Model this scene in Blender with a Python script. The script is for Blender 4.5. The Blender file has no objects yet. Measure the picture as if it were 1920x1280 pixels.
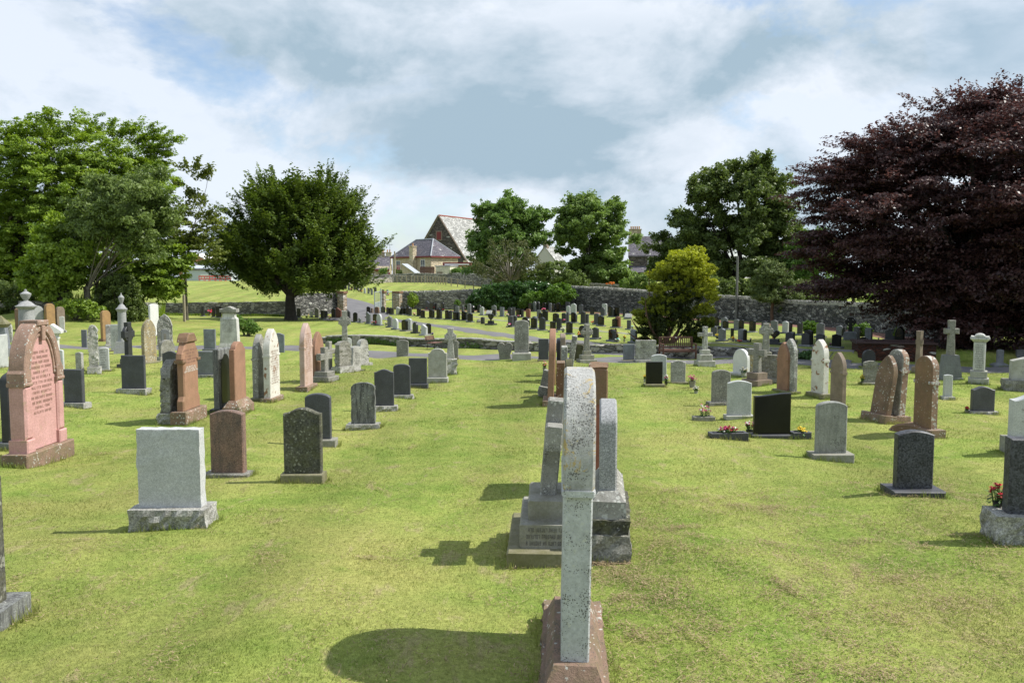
import bpy, math, random
import numpy as np
from mathutils import Vector, Matrix
D = bpy.data
scene = bpy.context.scene
COL = scene.collection
R = math.radians
# ------------------------------------------------------------------ camera model
F = 1548.0
PITCH = math.atan((640 - 520) / F)
CP, SP = math.cos(PITCH), math.sin(PITCH)


def ray(px, py):
    a, b = (px - 960) / F, (640 - py) / F
    return (a, CP + b * SP, -SP + b * CP)


# ------------------------------------------------------------------ terrain (the eye is the origin)
KY = [-60, 0, 4, 7, 10, 15, 20, 27, 32, 41, 50, 60, 78, 85, 95, 105, 113, 122, 160, 700]
KZ = [-1.3, -1.7, -1.95, -2.12, -2.27, -2.42, -2.52, -2.61, -2.66, -2.75, -2.85, -2.92, -2.93, -2.5, -1.85, -1.15, -0.8, -0.66, -0.66, -1.2]
WALLX = [-8.4, -7.75, -5.54, -2.2, 0, 3.1, 5.9, 7.6, 9.0, 10.4]
WALLY = [34.7, 34.3, 33.0, 31.3, 30.3, 28.5, 27.1, 26.8, 26.1, 25.2]


def base_z(y):
    y = np.asarray(y, float)
    s = np.clip(np.abs(y) * 0.06, 0.3, 3.0)
    return sum(np.interp(y + k * s, KY, KZ) for k in (-1, -0.5, 0, 0.5, 1)) / 5.0


def smooth(t):
    t = np.clip(t, 0, 1)
    return t * t * (3 - 2 * t)


def ground(x, y):
    x = np.asarray(x, float)
    y = np.asarray(y, float)
    z = base_z(y)
    d = y - np.interp(x, WALLX, WALLY) - 0.12
    step = 0.27 * smooth(d / 0.16) * np.exp(-np.clip(d, 0, None) / 16)
    bank = 0.27 * smooth((d + 1.0) / 4.5) * np.exp(-np.clip(d, 0, None) / 16)
    inx = smooth((x + 8.2) / 0.8)
    z = z + step * inx + bank * (1 - inx) * smooth((x + 24) / 8)
    # bank under the trees on the left
    z = z + 1.0 * np.exp(-(((x + 25) / 5.5) ** 2 + ((y - 46) / 7.0) ** 2))
    # gentle swells of old graves
    a = 0.045 * np.exp(-np.clip(y - 30, 0, None) / 25)
    z = z + a * (np.sin(x * 1.9 + 0.7 * y + 1.0) + 0.8 * np.sin(1.3 * y - 1.1 * x + 2.1) + 0.7 * np.sin(0.55 * x + 0.8 * y)) * 0.6
    z = z + a * 0.4 * np.sin(3.1 * x + 0.4 * np.sin(2 * y)) * np.sin(2.7 * y + 0.6 * x)
    return z


def gz(x, y):
    return float(ground(x, y))


def at(px, py):
    """where the line of sight through a pixel of the photograph meets the ground"""
    dx, dy, dz = ray(px, py)
    lo, t = 1.5, 1.5
    while t < 400:
        if t * dz / dy <= gz(t * dx / dy, t):
            break
        lo = t
        t *= 1.012
    hi = t
    for _ in range(30):
        m = 0.5 * (lo + hi)
        if m * dz / dy <= gz(m * dx / dy, m):
            hi = m
        else:
            lo = m
    return Vector((hi * dx / dy, hi, gz(hi * dx / dy, hi)))


def at_d(px, py, d):
    dx, dy, dz = ray(px, py)
    return Vector((d * dx / dy, d, d * dz / dy))


def z_at(py, d):
    r = ray(960, py)
    return d * r[2] / r[1]


def pz(d):
    """pixels of the photograph per metre at depth d"""
    return F / d


# ------------------------------------------------------------------ materials
MATS = {}


def new_mat(name):
    m = D.materials.new(name)
    m.use_nodes = True
    nt = m.node_tree
    b = nt.nodes['Principled BSDF']
    return m, nt, b


def nd(nt, kind, **kw):
    n = nt.nodes.new(kind)
    for k, v in kw.items():
        if k.startswith('_'):
            setattr(n, k[1:], v)
        else:
            n.inputs[k.replace('__', ' ')].default_value = v
    return n


def ramp(nt, fac, stops):
    n = nt.nodes.new('ShaderNodeValToRGB')
    el = n.color_ramp.elements
    while len(el) < len(stops):
        el.new(0.5)
    for e, (p, c) in zip(el, stops):
        e.position = p
        e.color = (c, c, c, 1) if not hasattr(c, '__len__') else (c[0], c[1], c[2], 1)
    nt.links.new(fac, n.inputs['Fac'])
    return n


def mix(nt, fac, a, b, mode='MIX'):
    n = nt.nodes.new('ShaderNodeMix')
    n.data_type = 'RGBA'
    n.blend_type = mode
    n.clamp_factor = True
    for sock, v in ((n.inputs[0], fac), (n.inputs[6], a), (n.inputs[7], b)):
        if hasattr(v, 'is_output'):
            nt.links.new(v, sock)
        elif hasattr(v, '__len__'):
            sock.default_value = (v[0], v[1], v[2], 1)
        else:
            sock.default_value = v
    return n.outputs[2]


def noise(nt, vec, scale, detail=4, rough=0.55, dist=0.0):
    n = nd(nt, 'ShaderNodeTexNoise', Scale=scale, Detail=detail, Roughness=rough, Distortion=dist)
    nt.links.new(vec, n.inputs['Vector'])
    return n.outputs['Fac']


def voronoi(nt, vec, scale, feature='F1', rand=1.0):
    n = nd(nt, 'ShaderNodeTexVoronoi', Scale=scale, Randomness=rand, _feature=feature)
    nt.links.new(vec, n.inputs['Vector'])
    return n


def math_(nt, op, a, b=0.0):
    n = nt.nodes.new('ShaderNodeMath')
    n.operation = op
    for s, v in ((n.inputs[0], a), (n.inputs[1], b)):
        if hasattr(v, 'is_output'):
            nt.links.new(v, s)
        else:
            s.default_value = v
    return n.outputs[0]


def obj_coords(nt, spread=37.0):
    tc = nt.nodes.new('ShaderNodeTexCoord')
    oi = nt.nodes.new('ShaderNodeObjectInfo')
    m = nd(nt, 'ShaderNodeVectorMath', _operation='MULTIPLY_ADD')
    nt.links.new(oi.outputs['Random'], m.inputs[0])
    m.inputs[1].default_value = (spread, spread * 0.7, spread * 0.4)
    nt.links.new(tc.outputs['Object'], m.inputs[2])
    return m.outputs[0]


def bump(nt, b, height, strength=0.4, dist=0.01):
    n = nd(nt, 'ShaderNodeBump', Strength=strength, Distance=dist)
    nt.links.new(height, n.inputs['Height'])
    nt.links.new(n.outputs['Normal'], b.inputs['Normal'])


def stone(name, col, dark=None, speck=0.0, speck_s=160, white=0.0, yellow=0.0, streak=0.0, rough=0.8, bmp=0.35, moss=0.0, peel=None, pit=0.0, lichen=None):
    """weathered stone: mottling, mineral specks, lichen discs, dark streaks; all in the stone's own coordinates"""
    if name in MATS:
        return MATS[name]
    m, nt, b = new_mat(name)
    v = obj_coords(nt)
    dark = dark or tuple(c * 0.62 for c in col)
    big = noise(nt, v, 5, 6, 0.62)
    c = mix(nt, ramp(nt, big, [(0.34, 0), (0.68, 1)]).outputs['Color'], dark, col)
    fine = noise(nt, v, 55, 4, 0.7)
    c = mix(nt, 0.5, c, ramp(nt, fine, [(0.3, 0.55), (0.7, 1.25)]).outputs['Color'], 'MULTIPLY')
    if peel:
        pn = noise(nt, v, 6, 5, 0.6, 0.6)
        c = mix(nt, ramp(nt, pn, [(0.59, 0), (0.62, 1)]).outputs['Color'], c, peel)
    if speck:
        vv = voronoi(nt, v, speck_s)
        c = mix(nt, speck, c, ramp(nt, vv.outputs['Color'], [(0.15, 0.25), (0.5, 0.9), (0.85, 1.7)]).outputs['Color'], 'MULTIPLY')
    if streak:
        mp = nd(nt, 'ShaderNodeMapping')
        mp.inputs['Scale'].default_value = (14, 14, 1.6)
        nt.links.new(v, mp.inputs['Vector'])
        sn = noise(nt, mp.outputs[0], 1.6, 6, 0.7)
        f = math_(nt, 'MULTIPLY', ramp(nt, sn, [(0.47, 0), (0.6, 1)]).outputs['Color'], streak)
        c = mix(nt, f, c, (0.06, 0.06, 0.062))
    if moss:
        mn = noise(nt, v, 9, 6, 0.7)
        f = math_(nt, 'MULTIPLY', ramp(nt, mn, [(0.42, 0), (0.62, 1)]).outputs['Color'], moss)
        c = mix(nt, f, c, (0.13, 0.13, 0.05))
    if yellow:
        yn = noise(nt, v, 13, 5, 0.75, 0.5)
        f = ramp(nt, yn, [(0.60 - 0.14 * yellow, 0), (0.66 - 0.14 * yellow, 0.85)]).outputs['Color']
        c = mix(nt, f, c, (0.42, 0.3, 0.09))
    if white:
        w1 = voronoi(nt, v, 24)
        wn = noise(nt, v, 50, 5, 0.75)
        pm_ = noise(nt, v, 5.5, 4, 0.6)
        dd = math_(nt, 'ADD', w1.outputs['Distance'], math_(nt, 'MULTIPLY', math_(nt, 'SUBTRACT', wn, 0.5), 1.1))
        dd = math_(nt, 'ADD', dd, math_(nt, 'MULTIPLY', math_(nt, 'SUBTRACT', 0.5, pm_), 0.3 + 2.4 * min(white, 0.8)))
        f = ramp(nt, dd, [(0.04 + 0.30 * white, 1), (0.10 + 0.32 * white, 0)]).outputs['Color']
        c = mix(nt, math_(nt, 'MULTIPLY', f, 0.85), c, (lichen if lichen else (0.50, 0.505, 0.46)))
    if pit:
        w2 = voronoi(nt, v, 105)
        pn2 = noise(nt, v, 8, 4, 0.6)
        dd = math_(nt, 'ADD', w2.outputs['Distance'], math_(nt, 'MULTIPLY', math_(nt, 'SUBTRACT', 0.5, pn2), 1.6))
        f = ramp(nt, dd, [(0.06 + 0.22 * pit, 1), (0.12 + 0.24 * pit, 0)]).outputs['Color']
        c = mix(nt, math_(nt, 'MULTIPLY', f, 0.8), c, (0.085, 0.082, 0.075))
    nt.links.new(c, b.inputs['Base Color'])
    b.inputs['Roughness'].default_value = rough
    b.inputs['Specular IOR Level'].default_value = 0.35
    h = noise(nt, v, 70, 6, 0.75)
    h2 = noise(nt, v, 14, 4, 0.6)
    bump(nt, b, math_(nt, 'ADD', h, math_(nt, 'MULTIPLY', h2, 1.5)), bmp, 0.008)
    MATS[name] = m
    return m


def plain(name, col, rough=0.6, metal=0.0, var=0.15, scale=20, spec=0.4):
    if name in MATS:
        return MATS[name]
    m, nt, b = new_mat(name)
    v = obj_coords(nt)
    n = noise(nt, v, scale, 4)
    c = mix(nt, ramp(nt, n, [(0.3, 0), (0.7, 1)]).outputs['Color'], tuple(x * (1 - var) for x in col), tuple(min(1, x * (1 + var)) for x in col))
    nt.links.new(c, b.inputs['Base Color'])
    b.inputs['Roughness'].default_value = rough
    b.inputs['Metallic'].default_value = metal
    b.inputs['Specular IOR Level'].default_value = spec
    MATS[name] = m
    return m


def leafy(name, c1, c2, trans=0.35, rough=0.5, spec=0.3):
    """leaf faces; per-leaf tint stored on the mesh"""
    if name in MATS:
        return MATS[name]
    m, nt, b = new_mat(name)
    a = nt.nodes.new('ShaderNodeAttribute')
    a.attribute_name = 'tint'
    c = mix(nt, a.outputs['Fac'], c1, c2)
    nt.links.new(c, b.inputs['Base Color'])
    b.inputs['Roughness'].default_value = rough
    b.inputs['Specular IOR Level'].default_value = spec
    t = nt.nodes.new('ShaderNodeBsdfTranslucent')
    hs = nd(nt, 'ShaderNodeHueSaturation', Saturation=1.15, Value=1.25)
    nt.links.new(c, hs.inputs['Color'])
    nt.links.new(hs.outputs[0], t.inputs['Color'])
    ms = nt.nodes.new('ShaderNodeMixShader')
    ms.inputs[0].default_value = trans
    nt.links.new(b.outputs[0], ms.inputs[1])
    nt.links.new(t.outputs[0], ms.inputs[2])
    nt.links.new(ms.outputs[0], nt.nodes['Material Output'].inputs['Surface'])
    MATS[name] = m
    return m


def rubble(name, c1, c2, mortar=(0.10, 0.095, 0.085), sx=3.2, sz=9.0, course=0.0):
    """random rubble masonry: flat irregular stones, each its own tone, dark joints"""
    if name in MATS:
        return MATS[name]
    m, nt, b = new_mat(name)
    tc = nt.nodes.new('ShaderNodeTexCoord')
    mp = nd(nt, 'ShaderNodeMapping')
    mp.inputs['Scale'].default_value = (sx, sx, sz)
    mp.inputs['Rotation'].default_value = (0, 0, 0)
    nt.links.new(tc.outputs['Object'], mp.inputs['Vector'])
    wob = nd(nt, 'ShaderNodeTexNoise', Scale=2.0, Detail=3)
    nt.links.new(mp.outputs[0], wob.inputs['Vector'])
    ad = nd(nt, 'ShaderNodeVectorMath', _operation='MULTIPLY_ADD')
    nt.links.new(wob.outputs['Color'], ad.inputs[0])
    ad.inputs[1].default_value = (0.5, 0.5, 0.5)
    nt.links.new(mp.outputs[0], ad.inputs[2])
    v1 = voronoi(nt, ad.outputs[0], 1.0)
    ed = voronoi(nt, ad.outputs[0], 1.0, 'DISTANCE_TO_EDGE')
    c = mix(nt, ramp(nt, v1.outputs['Color'], [(0.2, 0), (0.8, 1)]).outputs['Color'], c1, c2)
    pale = ramp(nt, v1.outputs['Color'], [(0.86, 0), (0.9, 1)])
    c = mix(nt, math_(nt, 'MULTIPLY', pale.outputs['Color'], 0.7), c, (0.5, 0.5, 0.47))
    fn = noise(nt, tc.outputs['Object'], 30, 5, 0.7)
    c = mix(nt, 0.6, c, ramp(nt, fn, [(0.3, 0.5), (0.7, 1.3)]).outputs['Color'], 'MULTIPLY')
    c = mix(nt, ramp(nt, ed.outputs['Distance'], [(0.03, 1), (0.09, 0)]).outputs['Color'], c, mortar)
    nt.links.new(c, b.inputs['Base Color'])
    b.inputs['Roughness'].default_value = 0.9
    b.inputs['Specular IOR Level'].default_value = 0.2
    hh = ramp(nt, ed.outputs['Distance'], [(0.0, 0), (0.18, 1)])
    bump(nt, b, math_(nt, 'ADD', hh.outputs['Color'], math_(nt, 'MULTIPLY', fn, 0.4)), 0.9, 0.04)
    MATS[name] = m
    return m


# ------------------------------------------------------------------ mesh builder
class MB:
    def __init__(self):
        self.v, self.f = [], []

    def add(self, verts, faces, M=None):
        o = len(self.v)
        self.v += [tuple(M @ Vector(p)) if M is not None else tuple(p) for p in verts]
        self.f += [tuple(i + o for i in f) for f in faces]
        return self

    def prism(self, prof, y0, y1, bev=0.008, M=None):
        """a front outline (x, z), extruded from y0 to y1, with chamfered front and back edges"""
        n = len(prof)
        ar = sum(prof[i][0] * prof[(i + 1) % n][1] - prof[(i + 1) % n][0] * prof[i][1] for i in range(n))
        if ar < 0:
            prof = prof[::-1]
        ins = []
        for i in range(n):
            p, q, r = Vector(prof[i - 1]), Vector(prof[i]), Vector(prof[(i + 1) % n])
            e1, e2 = (q - p), (r - q)
            if e1.length < 1e-7 or e2.length < 1e-7:
                ins.append(q)
                continue
            n1, n2 = Vector((-e1.y, e1.x)).normalized(), Vector((-e2.y, e2.x)).normalized()
            k = n1 + n2
            d = max(0.35, 1 + n1.dot(n2))
            ins.append(q + k * (bev / d))
        rings = [[(p[0], y0, p[1]) for p in ins], [(p[0], y0 + bev, p[1]) for p in prof], [(p[0], y1 - bev, p[1]) for p in prof], [(p[0], y1, p[1]) for p in ins]]
        vs = [p for r in rings for p in r]
        fs = []
        for k in range(3):
            for i in range(n):
                j = (i + 1) % n
                fs.append((k * n + i, k * n + j, (k + 1) * n + j, (k + 1) * n + i))
        fs.append(tuple(range(n))[::1])
        fs.append(tuple(range(3 * n, 4 * n))[::-1])
        fs = [tuple(reversed(f)) for f in fs[:-2]] + [fs[-2], fs[-1]]
        return self.add(vs, fs, M)

    def box(self, x0, x1, y0, y1, z0, z1, bev=0.006, M=None):
        bev = min(bev, (x1 - x0) / 3, (y1 - y0) / 3, (z1 - z0) / 3)
        return self.prism([(x0, z0), (x1, z0), (x1, z1), (x0, z1)], y0, y1, bev, M)

    def frustum(self, w0, d0, w1, d1, z0, z1, cx=0.0, cy=0.0, M=None):
        vs = []
        for w, d, z in ((w0, d0, z0), (w1, d1, z1)):
            vs += [(cx - w / 2, cy - d / 2, z), (cx + w / 2, cy - d / 2, z), (cx + w / 2, cy + d / 2, z), (cx - w / 2, cy + d / 2, z)]
        fs = [(3, 2, 1, 0), (4, 5, 6, 7)] + [(i, (i + 1) % 4, 4 + (i + 1) % 4, 4 + i) for i in range(4)]
        return self.add(vs, fs, M)

    def rough(self, x0, x1, y0, y1, z0, z1, amp=0.012, seed=0, step=0.05, top=True, M=None):
        """rock-faced block: a box of small facets pushed in and out"""
        rng = random.Random(seed)
        nx, ny, nz = [max(2, min(40, int(round((b - a) / step)))) for a, b in ((x0, x1), (y0, y1), (z0, z1))]
        idx, vs, fs = {}, [], []

        def vert(i, j, k):
            key = (i, j, k)
            if key not in idx:
                x, y, z = x0 + (x1 - x0) * i / nx, y0 + (y1 - y0) * j / ny, z0 + (z1 - z0) * k / nz
                r = rng.uniform(-1, 1) * amp + rng.uniform(0, 1) ** 4 * amp * 1.2
                t = r * (0.35 if (k == nz and not top) else 1)
                if i in (0, nx):
                    x += (1 if i == nx else -1) * t
                if j in (0, ny):
                    y += (1 if j == ny else -1) * t
                if k == nz:
                    z += (t * 0.6 if top else t * 0.1) - (amp * 0.5 if top and (i in (0, nx) or j in (0, ny)) else 0)
                idx[key] = len(vs)
                vs.append((x, y, z))
            return idx[key]
        for i in range(nx):
            for k in range(nz):
                fs.append((vert(i, 0, k), vert(i + 1, 0, k), vert(i + 1, 0, k + 1), vert(i, 0, k + 1)))
                fs.append((vert(i + 1, ny, k), vert(i, ny, k), vert(i, ny, k + 1), vert(i + 1, ny, k + 1)))
        for j in range(ny):
            for k in range(nz):
                fs.append((vert(0, j + 1, k), vert(0, j, k), vert(0, j, k + 1), vert(0, j + 1, k + 1)))
                fs.append((vert(nx, j, k), vert(nx, j + 1, k), vert(nx, j + 1, k + 1), vert(nx, j, k + 1)))
        for i in range(nx):
            for j in range(ny):
                fs.append((vert(i, j, nz), vert(i + 1, j, nz), vert(i + 1, j + 1, nz), vert(i, j + 1, nz)))
                fs.append((vert(i, j + 1, 0), vert(i + 1, j + 1, 0), vert(i + 1, j, 0), vert(i, j, 0)))
        return self.add(vs, fs, M)

    def lathe(self, prof, n=20, cx=0.0, cy=0.0, M=None):
        vs, fs = [], []
        for r, z in prof:
            vs += [(cx + r * math.cos(2 * math.pi * i / n), cy + r * math.sin(2 * math.pi * i / n), z) for i in range(n)]
        for k in range(len(prof) - 1):
            for i in range(n):
                j = (i + 1) % n
                fs.append((k * n + i, k * n + j, (k + 1) * n + j, (k + 1) * n + i))
        fs += [tuple(range(n))[::-1], tuple(range((len(prof) - 1) * n, len(prof) * n))]
        return self.add(vs, fs, M)

    def tube(self, pts, rad, n=6):
        pts = [Vector(p) for p in pts]
        rad = rad if hasattr(rad, '__len__') else [rad] * len(pts)
        vs, fs = [], []
        t0 = None
        for i, p in enumerate(pts):
            t = (pts[min(i + 1, len(pts) - 1)] - pts[max(i - 1, 0)]).normalized()
            ref = Vector((0, 0, 1)) if abs(t.z) < 0.9 else Vector((1, 0, 0))
            u = t.cross(ref).normalized()
            if t0 is not None and u.dot(t0) < 0:
                u = -u
            t0 = u
            w = t.cross(u)
            vs += [tuple(p + (u * math.cos(2 * math.pi * k / n) + w * math.sin(2 * math.pi * k / n)) * rad[i]) for k in range(n)]
        for k in range(len(pts) - 1):
            for i in range(n):
                j = (i + 1) % n
                fs.append((k * n + i, k * n + j, (k + 1) * n + j, (k + 1) * n + i))
        fs += [tuple(range(n))[::-1], tuple(range((len(pts) - 1) * n, len(pts) * n))]
        return self.add(vs, fs)

    def blob(self, c, rx, ry, rz, n=7, m=5, jit=0.0, rng=random):
        vs, fs = [], []
        for k in range(m + 1):
            th = math.pi * k / m
            for i in range(n):
                q = 1 + rng.uniform(-jit, jit)
                a = 2 * math.pi * i / n
                vs.append((c[0] + rx * q * math.sin(th) * math.cos(a), c[1] + ry * q * math.sin(th) * math.sin(a), c[2] + rz * q * math.cos(th)))
        for k in range(m):
            for i in range(n):
                j = (i + 1) % n
                fs.append((k * n + j, k * n + i, (k + 1) * n + i, (k + 1) * n + j))
        return self.add(vs, fs)

    def build(self, name, mat, parent=None, smooth=None):
        me = D.meshes.new(name)
        me.from_pydata(self.v, [], self.f)
        me.validate()
        if mat is not None:
            me.materials.append(mat)
        if smooth:
            me.polygons.foreach_set('use_smooth', [True] * len(me.polygons))
            me.set_sharp_from_angle(angle=smooth)
        o = D.objects.new(name, me)
        COL.objects.link(o)
        o.parent = parent
        return o


def array_mesh(name, verts, faces, mat, parent=None, tint=None, n=4):
    """a mesh from arrays; faces all with n corners"""
    me = D.meshes.new(name)
    verts = np.ascontiguousarray(verts, dtype=np.float32)
    faces = np.ascontiguousarray(faces, dtype=np.int32)
    nf = len(faces)
    me.vertices.add(len(verts))
    me.vertices.foreach_set('co', verts.ravel())
    me.loops.add(nf * n)
    me.loops.foreach_set('vertex_index', faces.ravel())
    me.polygons.add(nf)
    me.polygons.foreach_set('loop_start', np.arange(0, nf * n, n, dtype=np.int32))
    me.polygons.foreach_set('loop_total', np.full(nf, n, dtype=np.int32))
    if tint is not None:
        a = me.attributes.new('tint', 'FLOAT', 'POINT')
        a.data.foreach_set('value', np.ascontiguousarray(tint, dtype=np.float32))
    me.materials.append(mat)
    me.update()
    me.validate()
    o = D.objects.new(name, me)
    COL.objects.link(o)
    o.parent = parent
    return o


def tag(o, label=None, cat=None, group=None, kind=None):
    for k, v in (('label', label), ('category', cat), ('group', group), ('kind', kind)):
        if v:
            o[k] = v
    return o


def thing(name, label, cat, loc=(0, 0, 0), rz=0.0, group=None, lean=(0, 0)):
    o = D.objects.new(name, None)
    COL.objects.link(o)
    o.empty_display_size = 0.2
    o.location = loc
    o.rotation_euler = (R(lean[0]), R(lean[1]), rz)
    return tag(o, label, cat, group)


def struct(o):
    o['kind'] = 'structure'
    return o
# ------------------------------------------------------------------ stone outlines
def arc(cx, cz, rx, rz, a0, a1, n):
    return [(cx + rx * math.cos(R(a0 + (a1 - a0) * i / n)), cz + rz * math.sin(R(a0 + (a1 - a0) * i / n))) for i in range(n + 1)]


def profile(kind, w, h):
    a = w / 2
    if kind == 'flat':
        return [(-a, 0), (a, 0), (a, h), (-a, h)]
    if kind == 'low':
        r = 0.11 * w
        return [(-a, 0), (a, 0)] + [(a * c, h - r + r * (1 - c * c)) for c in [1 - 2 * i / 12 for i in range(13)]]
    if kind == 'arch':
        r = min(0.19 * w, 0.5 * h)
        return [(-a, 0), (a, 0)] + arc(0, h - r, a, r, 0, 180, 14)
    if kind == 'round':
        r = min(a, 0.6 * h)
        return [(-a, 0), (a, 0)] + arc(0, h - r, a, r, 0, 180, 18)
    if kind == 'ogee':
        r = 0.15 * w
        xs = [1 - 2 * i / 18 for i in range(19)]
        return [(-a, 0), (a, 0)] + [(a * c, h - r * (0.5 - 0.5 * math.cos(math.pi * abs(c) ** 1.15))) for c in xs]
    if kind == 'peak':
        return [(-a, 0), (a, 0), (a, h - 0.13 * w), (0.12 * a, h - 0.01 * w), (0, h), (-0.12 * a, h - 0.01 * w), (-a, h - 0.13 * w)]
    if kind == 'gothic':
        r = min(0.86 * w, 0.7 * h)
        out = [(-a + w * math.cos(R(60 * i / 9)), h - r + r * math.sin(R(60 * i / 9)) / 0.866) for i in range(10)]
        out[-1] = (0.0, h)
        left = [(-x, z) for x, z in out[::-1]][1:]
        return [(-a, 0), (a, 0)] + out + left
    if kind == 'shoulder':
        s = 0.12 * w
        z = h - 0.24 * w
        return [(-a, 0), (a, 0), (a, z), (a - s, z)] + arc(0, z, a - s, h - z, 0, 180, 12)[0:] + [(-a + s, z), (-a, z)]
    if kind == 'notch':
        s = 0.16 * w
        z = h - 0.13 * w
        return [(-a, 0), (a, 0), (a, z)] + arc(a, z + 0.02 * w, s, 0.11 * w, 190, 180, 2)[1:] + arc(0, z, a - s, h - z, 0, 180, 10)[1:-1] + [(-a + s, z + 0.02 * w), (-a, z)]
    if kind == 'slant':
        xs = [1 - 2 * i / 14 for i in range(15)]
        return [(-a, 0), (a, 0)] + [(a * c, h - 0.09 * w * (0.5 - 0.5 * math.sin(c * math.pi / 2))) for c in xs]
    if kind == 'slope':
        return [(-a, 0), (a, 0), (a, h - 0.3 * w), (-0.5 * a, h), (-a, h - 0.05 * w)]
    if kind == 'heart':
        out = []
        for i in range(28):
            t = 2 * math.pi * i / 28
            x = 16 * math.sin(t) ** 3
            z = 13 * math.cos(t) - 5 * math.cos(2 * t) - 2 * math.cos(3 * t) - math.cos(4 * t)
            out.append((x / 16 * a, (z + 17) / 29 * h))
        return out[::-1]
    if kind == 'bigheart':
        out = [(-0.72 * a, 0), (0.86 * a, 0), (0.66 * a, 0.36 * h), (a, 0.70 * h)]
        out += arc(0.5 * a, 0.78 * h, 0.5 * a, 0.22 * h, -5, 165, 9)
        out += [(0, 0.93 * h)]
        out += arc(-0.5 * a, 0.78 * h, 0.5 * a, 0.22 * h, 15, 185, 9)
        out += [(-0.8 * a, 0.42 * h)]
        return out
    if kind == 'disc':
        return arc(0, h / 2, a, h / 2, -90, 255, 23)
    if kind == 'barrel':
        return [(-0.9 * a, 0), (0.9 * a, 0), (a, 0.3 * h), (a, 0.62 * h)] + arc(0, 0.62 * h, a, 0.38 * h, 10, 170, 12) + [(-a, 0.62 * h), (-a, 0.3 * h)]
    raise ValueError(kind)


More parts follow.
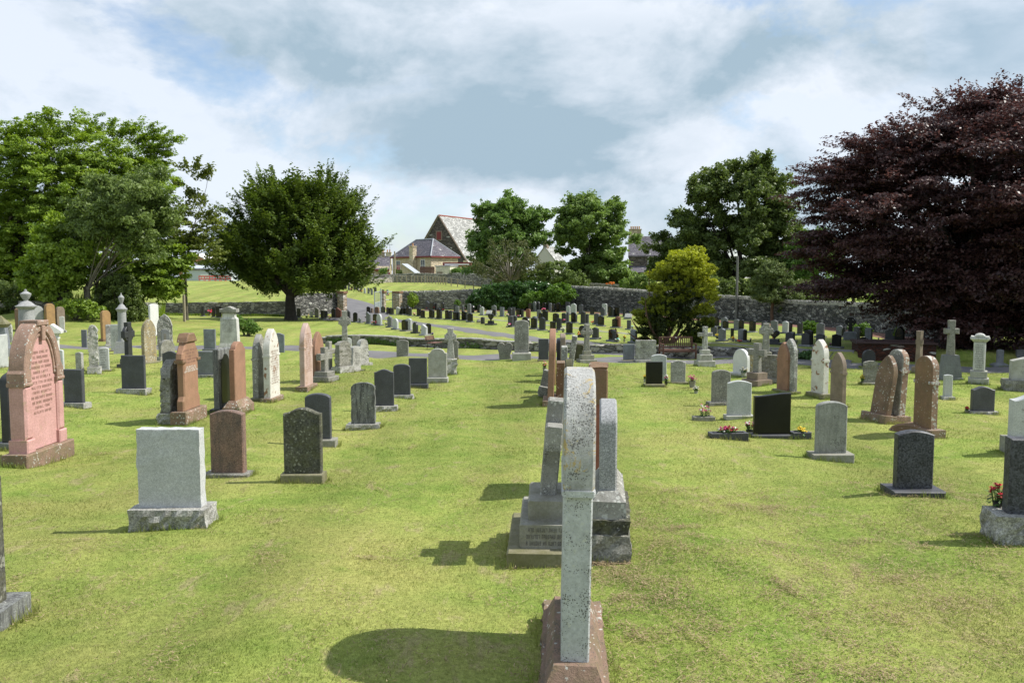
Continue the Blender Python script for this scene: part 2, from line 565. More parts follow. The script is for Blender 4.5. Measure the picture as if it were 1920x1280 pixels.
# ------------------------------------------------------------------ stones
ST = {
    'granite_silver': stone('silver granite', (0.52, 0.53, 0.53), dark=(0.45, 0.46, 0.46), speck=0.3, speck_s=230, bmp=0.15, rough=0.7),
    'granite_mid': stone('mid grey granite', (0.34, 0.345, 0.345), dark=(0.27, 0.275, 0.275), speck=0.5, speck_s=150, bmp=0.2),
    'sand_pinkish': stone('pinkish brown sandstone', (0.36, 0.235, 0.18), dark=(0.24, 0.16, 0.12), white=0.3, pit=0.3, bmp=0.5),
    'granite_pale': stone('pale granite', (0.50, 0.515, 0.50), dark=(0.38, 0.40, 0.39), speck=0.25, bmp=0.15, rough=0.7),
    'granite_blue': stone('blue grey granite', (0.24, 0.26, 0.29), speck=0.35, bmp=0.15, rough=0.6),
    'granite_grey': stone('grey granite', (0.20, 0.21, 0.215), dark=(0.14, 0.145, 0.15), speck=0.3, bmp=0.2, rough=0.65),
    'granite_slate': stone('slate granite', (0.085, 0.088, 0.10), dark=(0.06, 0.062, 0.07), speck=0.35, bmp=0.12, rough=0.5),
    'granite_fleck': stone('flecked granite', (0.07, 0.073, 0.085), dark=(0.05, 0.052, 0.06), speck=0.8, speck_s=75, bmp=0.12, rough=0.5),
    'granite_dark': stone('dark granite', (0.045, 0.047, 0.05), dark=(0.03, 0.031, 0.033), speck=0.3, bmp=0.1, rough=0.45),
    'granite_black': stone('black granite', (0.012, 0.0125, 0.012), dark=(0.008, 0.008, 0.008), speck=0.3, bmp=0.05, rough=0.28),
    'granite_red': stone('red granite', (0.27, 0.165, 0.125), dark=(0.15, 0.11, 0.09), speck=0.5, speck_s=120, streak=0.45, rough=0.7),
    'granite_rose': stone('rose granite', (0.30, 0.13, 0.09), speck=0.4, rough=0.5, bmp=0.1),
    'lichen_dark': stone('dark lichened stone', (0.11, 0.108, 0.09), dark=(0.055, 0.055, 0.045), speck=0.7, speck_s=60, white=0.35, lichen=(0.27, 0.27, 0.22), pit=0.4, moss=0.4, bmp=0.6),
    'lichen_grey': stone('grey lichened stone', (0.33, 0.325, 0.295), dark=(0.2, 0.195, 0.17), pit=0.5, white=0.45, bmp=0.6),
    'lichen_white': stone('white lichened stone', (0.36, 0.355, 0.33), dark=(0.17, 0.165, 0.145), pit=0.6, white=0.9, bmp=0.7),
    'lichen_buff': stone('buff lichened stone', (0.36, 0.31, 0.20), dark=(0.22, 0.18, 0.11), white=0.45, yellow=0.3, bmp=0.6),
    'streaked': stone('streaked grey stone', (0.25, 0.26, 0.245), dark=(0.16, 0.165, 0.155), streak=0.9, speck=0.4, white=0.1, bmp=0.4),
    'pitted': stone('pitted grey stone', (0.34, 0.345, 0.32), dark=(0.25, 0.255, 0.235), pit=0.75, streak=0.3, bmp=0.6),
    'weathered': stone('weathered grey stone', (0.27, 0.265, 0.235), dark=(0.19, 0.185, 0.16), speck=0.4, speck_s=60, white=0.08, bmp=0.5),
    'rough_pale': stone('rock faced pale granite', (0.46, 0.455, 0.42), dark=(0.25, 0.245, 0.22), speck=0.5, speck_s=90, white=0.1, bmp=1.0),
    'rough_grey': stone('rock faced grey granite', (0.33, 0.32, 0.29), dark=(0.17, 0.165, 0.14), speck=0.5, speck_s=80, moss=0.2, bmp=1.0),
    'concrete': stone('grey concrete', (0.33, 0.325, 0.29), dark=(0.23, 0.22, 0.18), moss=0.35, bmp=0.5),
    'concrete_pale': stone('pale concrete', (0.47, 0.465, 0.43), dark=(0.33, 0.33, 0.29), moss=0.2, bmp=0.4),
    'mossy': stone('mossy base stone', (0.27, 0.25, 0.17), dark=(0.16, 0.15, 0.08), moss=0.6, bmp=0.6),
    'mossdark': stone('dark mossy stone', (0.085, 0.08, 0.045), dark=(0.04, 0.04, 0.025), moss=0.5, bmp=0.5),
    'marble': stone('white marble', (0.70, 0.70, 0.68), dark=(0.60, 0.60, 0.58), bmp=0.15, rough=0.6),
    'marble_old': stone('weathered white marble', (0.60, 0.60, 0.57), dark=(0.42, 0.42, 0.38), streak=0.25, bmp=0.3),
    'whitewash': stone('flaking whitewashed sandstone', (0.66, 0.65, 0.60), dark=(0.55, 0.52, 0.46), peel=(0.26, 0.15, 0.09), bmp=0.5),
    'silverpaint': stone('pale painted stone', (0.53, 0.545, 0.555), dark=(0.40, 0.41, 0.41), pit=0.7, white=0.15, bmp=0.5),
    'silvertop': stone('pale lichened stone', (0.47, 0.47, 0.45), dark=(0.30, 0.30, 0.28), pit=0.7, white=0.3, yellow=0.3, bmp=0.7),
    'sand_red': stone('red sandstone', (0.345, 0.19, 0.125), dark=(0.25, 0.145, 0.095), bmp=0.4),
    'sand_orange': stone('orange sandstone', (0.36, 0.20, 0.13), dark=(0.29, 0.165, 0.105), moss=0.15, bmp=0.35),
    'sand_brown': stone('brown sandstone', (0.25, 0.145, 0.085), dark=(0.16, 0.10, 0.065), moss=0.2, white=0.05, bmp=0.4),
    'sand_lichen': stone('lichened brown sandstone', (0.24, 0.15, 0.10), dark=(0.14, 0.09, 0.06), white=0.3, moss=0.25, pit=0.3, bmp=0.5),
    'sand_ochre': stone('ochre sandstone', (0.38, 0.235, 0.10), dark=(0.27, 0.17, 0.08), bmp=0.4),
    'edge_white': stone('lichen whitened sandstone', (0.30, 0.20, 0.14), dark=(0.2, 0.13, 0.09), white=0.85, bmp=0.5),
    'sand_grey': stone('grey brown sandstone', (0.27, 0.215, 0.165), dark=(0.18, 0.14, 0.105), bmp=0.4),
    'sand_base': stone('worn sandstone base', (0.31, 0.195, 0.145), dark=(0.20, 0.14, 0.10), moss=0.45, white=0.35, pit=0.5, bmp=0.9),
    'pink_paint': stone('pink painted sandstone', (0.56, 0.325, 0.305), dark=(0.47, 0.265, 0.24), peel=(0.42, 0.27, 0.21), bmp=0.3, rough=0.7),
    'pink_worn': stone('worn pink sandstone', (0.54, 0.42, 0.38), dark=(0.42, 0.29, 0.23), peel=(0.40, 0.27, 0.20), bmp=0.4),
    'redpaint': stone('flaking red sandstone', (0.30, 0.11, 0.075), dark=(0.22, 0.09, 0.06), peel=(0.42, 0.36, 0.33), bmp=0.4),
}
GOLD = plain('gilt lettering', (0.20, 0.15, 0.055), 0.5, var=0.3)
INK = plain('cut lettering', (0.11, 0.105, 0.095), 0.8)
INKB = plain('worn brown lettering', (0.27, 0.155, 0.12), 0.8)
CHALK = plain('white painted lettering', (0.72, 0.71, 0.67), 0.7)
SM = 0.5


def letters(w, z0, z1, rows, seed, lh=None, cx=0.0, y=0.0, ragged=0.35, per=None):
    """rows of cut letters built of little strokes, too small to be read from here"""
    rng = random.Random(seed)
    mb = MB()
    pitch = (z1 - z0) / rows
    lh = lh or pitch * 0.55
    adv = lh * 0.95
    for r in range(rows):
        zc = z1 - (r + 0.5) * pitch
        ww = w * (1 - rng.uniform(0, ragged))
        x = cx - ww / 2
        run = rng.randint(2, 7)
        while x < cx + ww / 2 - adv:
            run -= 1
            if run < 0:
                run = rng.randint(2, 8)
                x += adv * 0.7
                continue
            t = lh * 0.17
            lw = lh * 0.62
            s = rng.choice(['lt', 'lrm', 'lb', 'lrtb', 'ltm', 'lrt', 'lrb', 'ltmb', 'lr'])
            q = []
            if 'l' in s:
                q.append((x, x + t, zc - lh / 2, zc + lh / 2))
            if 'r' in s:
                q.append((x + lw - t, x + lw, zc - lh / 2, zc + lh / 2))
            if 't' in s:
                q.append((x + t, x + lw - t * ('r' in s), zc + lh / 2 - t, zc + lh / 2))
            if 'm' in s:
                q.append((x + t, x + lw - t * ('r' in s), zc - t / 2, zc + t / 2))
            if 'b' in s:
                q.append((x + t, x + lw - t * ('r' in s), zc - lh / 2, zc - lh / 2 + t))
            for a, b, c, d in q:
                mb.add([(a, y, c), (b, y, c), (b, y, d), (a, y, d)], [(0, 1, 2, 3)])
            x += adv
    return mb


def local_frame(px, base, yaw, t, W, deep=0.0):
    """world position of a stone's centre from the pixel at its near bottom edge"""
    p = at(px, base)
    s, c = abs(math.sin(yaw)), abs(math.cos(yaw))
    if s > 0.8:
        u = Vector((math.cos(yaw), math.sin(yaw), 0))
        if u.y < 0:
            u = -u
        q = p + u * (W / 2 + deep)
    else:
        back = (t / 2 + deep) * c + W / 2 * s
        q = Vector((p.x * (p.y + back) / p.y, p.y + back, 0))
    q.z = gz(q.x, q.y)
    return p, q


BASES = []


def headstone(px, base, top, w, prof, mat, label, pl=None, yaw=0.0, t=0.1, W=None, lean=(0, 0), ins=None, pm='rough_pale',
              group=None, name='headstone', rough=0.0, bev=None, cat='headstone', k=1.0, imp=0.0, em=None):
    """w: width in photo pixels (as seen) or W: true width in metres; pl: (extra width m, height m, depth m, kind)"""
    ya = R(yaw)
    p0 = at(px, base)
    d = p0.y
    if W is None:
        n = Vector((math.sin(ya), -math.cos(ya)))
        c = Vector((-p0.x, -p0.y)).normalized()
        if abs(yaw) < 30:
            w = w - F * abs(p0.x) * t / (d * d)
        W = w / pz(d) / max(abs(n.dot(c)), 0.3)
    deep = 0.0
    if pl:
        deep = (pl[2] - t) / 2 if abs(math.sin(ya)) < 0.8 else pl[0] / 2
    p, q = local_frame(px, base, ya, t, W, deep)
    dref = p.y if abs(math.sin(ya)) > 0.8 else q.y
    H = (z_at(top, dref) - gz(q.x, q.y)) * k
    root = thing(name, label, cat, q, ya, group, lean)
    BASES.append((q.x, q.y, ya, W / 2 + (pl[0] / 2 if pl else 0), (pl[2] if pl else t) / 2))
    if pl and abs(yaw) < 30:
        pl = (pl[0] * 0.82,) + tuple(pl[1:])
    ph = 0.0
    sm = ST[mat]
    seed = int(px * 7 + base * 13)
    if pl:
        ph = pl[1]
        mb = MB()
        if len(pl) > 3 and pl[3] == 'rough':
            mb.rough(-W / 2 - pl[0] / 2, W / 2 + pl[0] / 2, -pl[2] / 2, pl[2] / 2, -0.12, ph, 0.016, seed, 0.045 if d < 15 else 0.07, top=False)
        elif len(pl) > 3 and pl[3] == 'slope':
            mb.box(-W / 2 - pl[0] / 2, W / 2 + pl[0] / 2, -pl[2] / 2, pl[2] / 2, -0.12, ph * 0.55, 0.01)
            mb.frustum(W + pl[0] - 0.02, pl[2] - 0.02, W + 0.04, t + 0.03, ph * 0.55, ph)
        else:
            mb.box(-W / 2 - pl[0] / 2, W / 2 + pl[0] / 2, -pl[2] / 2, pl[2] / 2, -0.12, ph, 0.012)
        mb.build('plinth', ST[pm], root)
    h = H - ph
    z0 = ph - (0.012 if pl else 0.06)
    mb = MB()
    pr = [(x, z) for x, z in profile(prof, W, h + 0.012 if pl else h + 0.06)]
    M = Matrix.Translation((0, 0, z0))
    if rough:
        mb.rough(-W / 2, W / 2, -t / 2, t / 2, 0, h, rough, seed, 0.04, M=M)
        warp_top(mb, prof, W, h, z0)
    else:
        mb.prism(pr, -t / 2, t / 2, bev if bev else min(0.012, t * 0.12), M)
    slab = mb.build('slab', sm, root, smooth=SM)
    if em:
        # the narrow sides and the top carry the lichen
        slab.data.materials.append(ST[em])
        for pg in slab.data.polygons:
            if abs(pg.normal.y) < 0.5:
                pg.material_index = 1
    if imp:
        zi = z0 + h * imp
        for sgn in (-1, 1):
            x0, x1 = (-W / 2 - 0.014, -W / 2 + 0.07) if sgn < 0 else (W / 2 - 0.07, W / 2 + 0.014)
            MB().box(x0, x1, -t / 2 - 0.014, t / 2 + 0.014, zi, zi + 0.05, 0.014).build('impost', ST[em or mat], root)
    if ins:
        # ins: (colour, z fraction from, to, rows, width fraction, face sign)
        imat = {'gold': GOLD, 'ink': INK, 'brown': INKB, 'chalk': CHALK}[ins[0]]
        l = letters(W * ins[4], z0 + h * ins[1], z0 + h * ins[2], ins[3], seed)
        sgn = ins[5] if len(ins) > 5 else 1
        l.v = [(x * sgn, -sgn * (t / 2 + 0.003), z) for x, y, z in l.v]
        o = l.build('lettering', imat, root)
    return root


def warp_top(mb, prof, W, h, z0):
    pr = profile(prof, W, h)
    topz = sorted([(x, z) for x, z in pr if z > 0.3 * h])
    xs, zs = [a for a, _ in topz], [b for _, b in topz]
    mb.v = [(x, y, z0 + (z - z0) * float(np.interp(x, xs, zs)) / h) if z > z0 + 0.02 else (x, y, z) for x, y, z in mb.v]


def cross_outline(H, span, sw, arm_z, ah, flare=0.0):
    a, b, f = sw / 2, span / 2, flare
    return [(-a - f, 0), (a + f, 0), (a, arm_z - ah / 2), (b, arm_z - ah / 2 - f * 0.5), (b, arm_z + ah / 2 + f * 0.5), (a, arm_z + ah / 2), (a + f * 0.5, H), (-a - f * 0.5, H), (-a, arm_z + ah / 2),
            (-b, arm_z + ah / 2 + f * 0.5), (-b, arm_z - ah / 2 - f * 0.5), (-a, arm_z - ah / 2)]


def grave_cross(px, base, top, span, shaft, mat, label, steps=(), wheel=False, yaw=0.0, t=0.12, pm=None, lean=(0, 0), arm=0.3, flare=0.02,
                group=None, rough_base=False, name='cross_memorial', sizes_m=False, taper=None, ins=None):
    ya = R(yaw)
    p = at(px, base)
    d = p.y
    k = 1 if sizes_m else 1 / pz(d)
    deepest = steps[0][0] * k * 0.5 if steps else t
    q = Vector((p.x * (d + deepest * 0.5) / d, d + deepest * 0.5, 0))
    q.z = gz(q.x, q.y)
    k = 1 if sizes_m else 1 / pz(q.y)
    H = z_at(top, q.y) - q.z
    root = thing(name, label, 'cross memorial', q, ya, group, lean)
    z = 0.0
    n = len(steps)
    for i, s in enumerate(steps):
        w, h = s[0] * k, s[1] * k
        dep = (s[2] if len(s) > 2 else 0.62) * w
        mb = MB()
        zz = -0.1 if i == 0 else z - 0.002
        if rough_base:
            mb.rough(-w / 2, w / 2, -dep / 2, dep / 2, zz, z + h, 0.02, i + int(px), 0.07)
        elif len(s) > 3 and s[3] == 'taper':
            mb.frustum(w, dep, w * 0.72, dep * 0.72, zz, z + h)
        else:
            mb.box(-w / 2, w / 2, -dep / 2, dep / 2, zz, z + h, 0.012)
        st = mb.build('step', ST[pm or mat], root)
        if ins and i == ins:
            l = letters(w * 0.86, z + h * 0.1, z + h * 0.9, 3, int(px))
            l.v = [(a, -dep / 2 - 0.003, c) for a, b, c in l.v]
            l.build('lettering', INK, root)
        z += h
    ch = H - z
    span, sw = span * k, shaft * k
    az = ch * (1 - arm)
    mb = MB().prism(cross_outline(ch + 0.03, span, sw, az, sw * 0.95, flare), -t / 2, t / 2, 0.012, Matrix.Translation((0, 0, z - 0.03)))
    mb.build('cross', ST[mat], root)
    if wheel:
        mb = MB()
        ro, ri = span * 0.46, span * 0.46 - sw * 0.42
        for a in range(4):
            o = arc(0, 0, ro, ro, a * 90 + 16, a * 90 + 74, 8)
            i_ = arc(0, 0, ri, ri, a * 90 + 74, a * 90 + 16, 8)
            mb.prism(o + i_, -t * 0.36, t * 0.36, 0.008, Matrix.Translation((0, 0, z + az - 0.015)))
        mb.build('ring', ST[mat], root)
    return root


BLOOM = {}


def bloom(c):
    if c not in BLOOM:
        cols = {'red': (0.55, 0.02, 0.03), 'crimson': (0.30, 0.01, 0.025), 'pink': (0.72, 0.16, 0.32), 'magenta': (0.5, 0.03, 0.16), 'white': (0.75, 0.74, 0.68), 'yellow': (0.75, 0.55, 0.04), 'orange': (0.75, 0.22, 0.03), 'cream': (0.7, 0.62, 0.42),
                'purple': (0.25, 0.12, 0.4), 'teal': (0.15, 0.5, 0.45), 'bronze': (0.25, 0.11, 0.03)}
        BLOOM[c] = plain(c + ' petals', cols[c], 0.6, var=0.25, scale=60)
    return BLOOM[c]


LEAF = plain('bouquet leaf', (0.06, 0.13, 0.025), 0.55, var=0.4, scale=40)
POTM = {'stone': 'concrete', 'dark': 'granite_dark', 'pale': 'concrete_pale', 'black': 'granite_black'}


def flowers(px, base, w, h, cols, label, pot='stone', group='flowers left on the graves', loc=None, n=None, name='flower_pot', lie=False, pot_h=0.35):
    """a pot or vase with leaves and blooms; w, h in photo pixels overall"""
    p = loc if loc is not None else at(px, base)
    if loc is None:
        p = Vector((p.x * (p.y + 0.06) / p.y, p.y + 0.06, 0))
        p.z = gz(p.x, p.y)
    k = 1 / pz(p.y)
    w, h = w * k, h * k
    rng = random.Random(int(px * 31 + base))
    root = thing(name, label, 'flowers', p, rng.uniform(0, 6), group)
    z0 = 0.02
    if pot:
        ph = h * pot_h
        r = min(w * 0.32, ph * 0.8)
        MB().lathe([(r * 0.7, -0.03), (r * 0.78, ph * 0.2), (r, ph * 0.9), (r * 1.06, ph), (r * 0.85, ph), (r * 0.8, ph * 0.8)], 12).build('pot', ST[POTM[pot]], root, smooth=0.6)
        z0 = ph * 0.9
    n = n or (9 if p.y > 30 else 22)
    lv = MB()
    heads = {}
    for i in range(n):
        a, r = rng.uniform(0, 6.28), w / 2 * math.sqrt(rng.random()) * 0.95
        x, y = r * math.cos(a), r * math.sin(a) * 0.8
        z = z0 + (h - z0) * (0.45 + 0.5 * rng.random()) * (1 - 0.35 * (r / (w / 2)) ** 2)
        br = max(0.018, (w + h) / 2 * (0.13 if p.y > 30 else 0.085)) * rng.uniform(0.8, 1.2)
        c = rng.choice(cols)
        mb = heads.setdefault(c, MB())
        if p.y > 30:
            mb.blob((x, y, z), br, br, br * 0.8, 6, 4, 0.2, rng)
        else:
            for j in range(9):
                aa = j * 2.4
                M = Matrix.Translation((x, y, z)) @ Matrix.Rotation(aa, 4, 'Z') @ Matrix.Rotation(0.35 + 0.09 * j, 4, 'Y')
                s = br * (1.1 - 0.05 * j)
                mb.add([(0, 0, 0), (s * 0.7, -s * 0.4, s * 0.2), (s * 1.15, 0, s * 0.35), (s * 0.7, s * 0.4, s * 0.2)], [(0, 1, 2, 3)], M)
            mb.blob((x, y, z), br * 0.45, br * 0.45, br * 0.45, 6, 4, 0.2, rng)
        lv.tube([(x * 0.2, y * 0.2, z0 * 0.6), (x * 0.7, y * 0.7, (z0 + z) / 2), (x, y, z)], max(0.003, br * 0.09), 4)
        for j in range(3 if p.y > 30 else 4):
            aa = rng.uniform(0, 6.28)
            L = br * rng.uniform(1.6, 2.8)
            f = rng.uniform(0.35, 0.9)
            M = Matrix.Translation((x * f, y * f, z0 + (z - z0) * f)) @ Matrix.Rotation(aa, 4, 'Z') @ Matrix.Rotation(rng.uniform(-0.7, 0.5), 4, 'Y')
            lv.add([(0, 0, 0), (L * 0.5, -L * 0.22, 0), (L, 0, -L * 0.1), (L * 0.5, L * 0.22, 0)], [(0, 1, 2, 3)], M)
    lv.build('foliage', LEAF, root)
    for c, mb in heads.items():
        mb.build('blossoms', bloom(c), root)
    return root
# ------------------------------------------------------------------ the older part of the graveyard: lawn stones seen from behind, left of the centre row
HS = headstone
G1 = 'low headstones in the row left of the centre'
HS(325, 992, 800, 122, 'flat', 'granite_silver', 'pale silver granite slab with rough chipped edges, big rock-faced base', (0.15, 0.165, 0.28, 'rough'), 0, 0.11, group=G1, rough=0.0035, pm='rough_pale')
HS(430, 896, 768, 66, 'low', 'granite_red', 'brownish red granite headstone with low curved top and thin base', (0.16, 0.05, 0.22), -4, 0.105, group=G1, pm='rough_grey')
HS(570, 906, 764, 74, 'ogee', 'lichen_dark', 'dark headstone thick with speckled lichen, humped top, mossy base', (0.07, 0.1, 0.2), 0, 0.10, group=G1, pm='mossy')
HS(598, 838, 737, 51, 'arch', 'granite_slate', 'plain charcoal headstone half hidden behind the dark lichened one', (0.18, 0.09, 0.22), 3, 0.10, group=G1, pm='concrete')
HS(682, 806, 715, 46, 'arch', 'streaked', 'grey headstone with black vertical streaks on a rough base', (0.16, 0.09, 0.24, 'rough'), 0, 0.09, group=G1, pm='rough_pale', rough=0.006)
HS(721, 772, 692, 38, 'ogee', 'granite_slate', 'violet grey headstone with humped top and rough pale base', (0.14, 0.1, 0.24, 'rough'), 4, 0.08, group=G1, pm='rough_pale')
HS(754, 747, 682, 33, 'arch', 'granite_slate', 'dark arched headstone with white specks, second before the white one', (0.12, 0.06, 0.22, 'rough'), 3, 0.09, group=G1, pm='rough_pale')
HS(784, 728, 671, 35, 'flat', 'granite_slate', 'square topped dark slab with pale drips, left of the white stone', (0.06, 0.1, 0.2), 0, 0.08, group=G1, pm='granite_slate')
HS(821, 718, 653, 36, 'shoulder', 'concrete_pale', 'cream white headstone with shouldered arched top', (0.06, 0.13, 0.24), 0, 0.1, group=G1, pm='concrete_pale')
grave_cross(845, 702, 615, 22, 9, 'rough_pale', 'pale rough celtic cross on a boulder base beside the cream stone', [(22, 29, 0.8)], True, 8, 0.13, arm=0.27, rough_base=True, flare=0.04, group=None)
HS(852, 673, 638, 15, 'arch', 'weathered', 'small brown grey stone just behind the pale celtic cross', (0.05, 0.04, 0.2), 0, 0.09, pm='mossy')
HS(755, 668, 637, 23, 'arch', 'weathered', 'grey brown stone with dark spots standing by the cross path', None, 0, 0.09)

# dark and pale stones further left
G2 = 'lawn stones in the left of the graveyard'
HS(141, 765, 692, 36, 'flat', 'granite_slate', 'square dark slate slab right of the pink monument', (0.16, 0.08, 0.24, 'rough'), -8, 0.09, group=G2)
HS(252, 740, 666, 43, 'flat', 'granite_slate', 'wider square dark slate slab with white specks', (0.15, 0.12, 0.26, 'rough'), -5, 0.08, group=G2)
HS(150, 696, 660, 14, 'arch', 'rough_pale', 'short narrow whitish marker stone', None, -10, 0.1, group=G2)
HS(196, 697, 651, 21, 'arch', 'granite_pale', 'small pale blue headstone with rows of lettering', (0.16, 0.03, 0.3), 18, 0.1, group=G2, pm='mossy', ins=('ink', 0.1, 0.95, 8, 0.75))
HS(177, 702, 608, 20, 'round', 'rough_pale', 'tall rock-edged pale stone with rounded top', (0.12, 0.18, 0.3, 'rough'), 22, 0.13, group=G2, rough=0.014)
HS(113, 722, 655, 20, 'arch', 'granite_pale', 'pale lettered stone peeping out right of the pink monument', (0.1, 0.14, 0.3, 'rough'), 14, 0.1, group=G2, ins=('ink', 0.15, 0.9, 9, 0.8))
HS(159, 653, 618, 11, 'flat', 'granite_grey', 'small dark square stone behind the rock-edged pale one', (0.08, 0.04, 0.2), 0, 0.08, group=G2, pm='granite_grey')
HS(221, 658, 608, 24, 'flat', 'granite_pale', 'square pale stone with a block of dark lettering', (0.12, 0.03, 0.25), 10, 0.09, group=G2, pm='sand_grey', ins=('ink', 0.3, 0.82, 9, 0.75))
HS(204, 648, 608, 9, 'arch', 'lichen_white', 'narrow lichen-white stone touching the square lettered one', (0.08, 0.05, 0.22), 30, 0.12, group=G2)
HS(265, 682, 599, 17, 'gothic', 'lichen_buff', 'pointed buff stone crusted with yellow and white lichen', (0.14, 0.05, 0.3), 66, 0.13, group=G2, pm='mossy', W=0.46)
HS(279, 630, 570, 16, 'arch', 'marble', 'tall bright white marble stone left of the lichened arch', (0.12, 0.06, 0.26), 62, 0.12, group=G2, pm='marble_old', W=0.44)
HS(310, 655, 588, 29, 'gothic', 'lichen_white', 'large pointed stone covered with white lichen', (0.1, 0.08, 0.3), 15, 0.16, group=G2, pm='lichen_white', rough=0.012)
HS(311, 668, 617, 15, 'shoulder', 'granite_grey', 'grey stone with a gilt lettered dark panel in front of the lichened arch', (0.06, 0.03, 0.22), 30, 0.13, group=G2, pm='granite_grey', ins=('gold', 0.2, 0.85, 8, 0.45))
HS(296, 676, 638, 10, 'round', 'rough_grey', 'low rough stone with black back, left of the gilt lettered one', (0.14, 0.13, 0.3, 'rough'), 55, 0.14, group=G2, W=0.5)
HS(320, 690, 658, 29, 'ogee', 'granite_slate', 'low dark humped stone behind the split granite headstone', None, 0, 0.09, group=G2)
HS(394, 660, 617, 22, 'flat', 'granite_blue', 'blue grey square slab on a low base left of the white monument', (0.07, 0.1, 0.22), -6, 0.08, group=G2, pm='granite_grey')
HS(389, 708, 658, 35, 'flat', 'granite_grey', 'broad dark grey slab standing on a white rough base', (0.2, 0.06, 0.3, 'rough'), -4, 0.14, group=G2)
HS(523, 661, 624, 22, 'ogee', 'granite_blue', 'blue grey headstone with humped top by the path behind the white gravestone', None, 5, 0.09, group=G2)
HS(668, 668, 628, 16, 'peak', 'weathered', 'brown grey pointed stone beside the path behind the tall celtic cross', None, 10, 0.1, group=G2)

# stones on the bank, far left
G3 = 'old stones by the bank under the trees'
HS(33, 622, 576, 0, 'arch', 'sand_brown', 'brown hooded stone with arched hollow left of the urn column', None, 70, 0.3, W=0.75, group=G3)
HS(71, 614, 573, 9, 'round', 'granite_pale', 'pale stone squeezed between the urn column and the ochre stone', None, 40, 0.14, W=0.5, group=G3)
HS(86, 614, 569, 0, 'round', 'sand_ochre', 'tall ochre round-topped stone on the bank', None, 58, 0.2, W=0.42, group=G3)
HS(106, 612, 575, 0, 'round', 'sand_grey', 'weathered grey brown round-topped stone under the tree', None, 55, 0.17, W=0.38, group=G3)
HS(117, 624, 593, 11, 'low', 'marble_old', 'small whitish granite stone on a rough base at the foot of the bank', (0.14, 0.1, 0.35, 'rough'), 20, 0.12, group=G3)
HS(189, 640, 582, 0, 'round', 'sand_ochre', 'slim ochre round-topped stone alone before the hedge', (0.1, 0.1, 0.3), 62, 0.16, W=0.4, group=G3, pm='sand_brown')
HS(16, 642, 603, 18, 'gothic', 'lichen_white', 'pointed stone blotched white with lichen at the left edge', None, 15, 0.16, group=G3)
HS(-3, 690, 628, 9, 'flat', 'granite_pale', 'thin pale slab cut off by the left edge of the photo', None, 88, 0.1, W=0.4, group=G3)


def urn_column(px, base, top, wpx, label, mat, ped=True):
    p = at(px, base)
    H = z_at(top, p.y) - p.z
    w = wpx / pz(p.y)
    r = thing('urn_monument', label, 'monument', p, 0.3, 'granite columns topped with urns')
    z1, z2 = H * 0.69, H * 0.785
    if ped:
        MB().frustum(w * 1.5, w * 1.5, w * 1.35, w * 1.35, -0.1, H * 0.1).frustum(w * 1.2, w * 1.2, w * 1.1, w * 1.1, H * 0.1, H * 0.2).build('pedestal', ST[mat], r)
    MB().lathe([(w * 0.44, H * 0.17), (w * 0.44, H * 0.2), (w * 0.40, H * 0.22), (w * 0.37, z1)], 24).build('shaft', ST[mat], r, smooth=0.6)
    MB().lathe([(w * 0.37, z1 - 0.01), (w * 0.42, z1 + 0.01), (w * 0.42, z1 + 0.03), (w * 0.5, z1 + 0.06), (w * 0.52, z1 + 0.1), (w * 0.4, z1 + 0.13), (w * 0.25, z2 + 0.02), (w * 0.14, z2 + 0.06)], 24).build('capital', ST[mat], r, smooth=0.6)
    k = H - z2
    MB().lathe([(w * 0.13, z2), (w * 0.1, z2 + k * 0.2), (w * 0.16, z2 + k * 0.3), (w * 0.25, z2 + k * 0.55), (w * 0.27, z2 + k * 0.66), (w * 0.16, z2 + k * 0.76), (w * 0.05, z2 + k * 0.88), (w * 0.07, z2 + k * 0.94), (w * 0.02, z2 + k)], 20).build('urn', ST[mat], r, smooth=0.7)


urn_column(53, 660, 542, 36, 'tall grey granite column with slender urn left of the ochre stone', 'granite_mid')
urn_column(231, 662, 549, 20, 'pinkish grey column with bulbous urn in front of the bushes', 'granite_mid')

# white pedimented pillar half hidden behind the pink monument
p = at(102, 690)
r = thing('pillar_monument', 'white marble pillar with a little pitched roof cap', 'monument', p, R(20))
H = z_at(607, p.y) - p.z
k = 1 / pz(p.y)
MB().box(-9 * k, 9 * k, -9 * k, 9 * k, -0.1, H * 0.76, 0.02).build('shaft', ST['marble'], r)
MB().box(-10.5 * k, 10.5 * k, -10.5 * k, 10.5 * k, H * 0.66, H * 0.7, 0.01).box(-11 * k, 11 * k, -11 * k, 11 * k, H * 0.755, H * 0.79, 0.01).build('moulding', ST['marble'], r)
MB().prism([(-16 * k, H * 0.79), (16 * k, H * 0.79), (16 * k, H * 0.85), (0, H), (-16 * k, H * 0.85)], -14 * k, 14 * k, 0.01).build('roof_cap', ST['marble'], r)

# dark capped monument at the left edge
p = at(2, 668)
r = thing('pillar_monument', 'dark grey block monument with sloped cap at the left edge', 'monument', p, R(12))
H = z_at(592, p.y) - p.z
k = 1 / pz(p.y)
MB().frustum(38 * k, 30 * k, 34 * k, 26 * k, -0.1, H * 0.2).build('plinth', ST['granite_grey'], r)
MB().frustum(28 * k, 20 * k, 22 * k, 16 * k, H * 0.2, H * 0.72).build('shaft', ST['granite_blue'], r)
MB().frustum(24 * k, 18 * k, 32 * k, 24 * k, H * 0.72, H * 0.8).frustum(32 * k, 24 * k, 6 * k, 5 * k, H * 0.8, H).build('cap', ST['mossy'], r)

# dark celtic cross seen almost edge-on
grave_cross(242, 690, 604, 0.5, 0.18, 'granite_dark', 'dark leaning cross seen edge-on, behind the square slate slab', [(0.5, 0.12, 0.9), (0.36, 0.14, 0.9)], True, 84, 0.13, arm=0.3, sizes_m=True, pm='granite_slate')

